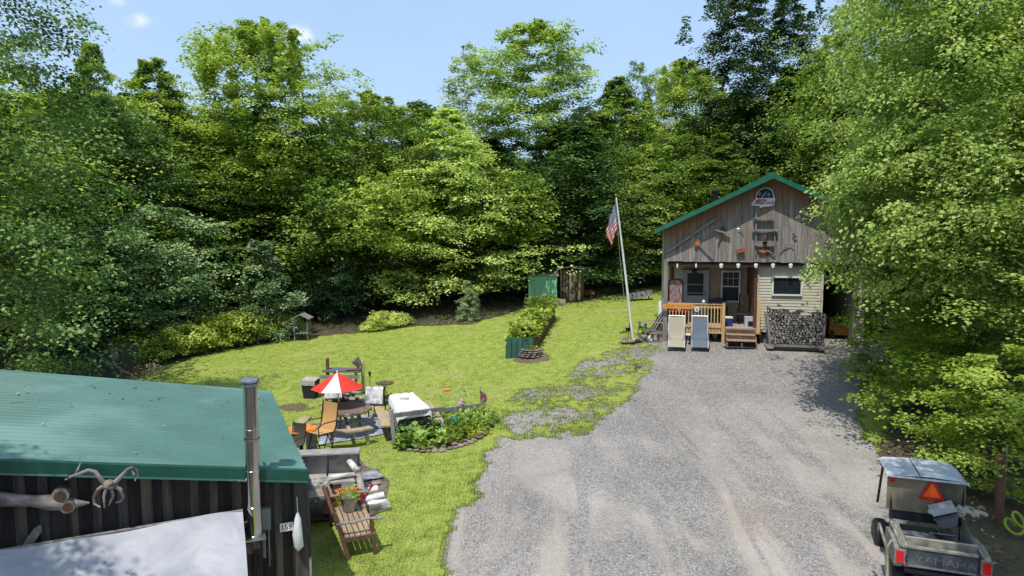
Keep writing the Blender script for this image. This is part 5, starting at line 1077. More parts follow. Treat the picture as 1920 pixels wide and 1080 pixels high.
MB().prism([(-.35,0),(.35,0),(.22,.25),(-.25,.22)],(0,0,.12),(1,0,0),(0,0,1),(0,1,0),.45).build('tray',M['rust'],t); MB().tube([(-.3,.1,.1),(-.8,.1,.25)],.02,6).build('handle',M['oldwood'],t); MB().tube([(-.3,.4,.1),(-.8,.4,.25)],.02,6).build('handle',M['oldwood'],t); MB().tube([(.4,.2,.16),(.4,.26,.16)],.16,12).build('wheel',M['black'],t)
a=Vector(atY(1182,538,37)); g=gp(a.x,a.y); t=thing('metal_sheet','corrugated grey roofing sheet propped at the wood edge right of the flagpole','sheet',g)
MB().grid(24,1,lambda u_,v_:(u_*1.3,(.45)*v_+.2*u_,.12+.28*v_+.22*u_+.015*math.sin(u_*60))).build('sheet',M['steel'],t)
MB().beam((.1,.25,-.1),(.15,.3,.28),.06,.06).build('prop',M['oldwood'],t); MB().beam((1.1,.4,-.1),(1.1,.45,.45),.06,.06).build('prop',M['oldwood'],t)
g=G(983,582); t=thing('garden_chair','pale metal garden chair lying in the shade left of the green shed','chair',g)
MB().tube([(0,0,0),(0,0,.4),(.1,.3,.8),(.4,.3,.8),(.3,0,.4),(.3,0,0)],.02,6).build('frame',M['steel'],t); MB().box((.15,.15,.4),(.36,.36,.02)).build('seat',M['steel'],t)
# bird feeder hut
g=G(565,640); t=thing('bird_feeder','little roofed wooden feeder on thin posts at the lawn edge right of the bushes','bird feeder',g)
for sx in (-.3,.3):
    for sy in (0,.4): MB().box((sx,sy,.5),(.05,.05,1.1)).build('post',M['greywood'],t)
MB().box((0,.2,.35),(.7,.5,.04)).build('shelf',M['greywood'],t)
MB().prism([(-.42,1.0),(0,1.2),(.42,1.0),(.42,1.04),(0,1.25),(-.42,1.04)],(0,-.15,0),(1,0,0),(0,0,1),(0,1,0),.75).build('roof',M['greywood'],t)
# dark tarp-covered thing behind the shed roof
g=G(150,735); g=gp(g.x,g.y+1.2); t=thing('tarp_cover','small dark green tarp-covered heap in the shade behind the shed roof','tarp',g)
MB().prism([(-.85,-.1),(.8,-.1),(.75,1.15),(.2,1.2),(-.45,1.05)],(0,0,0),(1,0,0),(0,0,1),(0,1,0),1.2).build('tarp',pm('dark_tarp',T3(48,58,52),T3(34,44,40),(4,4,4),.7),t)
t=thing('brush_pile','pile of pale twigs and leaves against the dark tarp','brush',g+Vector((-1.2,.2,0))); tuft('brush',t,(0,0,0),.8,60,M['lf_pale'],.09,22)
t=thing('brush_pile','heap of dry leafy branches right of the dark tarp','brush',g+Vector((1.3,.3,0))); tuft('brush',t,(0,0,0),.7,60,M['litter'],.08,23)
# guy wire / clothes line from the woods to the shed
a=Vector(atY(130,628,24)); b=Vector(atY(278,722,15)); o=MB().tube([a,a.lerp(b,.5)+Vector((0,0,-.05)),b],.012,5).build('wire_line',M['steel']); tag(o,'thin pale wire running down from the left woods to the lawn behind the shed roof','wire')
a=Vector(atY(690,497,33)); b=Vector(atY(1060,462,36)); o=MB().tube([a,a.lerp(b,.5)+Vector((0,0,-.1)),b],.012,5).build('wire_line',M['blackmetal']); tag(o,'thin dark line strung between the trees left of the outhouse','wire')
# ================================================================ GREEN-ROOFED SHED (front left)
C0=Vector((-3.035,9.871,2.0)); C1=Vector((-5.279,14.762,2.0)); U=Vector((-.9089,-.4170,0)); Vv=(C1-C0).normalized(); SLP=.185
Us=(U+Vector((0,0,SLP))); N_=Us.cross(Vv).normalized(); N_=-N_ if N_.z<0 else N_
RL=8.5; RV=(C1-C0).length
roofgreen=pm('shed_roof_green',T3(84,122,112),T3(76,112,102),(1.2,1.2,1.2),.38,c3=T3(106,140,131),spec=.5)
shed=thing('green_roofed_shed','dark board-and-batten shed with green corrugated roof in the lower left corner','shed',C0*1.0-Vector((0,0,2.0)))
def S_(s,v,n=0,dz=0): return (C0+Us*s+Vv*v+N_*n+Vector((0,0,dz)))-(C0-Vector((0,0,2.0)))
# corrugated sheet, ribs run down the slope
prof=[];q=0
while q<RV-.001:
    prof+=[(q,0),(q+.115,.0),(q+.135,.03),(q+.165,.03)]; q+=.185
prof.append((RV,0)); vs=[];fs=[]
for v_,h in prof: vs+=[S_(0,v_,h),S_(RL,v_,h)]
for i in range(len(prof)-1): a=2*i; fs.append((a,a+2,a+3,a+1))
vs2=[v-Vector((0,0,.012)) for v in vs]; o_=len(vs)
MB().add(vs,fs).add(vs2,[f[::-1] for f in fs]).build('roof_sheet',roofgreen,shed)
MB().add([S_(0.02,.02,-.02),S_(RL,.02,-.02),S_(RL,RV-.02,-.02),S_(.02,RV-.02,-.02)]+[S_(0.02,.02,-.1),S_(RL,.02,-.1),S_(RL,RV-.02,-.1),S_(.02,RV-.02,-.1)],[(0,1,2,3),(7,6,5,4),(0,4,5,1),(1,5,6,2),(2,6,7,3),(3,7,4,0)]).build('roof_deck',M['dark'],shed)
# rake trim (two lengths with a lap joint)
for s0,s1 in ((-.02,3.0),(2.98,RL)):
    mb=MB(); w1=.03 if s0<0 else .034
    mb.add([S_(s0,-.02,w1),S_(s1,-.02,w1),S_(s1,.09,w1-.004),S_(s0,.09,w1-.004),S_(s0,-.025,w1-.15),S_(s1,-.025,w1-.15),S_(s1,-.05,w1-.17),S_(s0,-.05,w1-.17)],[(0,1,2,3),(0,4,5,1),(4,7,6,5)])
    mb.build('rake_trim',pm('shed_trim_green',T3(24,78,66),T3(18,66,56),(2,2,2),.3,spec=.6),shed)
# walls: backing plus boards and battens, set back from the roof edge
EO=.30
def P_(s,v,z): q=C0+U*s+Vv*v; return Vector((q.x,q.y,z))-(C0-Vector((0,0,2.0)))
gzs=-.25
sb=woodmat('shed_dark_board',T3(62,54,50),T3(30,26,25),T3(84,70,58),sc=(9,9,1.2),var=.3)
bt=woodmat('shed_batten',T3(88,80,75),T3(46,42,40),T3(108,94,80),sc=(14,14,1.6),var=.22)
def ztop(s): return 2.0+SLP*s-.1
s=.12; 
while s<6.2:
    w=.29+.03*math.sin(s*9); d_=(P_(1,0,0)-P_(0,0,0)).normalized()
    MB().add([P_(s,EO,gzs),P_(s+w-.008,EO,gzs),P_(s+w-.008,EO,ztop(s+w)),P_(s,EO,ztop(s)),P_(s,EO+.03,gzs),P_(s+w-.008,EO+.03,gzs),P_(s+w-.008,EO+.03,ztop(s+w)),P_(s,EO+.03,ztop(s))],[(3,2,1,0),(4,5,6,7),(0,1,5,4),(2,3,7,6),(1,2,6,5),(3,0,4,7)]).build('board',sb,shed)
    b0=s+w-.07+random.uniform(-.02,.02); bw=random.uniform(.09,.14); t0=ztop(s+w)-random.choice([0,.01,.05,.09])
    MB().add([P_(b0,EO-.025,gzs),P_(b0+bw,EO-.025,gzs),P_(b0+bw,EO-.025,t0),P_(b0,EO-.025,t0),P_(b0,EO-.002,gzs),P_(b0+bw,EO-.002,gzs),P_(b0+bw,EO-.002,t0),P_(b0,EO-.002,t0)],[(3,2,1,0),(4,5,6,7),(0,1,5,4),(2,3,7,6),(1,2,6,5),(3,0,4,7)]).build('batten',bt,shed)
    s+=w
MB().add([P_(.12,EO+.05,gzs),P_(8,EO+.05,gzs),P_(8,EO+.05,ztop(8)),P_(.12,EO+.05,ztop(.12))],[(0,1,2,3)]).build('wall_backing',M['dark'],shed)
# right side wall under the eave
n=22
for i in range(n):
    v0=EO+.02+(RV-.5)*i/n; v1=v0+(RV-.5)/n-.008; o_=.14
    MB().add([P_(o_,v0,gzs),P_(o_,v1,gzs),P_(o_,v1,1.93),P_(o_,v0,1.93),P_(o_+.03,v0,gzs),P_(o_+.03,v1,gzs),P_(o_+.03,v1,1.93),P_(o_+.03,v0,1.93)],[(0,1,2,3),(7,6,5,4),(0,4,5,1),(1,5,6,2),(2,6,7,3),(3,7,4,0)]).build('board',sb,shed)
# horizontal lattice strips and a cross plank on the front wall
for s0,s1,z in ((1.15,2.95,1.42),): MB().beam(P_(s0,EO-.05,z),P_(s1,EO-.05,z+.02),.02,.09).build('cross_strip',bt,shed)
mb=MB().beam(P_(1.0,EO-.12,1.12),P_(2.75,EO-.12,1.02),.05,.11).build('long_board',bt,shed)
# corner board and rafter end
MB().beam(P_(.08,EO-.03,gzs),P_(.08,EO-.03,1.9),.05,.2,up=U).build('corner_board',bt,shed)
# --- chimney
def onwall(px,py,off=.12):
    """point on the shed's front wall plane (pushed out by off) seen at a pixel"""
    d=ray(px,py); nrm=Vector((Vv.x,Vv.y,0)); p0=C0+Vv*(EO-off); t_=(p0-Vector((0,0,CZ))).dot(nrm)/Vector(d).dot(nrm); return Vector((0,0,CZ))+Vector(d)*t_
cb=onwall(478,1005,.36); ct=onwall(467,712,.36)
zt=float(ct.z); X0=Vector((cb.x,cb.y,0)); 
t=thing('stove_chimney','shiny stainless stove pipe rising past the green shed roof edge, round cap on top','chimney',Vector((cb.x,cb.y,cb.z)))
Hc=zt-cb.z
r=.098
segs=[0,.42,.95,1.55,Hc-.1]
for a_,b_ in zip(segs[:-1],segs[1:]): MB().lathe([(r+.004,a_+.001),(r+.004,a_+.03),(r,a_+.034),(r,b_-.001)],28,(0,0,0),False).build('pipe_section',M['stainless'],t,smooth=True)
MB().lathe([(r*.98,Hc-.1),(r*1.15,Hc-.09),(r*1.15,Hc-.05),(r*.9,Hc-.05),(r*.9,Hc-.03),(r*1.35,Hc-.025),(r*1.4,Hc-.01),(r*1.3,Hc+.012),(r*.5,Hc+.035),(.01,Hc+.04)],28).build('cap',M['steel'],t,smooth=True)
MB().lathe([(r*1.05,-.02),(r*1.05,0),(.01,.001)],24).build('tee',M['steel'],t,smooth=True)
nd=Vector((Vv.x,Vv.y,0)); MB().beam(Vector((0,0,.0))+U*.14,Vector((0,0,.0))-U*.14,.3,.03).build('bracket',M['steel'],t)
MB().beam(nd*.05,nd*.33+Vector((0,0,-.0)),.05,.04).build('bracket_arm',M['blackmetal'],t); MB().beam(-U*.12,-U*.12+Vector((0,0,-.35)),.03,.03).build('bracket_leg',M['greywood'],t)
for z_ in (Hc*.62,):
    MB().lathe([(r+.012,z_),(r+.012,z_+.03)],24,(0,0,0),False).build('band',M['steel'],t); MB().beam(nd*.08+Vector((0,0,z_)),nd*.3+Vector((0,0,z_)),.03,.03).build('band_arm',M['blackmetal'],t)
q=onwall(495,972,.08); t=thing('electric_box','small grey electrical box on the shed wall right of the stove pipe','electrical box',q)
MB().beam(U*.09,-U*.09,.1,.33,).build('box',plainmat('grey_enamel',T3(120,124,122)),t); MB().tube([Vector((0,0,-.16))-U*.06,Vector((0,0,-.75))-U*.06],.012,6).build('conduit',M['greywood'],t)
# --- number plate
q=onwall(537,988,.08); ang=math.atan2(-U.y,-U.x)
t=thing('number_plate','small white plate with black numerals 159 at the shed corner','number plate',q,ang)
MB().box((0,0,0),(.19,.01,.13)).build('plate',M['white'],t); text('159',.115,(0,-.007,-.002),t,M['black'],ext=.001)
# --- things on the shed wall
dw=woodmat('driftwood',T3(150,140,134),T3(112,102,98),T3(98,82,74),sc=(3,14,14),var=.1)
def ow(px,py,off=.12): return onwall(px,py,off)
q=ow(60,940,.2); t=thing('driftwood_log','bleached pointed driftwood log with two cut knots mounted on the shed wall','driftwood',q)
pts=[ow(-120,930,.22)-q,ow(-20,935,.22)-q,ow(60,939,.22)-q,ow(100,941,.22)-q,ow(130,945,.22)-q,ow(168,943,.22)-q]
mb=MB().tube(pts,[.14,.11,.085,.13,.10,.012],14,ry=.85); mb.build('log',dw,t,smooth=True)
nw=Vector((Vv.x,Vv.y,0))
for px,py,rr in ((113,930,.10),(127,950,.085)):
    k=ow(px,py,.30)-q; kn=MB().tube([k+nw*.12,k-nw*.02],[rr*1.05,rr],14).build('knot',dw,t,smooth=True); MB().tube([k-nw*.02,k-nw*.03],[rr*.72,rr*.68],12).build('knot_face',M['rust_wood'],t)
q=ow(205,910,.46); t=thing('root_antlers','pale twisted roots tied in a knot like antlers, hung on the shed wall','driftwood',q)
def br(pl,rd,name='branch',offs=.46): MB().tube([ow(a,b,offs+(.03*math.sin(i*2))) -q for i,(a,b) in enumerate(pl)],rd,7).build(name,dw,t,smooth=True)
br([(200,910),(190,900),(178,885),(165,882),(150,888),(135,893),(122,900)],[.035,.03,.028,.026,.022,.018,.01])
br([(142,892),(146,880),(151,868)],[.016,.014,.006],'tine'); br([(128,897),(124,890)],[.012,.006],'tine')
br([(205,910),(218,902),(232,888),(240,880),(248,876),(256,880),(258,890),(253,902)],[.035,.03,.028,.024,.02,.018,.014,.008]); br([(245,878),(252,890),(246,898)],[.014,.012,.006],'tine')
br([(198,908),(184,918),(176,932),(177,945),(188,951)],[.03,.024,.02,.016,.01]); br([(214,910),(226,918),(231,932),(226,940),(217,942)],[.03,.026,.022,.018,.012])
br([(200,912),(195,930),(196,952)],[.024,.018,.01]); br([(208,912),(212,930),(204,948)],[.024,.018,.01])
b_=MB(); b_.rock(ow(205,909,.5)-q,(.09,.07,.06),4,True,.25); b_.build('tied_knot',M['oldwood'],t)
q=ow(60,1010,.1); t=thing('wooden_oar','grey paddle blade leaning on the shed wall behind the white tarp','paddle',q)
MB().beam(ow(30,1052,.1)-q,ow(72,992,.1)-q,.02,.1,up=U).build('blade',M['greywood'],t); MB().tube([ow(72,992,.1)-q,ow(76,985,.1)-q],[.045,.02],8).build('tip',M['greywood'],t)
# white float
q=ow(559,1000,.14); t=thing('white_float','long white plastic float hanging from the shed corner by the number plate','float',q)
MB().tube([(0,0,.33),(0,0,.22),(-.01,0,.0),(.005,0,-.2),(-.01,0,-.27)],[.015,.05,.075,.07,.02],12).build('float',M['white'],t,smooth=True); MB().tube([(0,0,.33),(-.02,.05,.55)],.006,5).build('cord',M['white'],t)
# corner post under the eave
pb=G(579,1110); pt=Vector(atY(572,905,pb.y)); t=thing('eave_post','dark wooden post with a white lower end standing at the shed corner','post',pb)
L_=pt-pb; MB().tube([L_*0,L_*.30],.06,4).build('post_base',M['white'],t); MB().tube([L_*.30,L_*.32],.066,10).build('clamp',M['steel'],t); MB().beam(L_*.32,L_,.09,.09).build('post',bt,t)
a=pt; MB().beam(pt-pb+Vector((.05,0,.0)),pt-pb+Vector((-.45,.12,.02)),.1,.08).build('header',bt,t)
# --- white tarp lean-to
A_=ow(455,957,.35); B_=ow(-40,1062,.35); B_.z=A_.z-.02
dn=Vector((-Vv.x,-Vv.y,0)).normalized()
Cc=A_+dn*1.5+Vector((.0,0,-1.0)); Dd=B_+dn*1.5+Vector((0,0,-1.0))
t=thing('white_tarp','large white tarpaulin stretched as a sloping lean-to against the dark shed wall','tarpaulin',A_)
def tf(u_,v_):
    p=(A_.lerp(B_-(A_-B_)*.25,u_)).lerp((Cc).lerp(Dd-(A_-B_)*.25,u_),v_)
    w_=.05*math.sin(v_*6+u_*11)+.03*abs(math.sin(u_*9+v_*5))+.02*math.sin(u_*27+v_*3)+.015*math.sin(u_*7-v_*13); ed=math.sin(min(max(v_,0),1)*math.pi)
    p=p+Vector((0,0,-.05*ed+w_*(.3+ed)))+dn*0
    return p-A_
MB().grid(70,30,tf).build('tarpaulin',pm('tarp_white',T3(162,163,168),T3(142,143,150),(2,2,2),.55,bump=.5,warp=1.5),t,smooth=True)
MB().tube([A_-A_,(B_-(A_-B_)*.25)-A_],.02,6).build('top_pole',M['greywood'],t)
for q_ in (0.02,.5,.98): p_=Cc.lerp(Dd,q_)-A_; MB().beam(p_+Vector((0,0,-.03)),Vector((p_.x,p_.y,-A_.z-.1)),.07,.07).build('pole',M['greywood'],t)
t=thing('stacked_boards','row of dark old boards stacked behind the top edge of the white tarp','boards',ow(360,985,.25))
for i in range(4): MB().beam(U*-.75+Vector((0,0,-.12-.1*i)),U*1.2+Vector((0,0,-.12-.1*i)),.1,.06).build('board',bt,t)

# dead leaves and twigs caught on the shed roof
rn2=random.Random(11); mb=MB()
for i in range(46):
    s_=rn2.uniform(.1,4.6); v_=rn2.choice([rn2.uniform(.1,5.2),rn2.uniform(3.6,5.2)]); a=rn2.uniform(0,6.28); p0=C0+Us*s_+Vv*v_+N_*.04; l_=rn2.uniform(.015,.03); e1_=Us.normalized()*math.cos(a)+Vv*math.sin(a); e2_=Us.normalized()*-math.sin(a)+Vv*math.cos(a)
    mb.add([p0-e1_*l_,p0+e2_*l_*.5+N_*.01,p0+e1_*l_+N_*.008,p0-e2_*l_*.5],[(0,1,2,3)])
for i in range(7):
    s_=rn2.uniform(.6,4.4); v_=rn2.uniform(2.8,5.1); a=rn2.uniform(0,6.28); p0=C0+Us*s_+Vv*v_+N_*.045; e1_=Us.normalized()*math.cos(a)+Vv*math.sin(a); mb.tube([p0,p0+e1_*rn2.uniform(.1,.22)],.006,4)
o=mb.build('roof_litter',M['litter'],kind='stuff'); tag(o,'scattered dry leaves and twigs lying on the green shed roof','leaf litter')
# ================================================================ PATIO BEHIND THE SHED
def GC(px,py,lift=0): g=G(px,py); return gp(g.x,g.y,lift)
rug=[G(596,838),G(776,806),G(742,772),G(610,792)]
o0=rug[0]; M['rug']=pm('rug_grey_blue',T3(152,160,174),T3(120,128,144),(9,9,9),.9,c3=T3(170,176,186),bump=.3,lo=.4,hi=.6)
t=MB().grid(14,8,lambda u,v:(lambda p:Vector((p.x,p.y,float(gz(p.x,p.y))+.045+.004*math.sin(u*40)))-o0)((rug[0].lerp(rug[1],u)).lerp(rug[3].lerp(rug[2],u),v))).build('patio_rug',M['rug']); t.location=o0; tag(t,'grey-blue outdoor rug lying on the lawn under the round picnic table','rug')
M['tablewood']=woodmat('picnic_wood',T3(176,158,124),T3(138,120,94),T3(150,136,114),sc=(10,3,3),var=.08)
M['tabletop']=woodmat('table_top_wood',T3(124,106,96),T3(92,78,72),T3(110,98,92),sc=(10,3,3),var=.12)
c=GC(650,818,.05); t=thing('round_picnic_table','round slatted picnic table with brown top and four attached curved benches on the rug','picnic table',c,R(18)); PT_=c
rt=.66
n=9
for i in range(n):
    y=-rt+(i+.5)*2*rt/n; 
    hw=math.sqrt(max(rt*rt-(abs(y)-.0)**2,.05))
    MB().prism([(-hw,y-rt/n+.006),(hw,y-rt/n+.006),(hw*.97,y+rt/n-.006),(-hw*.97,y+rt/n-.006)],(0,0,.70),(1,0,0),(0,1,0),(0,0,1),.035).build('top_slat',M['tabletop'],t)
mb=MB(); mb.lathe([(rt+.02,.66),(rt+.03,.73),(rt-.0,.735),(rt-.02,.66)],8,(0,0,0),False); mb.build('rim',M['tablewood'],t)
for k in range(4):
    a0=k*math.pi/2; 
    pol=[]
    for f in (-.52,-.26,0,.26,.52): pol.append((math.cos(a0+f)*1.02,math.sin(a0+f)*1.02))
    for f in (.5,.25,0,-.25,-.5): pol.append((math.cos(a0+f)*1.28,math.sin(a0+f)*1.28))
    MB().prism(pol[::-1],(0,0,.40),(1,0,0),(0,1,0),(0,0,1),.045).build('bench',M['tablewood'],t)
    MB().beam((math.cos(a0)*.1,math.sin(a0)*.1,.36),(math.cos(a0)*1.25,math.sin(a0)*1.25,.37),.09,.05).build('cross_beam',M['tablewood'],t)
    for f in (-.4,.4): MB().beam((math.cos(a0+f)*1.18,math.sin(a0+f)*1.18,0),(math.cos(a0+f)*1.12,math.sin(a0+f)*1.12,.39),.08,.05).build('leg',M['tablewood'],t)
    MB().beam((math.cos(a0+.4)*.45,math.sin(a0+.4)*.45,0),(math.cos(a0+.4)*.3,math.sin(a0+.4)*.3,.7),.07,.05).build('leg',M['tablewood'],t)
# umbrella
ub=GC(650,816); top=Vector(atY(632,698,ub.y+.1)); base=Vector(atY(637,772,ub.y+.1))
t=thing('patio_umbrella','small red and white panelled umbrella standing in the round picnic table','umbrella',Vector((base.x,base.y,base.z)))
d=top-base; MB().tube([d*0-Vector((0,0,.35)),d],.018,8).build('pole',M['stainless'],t)
ur=.70; hz_=.42; ured=plainmat('canvas_red',T3(222,52,36)); uwh=plainmat('canvas_white',T3(226,226,228))
for k in range(8):
    a0=math.radians(-112.5+45*k); a1=a0+math.radians(45)
    def pf(u_,v_,a0=a0,a1=a1):
        a=a0+(a1-a0)*u_; rr=ur*v_*(math.cos(math.pi/8)/math.cos(a-(a0+a1)/2)*.6+.4); return d+Vector((math.cos(a)*rr,math.sin(a)*rr,-hz_*v_**1.15-.03*math.sin(v_*3.1)))
    MB().grid(6,8,pf).build('panel',uwh if k in (0,3,5) else ured,t,smooth=True)
    MB().tube([d+Vector((0,0,-.05)),d+Vector((math.cos(a0)*ur,math.sin(a0)*ur,-hz_-.01))],.006,4).build('rib',M['steel'],t)
MB().rock(d+Vector((0,0,.02)),(.025,.025,.04),1,False,0).build('finial',M['white'],t)
# sling bar chair
def bar_chair(name,label,g,rz,cl,sh=.72,frame=None):
    t=thing(name,label,'chair',g,rz); fr=frame or M['blackmetal']; w=.5
    MB().grid(4,8,lambda u,v:((u-.5)*w,.22+.13*v+.05*math.sin(v*3),sh+.02+.66*v)).build('backrest',cl,t,smooth=True)
    MB().grid(4,6,lambda u,v:((u-.5)*w,-.28+.5*v,sh+.05-.06*math.sin(v*2.6))).build('seat',cl,t,smooth=True)
    for s in (-1,1):
        x=s*(w/2+.012)
        MB().tube([(x,-.3,sh+.03),(x,.2,sh),(x,.27,sh+.12),(x,.36,sh+.7)],.016,6).build('side_rail',fr,t)
        MB().tube([(x,-.28,sh),(x,-.3,sh+.24),(x,-.1,sh+.28),(x,.3,sh+.26)],.014,6).build('armrest',fr,t)
        MB().tube([(x,0,sh-.02),(x,-.28,0)],.014,6).build('leg',fr,t); MB().tube([(x,0,sh-.02),(x,.3,0)],.014,6).build('leg',fr,t)
    rg=[]
    for k in range(13): a=k/12*6.283; rg.append((math.cos(a)*.27,math.sin(a)*.26,.3))
    MB().tube(rg,.012,5,cap=False).build('foot_ring',fr,t)
    MB().tube([(-w/2,0,sh-.02),(w/2,0,sh-.02)],.014,6).build('cross_bar',fr,t)
    return t
tan=pm('tan_sling',T3(190,150,98),T3(172,134,84),(20,20,20),.8)
g=GC(602,864); bar_chair('bar_chair','tall tan sling chair on black swivel legs next to the orange table, facing the table',g,R(-32),tan)
g=GC(551,876); t=bar_chair('bar_chair','dark sling chair half hidden by the green roof at the orange table',g,R(-20),plainmat('dark_sling',T3(72,66,60))); t.scale=(.72,.72,.72)
g=GC(566,860); hz_=float(atY(563,804,g.y)[2])-g.z; t=thing('orange_bar_table','round bright orange bar-height table beside the green shed roof','table',g)
MB().lathe([(.36,hz_-.04),(.38,hz_-.02),(.38,hz_),(.01,hz_+.005)],24).build('table_top',M['orange'],t,smooth=True); MB().tube([(0,0,0),(0,0,hz_-.04)],.04,8).build('pedestal',M['blackmetal'],t)
for k in range(4): a=k*1.57+.4; MB().tube([(0,0,.1),(math.cos(a)*.3,math.sin(a)*.3,.01)],.02,6).build('foot',M['blackmetal'],t)
g=GC(585,858); t=thing('wicker_stool','grey woven bar stool between the orange table and the tan sling chair','stool',g)
MB().lathe([(.17,.0),(.13,.3),(.14,.62),(.19,.68),(.19,.72),(.02,.73)],12).build('seat',M['greycloth'],t,smooth=True)
# towel-covered chairs
tw=pm('towel_print',T3(206,204,202),T3(178,178,180),(9,9,9),.9,c3=T3(120,122,126),lo=.5,hi=.56)
def towel_chair(label,px,py,rz,wd,ht):
    g=GC(px,py); t=thing('patio_chair',label,'chair',g,rz)
    for s in (-1,1):
        MB().tube([(s*wd/2,.25,0),(s*wd/2,.22,.45),(s*wd/2,.1,ht)],.02,6).build('leg',M['blackmetal'],t); MB().tube([(s*wd/2,.25,.42),(s*wd/2,.75,.42),(s*wd/2,.75,0)],.02,6).build('leg',M['blackmetal'],t)
        MB().tube([(s*wd/2,.17,.66),(s*wd/2,.8,.64)],.022,6).build('armrest',M['blackmetal'],t)
    MB().box((0,.48,.42),(wd,.5,.04)).build('seat',M['black'],t)
    MB().grid(4,6,lambda u,v:((u-.5)*wd,.22-.12*v,.42+(ht-.42)*v)).build('backrest',M['greycloth'],t)
    q=g+Matrix.Rotation(rz,3,'Z')@Vector((0,.08,ht)); tt=MB().grid(12,12,lambda u,v:(Matrix.Rotation(rz,3,'Z')@Vector(((u-.5)*wd*1.02,(-.03-.005*math.sin(u*14)+(.12*(ht*0+.45)*0)) if v<.55 else .05,0))+Vector((0,0,(-.46+.84*v*1.0) if v<.55 else (.02-.5*(v-.55)))))-Matrix.Rotation(rz,3,'Z')@Vector((0,-.10*(1-min(v/.55,1)) if v<.55 else 0,0))*-1).build('beach_towel',tw,smooth=True)
    tt.location=q; return tt
tt=towel_chair('patio chair with a grey-white towel over its back, left of the fire pit',626,778,R(10),.5,.98); tag(tt,'grey and white patterned towel hung over the chair left of the fire pit','towel')
tt=towel_chair('patio chair with a white patterned towel over its back, right of the fire pit',702,790,R(-8),.52,1.0); tag(tt,'white towel with grey sketch print hung over the chair right of the fire pit','towel')
# fire pit and log heaps
g=GC(658,772); t=thing('fire_pit','ring of tan and brown field stones of the fire pit between the towel chairs','fire pit',g)
for i in range(34):
    a=rn.uniform(0,6.28); q=rn.uniform(.15,.55); stone(t,(math.cos(a)*q,math.sin(a)*q*.8,.05+rn.uniform(0,.22)*(1-q)),rn.uniform(.07,.14))
g=GC(672,757); t=thing('log_pile','dark pile of charred split logs behind the fire pit','firewood',g)
for i in range(26):
    x=rn.uniform(-.75,.6); y=rn.uniform(-.2,.3); z=.06+.1*rn.randrange(4)*(1-abs(x)*.7); a=rn.uniform(-.6,.6)
    MB().tube([(x-math.cos(a)*.2,y-math.sin(a)*.2,z),(x+math.cos(a)*.2,y+math.sin(a)*.2,z+rn.uniform(-.05,.05))],rn.uniform(.035,.06),6).build('log',M['log'] if i%3 else M['dark'],t)
g=GC(643,742); hz_=float(atY(645,694,g.y)[2])-g.z
t=thing('outdoor_workbench','rough outdoor bench with slate top and wooden posts behind the umbrella','table',g)
MB().prism([(-.62,-.2),(.62,-.28),(.66,.3),(-.5,.36)],(0,0,hz_-.03),(1,0,0),(0,1,0),(0,0,1),.05).build('slate_top',plainmat('slate_top',T3(96,98,110)),t)
for sx,zz in ((-.5,hz_+.38),(.66,hz_+.30)): MB().beam((sx,.05,0),(sx,.05,zz),.09,.09).build('post',M['rust_wood'] if sx<0 else M['tablewood'],t)
for sx in (-.3,.4): MB().beam((sx,.2,0),(sx,.2,hz_-.03),.07,.07).build('leg',M['oldwood'],t)
MB().box((-.05,-.22,hz_-.18),(1.3,.04,.12)).build('apron',M['greywood'],t)
t=thing('stove_pot','tilted galvanised bucket hung on the right post of the outdoor bench','bucket',g+Vector((.5,0,hz_+.25)),0,rot=(R(10),R(-35),0))
MB().lathe([(.10,-.14),(.15,.12),(.16,.13),(.14,.12),(.09,-.12)],16).build('bucket',M['steel'],t,smooth=True)
t=thing('rusty_bowls','row of rusty bowls and stones set on the front edge of the outdoor bench','bowls',g+Vector((.42,-.2,hz_+.02)))
for i in range(4): MB().lathe([(.03,0),(.07,.04),(.075,.045),(.03,.02)],10,(-.2+.12*i,.02*i,0)).build('bowl',M['rust'],t)
g=GC(583,746); hz_=float(atY(582,712,g.y)[2])-g.z
t=thing('trash_bin','black plastic rubbish bin with a grey bag liner left of the umbrella','bin',g,R(-10))
MB().prism([(-.17,-.15),(.17,-.15),(.17,.15),(-.17,.15)],(0,0,0),(1,0,0),(0,1,0),(0,0,1),.02).build('bin_base',M['black'],t)
MB().add([(-.18,-.16,0),(.18,-.16,0),(.18,.16,0),(-.18,.16,0),(-.24,-.2,hz_),(.24,-.2,hz_),(.24,.2,hz_),(-.24,.2,hz_)],[(0,1,5,4),(1,2,6,5),(2,3,7,6),(3,0,4,7)]).build('body',M['black'],t)
MB().grid(8,2,lambda u,v:(-.255+.51*u,-.215-.004*math.sin(u*20),hz_-.16*v+.01+.01*math.sin(u*13))).build('liner',M['greycloth'],t)
MB().add([(-.25,-.21,hz_+.01),(.25,-.21,hz_+.01),(.25,.21,hz_+.05),(-.25,.21,hz_+.05)],[(0,1,2,3)]).build('liner_top',M['greycloth'],t)
g=GC(694,738); t=thing('torch','short black garden torch on a thin stake right of the outdoor bench','torch',g); hz_=float(atY(694,697,g.y)[2])-g.z
MB().tube([(0,0,0),(0,0,hz_-.1)],.01,6).build('stake',M['blackmetal'],t); MB().lathe([(.025,hz_-.14),(.05,hz_-.06),(.04,hz_)],8).build('head',M['black'],t)
g=GC(722,751); hz_=float(atY(722,718,g.y)[2])-g.z
t=thing('shell_tray_stand','round tray heaped with rusty brown pieces on a thin black folding stand','stand',g)
MB().lathe([(.28,hz_-.02),(.30,hz_+.01),(.02,hz_)],16).build('tray',M['rust_wood'],t)
for k in range(4): a=k*1.57+.6; MB().tube([(math.cos(a)*.2,math.sin(a)*.2,0),(-math.cos(a)*.1,-math.sin(a)*.1,hz_-.02)],.01,5).build('leg',M['blackmetal'],t)
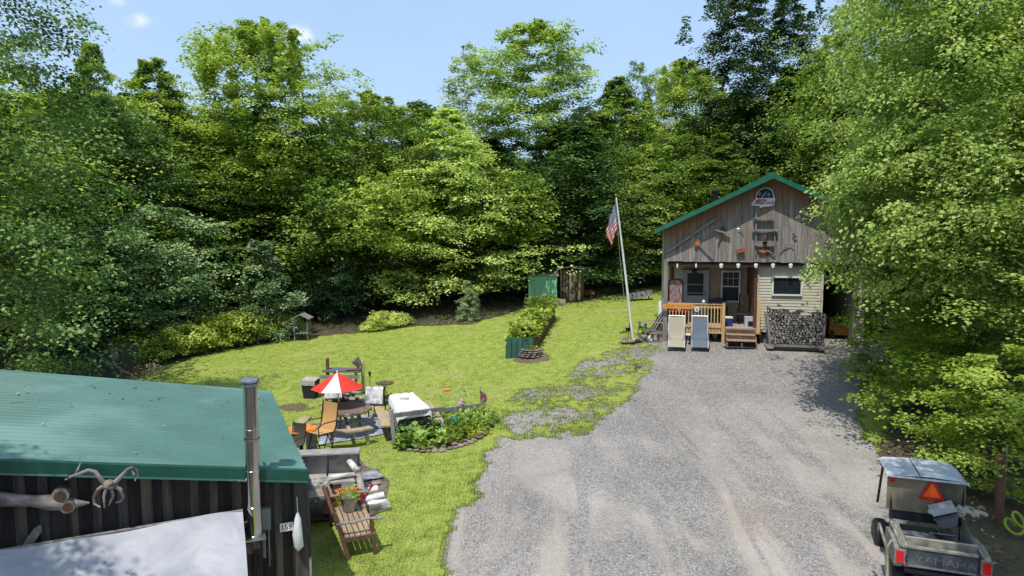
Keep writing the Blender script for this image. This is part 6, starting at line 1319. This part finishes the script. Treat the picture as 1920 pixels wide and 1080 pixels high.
for i in range(12): a=i*.9; stone(t,(math.cos(a)*.17,math.sin(a)*.17,hz_+.03),.05,mat=None)
# white-clothed picnic table
tl=[G(0,0)]*0
g=GC(768,800); rz=math.radians(56)
Yc=GC(768,798).y; 
c=Vector(atY(765,754,Yc+.15)); gc=gp(c.x,c.y); ht=.76; 
p=[Vector(atz(*q,gc.z+ht)) for q in ((731,740),(774,736),(806,764),(747,773))]
cen=sum(p,Vector())/4; cen.z=float(gz(cen.x,cen.y)); ht=p[0].z-cen.z
t=thing('picnic_table','wooden picnic table with attached benches under a white cloth, right of the round one','picnic table',cen)
q=[x-cen for x in p]; 
MB().add([v-Vector((0,0,.02)) for v in q]+[v-Vector((0,0,.06)) for v in q],[(0,1,2,3),(7,6,5,4),(0,4,5,1),(1,5,6,2),(2,6,7,3),(3,7,4,0)]).build('table_top',M['tablewood'],t)
ax=(q[3]-q[0]).normalized(); sd=(q[1]-q[0]).normalized()
for s in (-1,1):
    o_=(sd*s*.72); o_=o_+Vector((0,0,.42-0))
    hl=(q[3]-q[0]).length/2; MB().beam(o_-ax*hl,o_+ax*hl,.24,.045).build('bench',M['tablewood'],t)
for s in (-1,1):
    o_=ax*s*hl*.7
    MB().beam(o_-sd*.8+Vector((0,0,.37)),o_+sd*.8+Vector((0,0,.37)),.05,.09).build('cross_beam',M['oldwood'],t)
    for r_ in (-1,1): MB().beam(o_+sd*r_*.62,o_+sd*r_*.25+Vector((0,0,ht-.06)),.06,.09).build('leg',M['oldwood'],t)
def clf(u,v):
    e=.16
    uu=min(max((u*(1+2*e)-e),0),1); vv=min(max((v*(1+2*e)-e),0),1)
    top=(q[0].lerp(q[1],uu)).lerp(q[3].lerp(q[2],uu),vv)
    ou=(u*(1+2*e)-e)-uu; ov=(v*(1+2*e)-e)-vv; dr=(abs(ou)+abs(ov))*1.25
    return top+sd*(ou*.25+.012*(1 if ou>0 else -1 if ou<0 else 0))+ax*(ov*.25+.012*(1 if ov>0 else -1 if ov<0 else 0))+Vector((0,0,.012-dr+.012*math.sin(u*23)*math.sin(v*19)*(1 if dr>0 else .2)))
o=MB().grid(22,26,clf).build('tablecloth',M['cloth'],smooth=True); o.location=cen; tag(o,'white patterned cloth draped over the rectangular picnic table','tablecloth')
t=thing('trivet','small grey wire trivet lying in the middle of the white tablecloth','trivet',cen+q[0].lerp(q[2],.38)+Vector((0,0,.02))); MB().box((0,0,.01),(.26,.16,.015)).build('plate',M['greycloth'],t)
g=GC(838,733); t=thing('orange_disc','small orange frisbee lying on the lawn between patio and raised bed','frisbee',g); MB().lathe([(.13,.02),(.14,.05),(.12,.06),(.01,.065)],14).build('disc',M['orange'],t,smooth=True)
# ================================================================ FLOWER BED with rail
t=thing('rail_fence','single weathered split rail on two posts along the back of the flower bed','fence',GC(741,836))
b0=t.location; pA=b0; pAt=Vector(atY(733,768,pA.y))
MB().beam(Vector((0,0,-.1)),pAt-b0,.1,.11).build('post',M['greywood'],t)
pB=GC(905,782); pBt=Vector(atY(905,752,pB.y)); MB().beam(pB-b0-Vector((0,0,.1)),pBt-b0+Vector((0,0,.05)),.1,.1).build('post',M['greywood'],t)
rA=Vector(atY(740,779,pA.y)); rB=Vector(atY(908,758,pB.y))
m1=rA.lerp(rB,.52); MB().beam(rA-b0,m1-b0+Vector((0,0,.02)),.07,.11).build('rail',M['greywood'],t); MB().beam(m1-b0-Vector((0,0,.01)),rB-b0,.07,.10).build('rail',M['greywood'],t)
MB().beam(GC(727,810)-b0+Vector((0,0,.06)),GC(768,806)-b0+Vector((0,0,.06)),.09,.09).build('ground_timber',M['greywood'],t)
# border stones
t=thing('stone_border','curved border of flat brown stones edging the flower bed','stone edging',GC(830,842))
b0=t.location; path=[GC(*p_) for p_ in [(741,836),(755,843),(775,848),(800,850),(825,848),(850,843),(872,836),(892,827),(907,817),(918,806),(920,795),(917,785),(910,778)]]
def along(path,step):
    out=[];acc=0
    for a,b in zip(path[:-1],path[1:]):
        L_=(b-a).length; k=acc
        while k<L_: out.append((a.lerp(b,k/L_),math.atan2(b.y-a.y,b.x-a.x))); k+=step
        acc=k-L_
    return out
for i,(p_,a) in enumerate(along(path,.17)):
    stone(t,p_-b0+Vector((rn.uniform(-.03,.03),rn.uniform(-.03,.03),.05)),rn.uniform(.09,.13),(rn.uniform(-.2,.2),rn.uniform(-.2,.2),a+rn.uniform(-.3,.3)),.75)
    if i%2: stone(t,p_-b0+Vector((rn.uniform(-.04,.04),rn.uniform(.02,.08),.13)),rn.uniform(.07,.1),None,.6)
soil=pm('garden_soil',T3(112,90,70),T3(66,52,42),(12,12,12),.95,bump=.8)
# bed plants
def clump(name,label,px,py,r,n,mat,leaf,up=.8,cat='plant',seed=1,k=9,group=None):
    g=GC(px,py); o=tuft(name,None,(0,0,.02),r,n,mat,leaf,seed,up,k); o.location=g; tag(o,label,cat,group); return o
M['hosta']=leafmat('hosta_leaf',T3(104,134,58),T3(176,196,110),.3)
clump('hosta','broad-leaved pale hosta at the left front corner of the flower bed',778,836,.38,44,M['hosta'],.19,.9,seed=31)
clump('hosta','second broad-leaved plant just right of the corner hosta',806,838,.32,34,M['hosta'],.16,.8,seed=32)
clump('garden_plant','grey-green feathery plant under the left half of the rail',775,812,.48,70,M['lf_pale'],.09,1.0,seed=33)
clump('garden_plant','low bright plant in the middle of the bed front',835,830,.36,50,M['lf_sun'],.08,.8,seed=34)
clump('garden_plant','bushy dark green plant in the middle of the bed',850,815,.5,80,M['lf_mid'],.09,.8,seed=35)
clump('garden_plant','leafy green plant right of the bed middle',880,808,.5,90,M['lf_beech'],.10,.75,seed=36)
clump('garden_plant','leafy plant at the right end of the bed below the small flag',902,795,.42,70,M['lf_mid'],.09,.8,seed=37)
clump('garden_plant','low yellow-green plants along the right stones of the bed',895,818,.28,34,M['lf_yellow'],.08,.7,seed=38)
clump('garden_plant','green plant behind the rail at the bed middle',835,800,.45,60,M['lf_beech'],.09,.8,seed=39)
clump('garden_plant','tall thin flowering stems rising above the rail at the bed centre',868,790,.22,40,M['lf_pale'],.05,4.2,seed=40)
clump('garden_plant','leafy plant behind the rail near the right post',888,786,.35,50,M['lf_mid'],.08,1.0,seed=41)
clump('flowers','small pink flowers beside the rail at the right of the bed',872,775,.16,14,M['flowers_pink'],.05,2.0,'flowers',42)
clump('flowers','orange-red flowers low in the middle of the bed',854,806,.22,20,M['flowers_orange'],.05,1.6,'flowers',43)
g=GC(852,812); t=thing('gazing_globe','teal glass garden globe on a stand in the middle of the flower bed','garden globe',g); hz_=float(atY(852,788,g.y)[2])-g.z
MB().tube([(0,0,0),(0,0,hz_-.1)],.03,6).build('stand',M['terracotta'],t); b_=MB(); b_.rock((0,0,hz_),(.11,.11,.12),1,True,0); b_.build('globe',M['teal'],t,smooth=True)
g=GC(830,818); t=thing('garden_figure','small pale garden figure standing among the bed plants left of the globe','figurine',g); MB().lathe([(.06,0),(.05,.2),(.03,.3),(.05,.36),(.03,.43)],10).build('figure',plainmat('palestone',T3(180,184,190)),t,smooth=True)
q=Vector(atY(864,756,GC(864,795).y)); t=thing('rail_ornament','small pinkish weathered ornament perched on the middle of the split rail','ornament',q); b_=MB(); b_.rock((0,0,0),(.12,.06,.07),7,True,.25); b_.rock((.02,0,.07),(.06,.05,.06),8,True,.2); b_.build('ornament',plainmat('pinkstone',T3(186,156,150)),t)
q=Vector(atY(902,757,pB.y-.05)); t=thing('garden_flag','small striped garden flag on a dark stick at the right end of the rail','flag',q); hz_=float(atY(901,724,pB.y)[2])-q.z
MB().tube([(0,0,-.3),(-.02,0,hz_)],.008,5).build('stick',M['black'],t)
MB().grid(8,5,lambda u,v:(-.02+.17*u+.02*math.sin(v*4),.03*math.sin(u*8),hz_*.25+.26*v-.09*u)).build('cloth',pm('garden_flag_cloth',T3(196,90,110),T3(60,64,120),(1,1,30),.8,lo=.45,hi=.55),t,smooth=True)
MB().prism([(0,0),(.06,0),(.1,.12),(-.02,.14)],(.06,0,-.3),(1,0,0),(0,0,1),(0,1,0),.05).build('bow',plainmat('lilac',T3(150,130,150)),t)
# ================================================================ BIRCH RAILING, BENCH AND POTS beside the shed
M['canvas']=M['greycloth']
t=thing('birch_railing','railing of white birch logs on the right side of the green-roofed shed','railing',GC(683,958)); b0=t.location
Yp=b0.y; pt=Vector(atY(672,887,Yp)); 
MB().tube([Vector((0,0,-.1)),(pt-b0)*.5+Vector((.01,0,0)),pt-b0+Vector((0,0,.02))],[.075,.068,.07],10).build('post',M['birch'],t,smooth=True)
la=Vector(atY(578,908,Yp-.25)); MB().tube([pt-b0+Vector((.04,0,-.02)),pt.lerp(la,.5)-b0+Vector((0,0,.02)),la-b0],[.055,.06,.05],10).build('rail',M['birch'],t,smooth=True)
pc_=Vector(atY(650,858,Yp+1.25)); MB().tube([pt-b0+Vector((0,-.05,.04)),pc_-b0],[.07,.06],10).build('rail',M['birch'],t,smooth=True)
pg=gp(pc_.x,pc_.y); MB().tube([pg-b0,pc_-b0+Vector((0,0,.12))],[.06,.055],10).build('post',M['birch'],t,smooth=True)
lb=Vector(atY(596,942,Yp-.2)); lc=Vector(atY(668,920,Yp)); MB().tube([lb-b0,lc-b0],.045,8).build('rail',M['birch'],t,smooth=True)
ld=Vector(atY(545,950,Yp+.1)); le=Vector(atY(592,938,Yp-.1)); MB().tube([ld-b0,le-b0],.05,8).build('rail',M['birch'],t,smooth=True)
MB().tube([pt-b0+Vector((-.06,.02,-.1)),Vector((-.02,.25,.1))+Vector((.0,0,.2))],.04,8).build('brace',M['birch'],t,smooth=True)
MB().tube([pg-b0+Vector((0,0,.1)),Vector((0,.05,.12))],.045,8).build('rail',M['birch'],t,smooth=True)
# canvas hung on it and canvas-covered seat
o=MB().grid(16,10,lambda u,v:(la.lerp(pt,.05+.42*u)-la)+Vector((0,.05-.13*min(v*4,1)-.03*math.sin(u*9),.06-.34*v*math.sin(math.pi*min(max(u,.03),.97))**.5+.02*math.sin(u*22)))).build('canvas_drape',M['canvas'],smooth=True); o.location=la; tag(o,'grey canvas sagging over the birch rail beside the shed corner','canvas')
c=Vector(atY(612,892,Yp+.7)); g=gp(c.x,c.y); t=thing('covered_settee','grey canvas-covered garden settee standing behind the birch rail','settee',g,R(8))
zt=.92; 
for k,(x0,x1) in enumerate(((-.78,-.02),(.02,.62))):
    MB().grid(10,10,lambda u,v:(x0+(x1-x0)*u,.22+.1*v+.02*math.sin(u*6+k),.30+.62*v+.02*math.sin(u*9+v*3))).build('back_cushion',M['canvas'],t,smooth=True)
    MB().box(((x0+x1)/2,-.05,.38),(x1-x0,.56,.14)).build('seat_cushion',M['canvas'],t)
MB().box((-.08,.33,.5),(1.5,.05,.86)).build('back_frame',M['greywood'],t); MB().box((-.08,.2,.93),(1.52,.36,.03)).build('top_cover',pm('cover_grey',T3(156,154,152),T3(130,128,126),(5,5,5),.8),t)
for sx in (-.82,.68): MB().box((sx,0,.3),(.06,.6,.6)).build('arm',M['oldwood'],t)
o=thing('paved_pad','',''); bpy.data.objects.remove(o)
pad=[GC(*p_) for p_ in [(560,880),(655,842),(690,880),(735,885),(720,960),(690,975),(560,985)]]
c=sum(pad,Vector())/7; mb=MB(); 
o=MB().prism([((p_-c).x,(p_-c).y) for p_ in pad],(0,0,0),(1,0,0),(0,1,0),(0,0,1),.01); 
oo=o.build('bare_pad',pm('bare_soil',T3(118,106,94),T3(74,64,56),(7,7,7),.95,bump=.7),kind='structure'); oo.location=c+Vector((0,0,.035))
def mat_quad(name,label,pts,mat,cat,lift):
    P_q=[GC(*p_) for p_ in pts]; c=P_q[0]; o=MB().grid(6,6,lambda u,v:(lambda w:Vector((w.x,w.y,float(gz(w.x,w.y))+lift+.006*math.sin(u*7+v*5)))-c)(P_q[0].lerp(P_q[1],u).lerp(P_q[3].lerp(P_q[2],u),v))).build(name,mat); o.location=c; tag(o,label,cat)
mat_quad('doormat','light grey worn mat lying on the bare ground right of the birch post',[(683,908),(719,900),(706,886),(676,892)],pm('mat_grey',T3(160,158,162),T3(110,110,116),(6,6,6),.9,lo=.4,hi=.6),'mat',.07)
mat_quad('flat_stone','flat tan flagstone sunk in the ground just below the grey mat',[(684,919),(715,912),(712,905),(684,909)],M['stone'],'flagstone',.06)
g=GC(585,872); mat_quad('slate_slab','dark grey slab of paving behind the settee beside the roof edge',[(572,884),(640,866),(632,850),(566,862)],plainmat('slab',T3(104,102,102)),'paving',.06)
# birch logs lying in a heap
g=GC(698,955); t=thing('birch_log_heap','heap of short cut white birch logs on the ground at the railing foot','logs',g)
for i,(x,y,z,a,L_,r_) in enumerate([(-.12,.12,.32,.5,.42,.065),(.02,.08,.2,.45,.4,.07),(.1,-.02,.1,.2,.42,.075),(.18,-.18,.08,.5,.42,.085),(-.1,-.1,.07,.3,.4,.07),(.0,.2,.07,.4,.4,.07),(-.05,0,.2,.7,.38,.06)]):
    dx_=math.cos(a)*L_/2; dy_=math.sin(a)*L_/2; lg=MB().tube([(x-dx_,y-dy_,z),(x+dx_,y+dy_,z+.02)],r_,10).build('log',M['birch'],t,smooth=True)
    MB().tube([(x-dx_*1.0,y-dy_*1.0,z),(x-dx_*1.02,y-dy_*1.02,z)],r_*.85,10).build('cut_face',M['tablewood'],lg)
# long slatted bench facing right
bn=G(664,1046); t=thing('garden_bench','old brown slatted bench with pots on it in the grass by the shed corner','bench',gp(bn.x-.12,bn.y+.55),R(112))
# local: x along length, y toward back(-) facing +... back at -x side of world
bw=woodmat('bench_wood',T3(176,154,126),T3(124,100,78),T3(140,122,102),sc=(2,14,14),var=.12)
Lb=1.35
for i in range(6): MB().box((0,-.25+i*.095,.42-.0*i),(Lb,.075,.028)).build('seat_slat',bw,t)
for i in range(5): MB().box((0,.30+.035*i,.50+i*.075),(Lb,.024,.06)).build('back_slat',M['rust_wood'],t)
for s in (-1,1):
    x=s*(Lb/2-.03)
    MB().beam((x,-.26,0),(x,-.2,.66),.06,.07).build('leg',M['rust_wood'],t); MB().beam((x,.2,0),(x,.42,.86),.06,.07).build('leg',M['rust_wood'],t)
    MB().tube([(x,-.38,.66),(x,-.1,.69),(x,.1,.66),(x,.4,.68)],.035,8,ry=.7).build('armrest',M['greywood'],t); MB().box((x,0,.37),(.05,.5,.07)).build('side_rail',M['rust_wood'],t)
MB().beam((-Lb/2,.45,.86),(Lb/2,.45,.86),.05,.06).build('top_rail',M['rust_wood'],t)
BM=Matrix.Translation(t.location)@Matrix.Rotation(R(112),4,'Z')
def onbench(x,y,z): return BM@Vector((x,y,z))
p_=onbench(.42,.02,.45); t=thing('galvanised_planter','pale metal pail of green and orange flowers on the middle of the bench','flower pot',p_); MB().lathe([(.12,0),(.17,.25),(.18,.26),(.155,.25),(.1,.22)],18).build('pail',M['steel'],t,smooth=True); tuft('foliage',t,(0,0,.22),.17,20,M['lf_sun'],.06,51); tuft('flowers',t,(0,0,.28),.16,8,M['flowers_orange'],.05,52)
p_=GC(668,972); t=thing('watering_can','bright red plastic watering can standing behind the bench seat','watering can',Vector((p_.x+.05,p_.y,p_.z+.28)))
MB().lathe([(.11,0),(.12,.2),(.1,.27),(.06,.28)],14).build('body',M['red'],t,smooth=True); MB().tube([(.08,0,.08),(.2,.05,.25),(.27,.08,.36)],[.03,.02,.03],8).build('spout',M['red'],t,smooth=True); MB().tube([(-.1,0,.08),(-.18,0,.2),(-.1,0,.32),(.02,0,.3)],.014,6).build('handle',M['red'],t)
MB().box((0,0,-.14),(.3,.26,.26)).build('stand',M['oldwood'],t)
p_=Vector(atY(641,940,Yp-.35)); g=gp(p_.x,p_.y); t=thing('window_box_planter','wooden trough of orange and green flowers at the birch rail above the bench','flower box',g); hh=p_.z-g.z-.05
MB().prism([(-.32,hh-.16),(.32,hh-.16),(.36,hh),(-.36,hh)],(0,-.1,0),(1,0,0),(0,0,1),(0,1,0),.2).build('trough',M['terracotta'],t)
for sx in (-.25,.25): MB().box((sx,0,(hh-.16)/2),(.05,.14,hh-.16)).build('leg',M['rust_wood'],t)
tuft('foliage',t,(0,0,hh),.26,30,M['lf_sun'],.06,53); tuft('flowers',t,(0,0,hh+.02),.26,22,M['flowers_orange'],.06,54)
p_=Vector(atY(618,925,Yp-.3)); t=thing('hanging_chain','thin pale chain hanging from the birch rail over the pail','chain',p_)
for i in range(9): MB().tube([(0,0,-.05*i),(.006,0,-.05*i-.025),(0,0,-.05*i-.045)],.007,5).build('link',M['steel'],t)
g=GC(597,978); t=thing('slatted_tray','long empty grey wooden tray frame between the shed corner and the bench','tray',g,R(112)); 
for yy in (-.22,.22): MB().box((0.1,yy,.62),(1.0,.035,.06)).build('side',M['greywood'],t)
for xx in (-.38,.58): MB().box((xx,0,.62),(.035,.4,.06)).build('end',M['greywood'],t)
for xx in (-.35,.55):
    for yy in (-.2,.2): MB().box((xx,yy,.3),(.04,.04,.6)).build('leg',M['dark'],t)
MB().box((.1,0,.585),(.95,.4,.012)).build('bottom',M['oldwood'],t)
# two dark boots/jackets hung on the rail
p_=Vector(atY(628,912,Yp-.15)); t=thing('hanging_jacket','dark jacket with dark red lining hung over the birch rail','jacket',p_)
MB().grid(8,8,lambda u,v:(-.14+.28*u,-.03+.02*math.sin(u*9),.06-.42*v)).build('jacket',plainmat('charcoal_cloth',T3(62,54,58)),t,smooth=True); MB().grid(4,6,lambda u,v:(-.02+.08*u,-.055,.0-.36*v)).build('lining',plainmat('wine_cloth',T3(104,40,48)),t)
# ================================================================ OFF-ROAD BUGGY (lower right)
uo=Vector(atY(1768,1010,9.75)); UG=float(gz(uo.x,uo.y)); 
UR=R(-20); t=thing('utility_vehicle','grey utility buggy with tan cab back and open cargo bed right of the drive','utility vehicle',(uo.x,uo.y,UG),UR); UV=t; US=.87; t.scale=(US,)*3
paint=pm('utv_dark',T3(72,76,82),T3(48,52,56),(3,3,3),.4,c3=T3(96,98,98)); bodyg=pm('utv_grey',T3(132,130,118),T3(102,100,92),(7,7,7),.6,c3=T3(152,146,130)); tanp=pm('utv_tan',T3(128,118,94),T3(108,98,78),(2,2,1),.6,c3=T3(104,96,80)); topm=pm('utv_top',T3(186,190,196),T3(150,155,165),(5,5,5),.4,c3=T3(204,206,210)); redl=plainmat('tail_red',T3(196,30,34),.25)
W2=.60   # half width; local y: forward +, tailgate at y=0
zf=.78; zr=1.10
# bed
MB().box((0,.62,zf),(1.16,1.24,.04)).build('bed_floor',paint,t)
tg=MB().box((0,.0,(zf+zr)/2),(1.04,.05,zr-zf+.02)).build('tailgate',paint,t)
MB().box((0,-.034,zf+.03),(1.0,.02,.03)).build('trim',M['steel'],tg); MB().box((0,-.01,zr+.03),(1.04,.07,.035)).build('top_lip',bodyg,tg)
m_=text('YAMAHA',.17,(0.05,-.031,(zf+zr)/2-.01),tg,plainmat('letter_grey',T3(94,98,102)),name='lettering',ext=.004); m_.scale=(1.3,1,1)
MB().box((0,.11,zr+.075),(1.06,.03,.14)).build('headboard_plank',bodyg,t); MB().box((0,.11,zr+.15),(1.08,.035,.02)).build('plank_edge',M['khaki'],t)
for s in (-1,1):
    MB().box((s*.58,.62,(zf+zr)/2+.01),(.05,1.22,zr-zf)).build('bed_side',paint,t)
    fd=MB().prism([(0,-.34),(.95,-.34),(.9,-.02),(.5,.03),(.1,.0),(0,-.05)],(s*.60,-.02,zr),(0,1,0),(0,0,1),(s,0,0),.12).build('fender',bodyg,t)
    MB().box((s*.64,-.05,zf+.17),(.12,.05,.20)).build('taillight',redl,t); MB().box((s*.64,-.035,zf+.17),(.16,.045,.25)).build('light_frame',bodyg,t)
for k in range(3): MB().tube([(-.62+.045*k,-.02,zr+.02),(-.64+.045*k,.85,zr+.10)],.024,8).build('roll_tube',bodyg,t)
MB().tube([(.6,0,zr+.02),(.56,1.2,zr+.14)],.022,8).build('roll_tube',M['steel'],t)
MB().box((0,-.02,zf-.07),(1.1,.08,.06)).build('bumper',M['blackmetal'],t); MB().box((0,.5,.5),(.8,1.2,.3)).build('chassis',M['black'],t); MB().box((0,2.0,.42),(1.1,1.3,.12)).build('floor_pan',M['black'],t)
for s in (-1,1):
    for y_ in (.42,2.35):
        w=MB().lathe([(.17,-.12),(.27,-.12),(.315,-.08),(.32,0),(.315,.08),(.27,.12),(.17,.12)],20).build('wheel',M['black'],t,smooth=True); w.location=(s*.58,y_,.32); w.rotation_euler=(0,R(90),0)
        r_=MB().lathe([(.01,.10),(.12,.09),(.17,.12),(.17,-.12),(.12,-.09),(.01,-.1)],16).build('rim',M['steel'],w,smooth=True)
    MB().tube([(s*.56,1.28,zf),(s*.60,1.33,1.93)],.025,8).build('cab_post',M['black'],t); MB().tube([(s*.56,2.9,.8),(s*.56,2.35,1.95)],.025,8).build('cab_post',M['black'],t)
# cab back panel and roof
MB().box((-.27,1.30,1.60),(.78,.02,.66)).build('back_panel',tanp,t); MB().box((.38,1.31,1.68),(.5,.015,.5)).build('back_panel',pm('back_window',T3(96,94,78),T3(72,70,60),(3,3,3),.3,c3=T3(118,110,90)),t)
MB().box((0,1.33,1.26),(1.2,.03,.36)).build('lower_panel',M['black'],t)
MB().grid(16,12,lambda u,v:((u-.5)*1.36,1.18+1.05*v,1.97+.03*math.sin(u*math.pi)+.02*v-(.09*max(0,(u-.86)/.14)**2)-(.03*max(0,(.06-u)/.06)))).build('roof',topm,t,smooth=True)
MB().box((0,1.19,1.955),(1.3,.03,.035)).build('roof_edge',topm,t); MB().box((-.14,1.7,2.015),(.015,1.0,.008)).build('roof_seam',M['black'],t)
MB().box((0,1.75,1.93),(1.24,.9,.02)).build('roof_liner',M['black'],t)
b_=MB(); b_.lathe([(.05,0),(.05,.012),(.01,.018)],14); o=b_.build('reflector',redl,t); o.location=(-.58,1.285,1.86); o.rotation_euler=(R(90),0,0)
tri=thing('warning_triangle','orange slow-vehicle triangle with dark red border on the back of the buggy cab','warning sign',(0,0,0)); 
UM=Matrix.Translation(Vector((uo.x,uo.y,UG)))@Matrix.Rotation(UR,4,'Z')@Matrix.Scale(US,4)
tri.scale=(US,)*3
tri.location=UM@Vector((.08,1.27,1.73)); tri.rotation_euler=(0,0,UR)
def tr(h): return [(-.21*h-.0,-.15*h),(-.17*h,-.19*h),(.17*h,-.19*h),(.21*h,-.15*h),(.04*h,.19*h),(-.04*h,.19*h)]
MB().prism(tr(1.0)[::-1],(0,0,0),(1,0,0),(0,0,1),(0,-1,0),.008).build('border',plainmat('dark_red',T3(176,40,20)),tri)
MB().prism([(-.14,-.125),(.14,-.125),(.015,.135),(-.015,.135)],(0,-.009,0),(1,0,0),(0,0,1),(0,-1,0),.006).build('panel',plainmat('fluor_orange',T3(250,92,20)),tri)
# things in the bed
def inbed(name,label,cat,x,y,z,rz=0): o=thing(name,label,cat,UM@Vector((x,y,z)),UR+rz); o.scale=(US,)*3; return o
t=inbed('grey_bin','grey plastic bin tipped on its side in front of the buggy cab back','bin',.27,1.08,1.33,R(-12)); t.rotation_euler=(R(20),R(-22),UR)
MB().add([(-.13,-.1,-.17),(.13,-.1,-.17),(.13,.1,-.17),(-.13,.1,-.17),(-.2,-.15,.12),(.2,-.15,.12),(.2,.15,.12),(-.2,.15,.12)],[(0,3,2,1),(0,1,5,4),(1,2,6,5),(2,3,7,6),(3,0,4,7)]).build('body',plainmat('bin_grey',T3(128,128,130)),t); MB().box((0,-.155,.13),(.42,.03,.03)).build('rim',M['steel'],t); MB().box((0,.155,.13),(.42,.03,.03)).build('rim',M['steel'],t); MB().box((0,0,.2),(.40,.30,.02)).build('lid',plainmat('lid_grey',T3(150,150,150)),t)
t=inbed('rag_bundle','bundle of pale dirty rags and rope hung at the right of the buggy cab back','rags',.60,1.10,1.44); b_=MB()
for i in range(9): b_.rock((rn.uniform(-.13,.13),rn.uniform(-.05,.05),rn.uniform(-.08,.08)),(.09,.07,.07),i+60,True,.3)
b_.build('rags',pm('rag',T3(178,172,156),T3(120,112,98),(20,20,20),.9,c3=T3(90,84,74)),t); MB().tube([(.1,0,.05),(.25,0,.03),(.32,0,0)],.04,7).build('rope_end',M['khaki'],t)
t=inbed('wire_basket','small open wire basket holding green bits at the front of the buggy bed','basket',.2,.75,zf+.03)
for (a_,b_) in (((-.2,-.16),(.2,-.16)),((.2,-.16),(.2,.16)),((.2,.16),(-.2,.16)),((-.2,.16),(-.2,-.16))):
    for z_ in (.02,.14,.25): MB().tube([(a_[0],a_[1],z_),(b_[0],b_[1],z_)],.006,4).build('wire',M['steel'],t)
b_=MB(); 
for i in range(8): b_.rock((rn.uniform(-.13,.13),rn.uniform(-.1,.1),.07),(.05,.05,.04),i,False,.3)
b_.build('contents',M['teal'],t,kind='stuff')
t=inbed('metal_plate','flat grey metal plate lying in the left half of the buggy bed','plate',-.22,.82,zf+.05); MB().box((0,0,.16),(.6,.42,.02)).build('plate',plainmat('plate_grey',T3(104,106,112)),t); MB().box((0,0,.075),(.5,.36,.15)).build('box',M['black'],t); 
t=inbed('white_cup','small white cup at the corner of the wire basket in the buggy bed','cup',.0,.66,zf+.03); MB().lathe([(.04,0),(.06,.14),(.05,.14)],12).build('cup',M['white'],t)
t=inbed('white_ball','white round bottle cap showing behind the tipped grey bin','bottle',.08,1.2,1.36); b_=MB(); b_.rock((0,0,0),(.07,.07,.07),1,True,0); b_.build('cap',M['white'],t,smooth=True)
t=inbed('long_stick','forked bare branch leaning at the left rear of the buggy','branch',-.78,.15,.05)
MB().tube([(0,-.2,-.2),(-.02,.05,.9),(-.12,.3,1.25)],[.03,.03,.02],7).build('branch',M['bark'],t); MB().tube([(-.02,.05,.9),(.06,.1,1.05)],.02,6).build('fork',M['bark'],t)
# posts and oddments on the bank right of the buggy
g=GC(1872,985); t=thing('fence_post','dark wooden post standing on the bank right of the buggy','post',g); hh=float(atY(1869,852,g.y)[2])-g.z
MB().beam((0,0,-.1),(-.02,0,hh),.11,.11).build('post',M['rust_wood'],t)
g=GC(1880,975); t=thing('metal_stake','thin grey metal stake beside the dark wooden post','stake',g); MB().tube([(0,0,0),(0,0,hh+.1)],.014,6).build('stake',M['steel'],t)
g=GC(1893,1010); t=thing('hose_coil','lime-green hose in loose loops on the ground by the dark post','hose',g)
pts=[(math.cos(a*.5)*.11*(1-.01*a)+.01*a,.15*math.sin(a*.5),.15+.12*math.sin(a*.5+.5)+.01*a) for a in range(26)]
MB().tube(pts,.028,7).build('hose',plainmat('lime',T3(128,150,44)),t,smooth=True)
g=GC(1885,950); t=thing('pale_jug','translucent pale jug hanging on the bank behind the dark post','jug',g+Vector((.12,.1,.3))); MB().lathe([(.1,-.15),(.12,0),(.1,.12),(.04,.17),(.03,.22)],12).build('jug',plainmat('milky',T3(120,130,126)),t,smooth=True)
g=GC(1668,742); t=thing('culvert_stone','flat dark stone lying across the ditch beside the drive verge','stone',g); stone(t,(0,0,.1),.45,(0,0,.2),.5)
g=GC(1655,715); t=thing('ditch_rocks','few pale rocks in the ditch at the top of the right verge','stones',g)
for i in range(6): stone(t,(rn.uniform(-.3,.3),rn.uniform(-.5,.5),.06),rn.uniform(.12,.22))
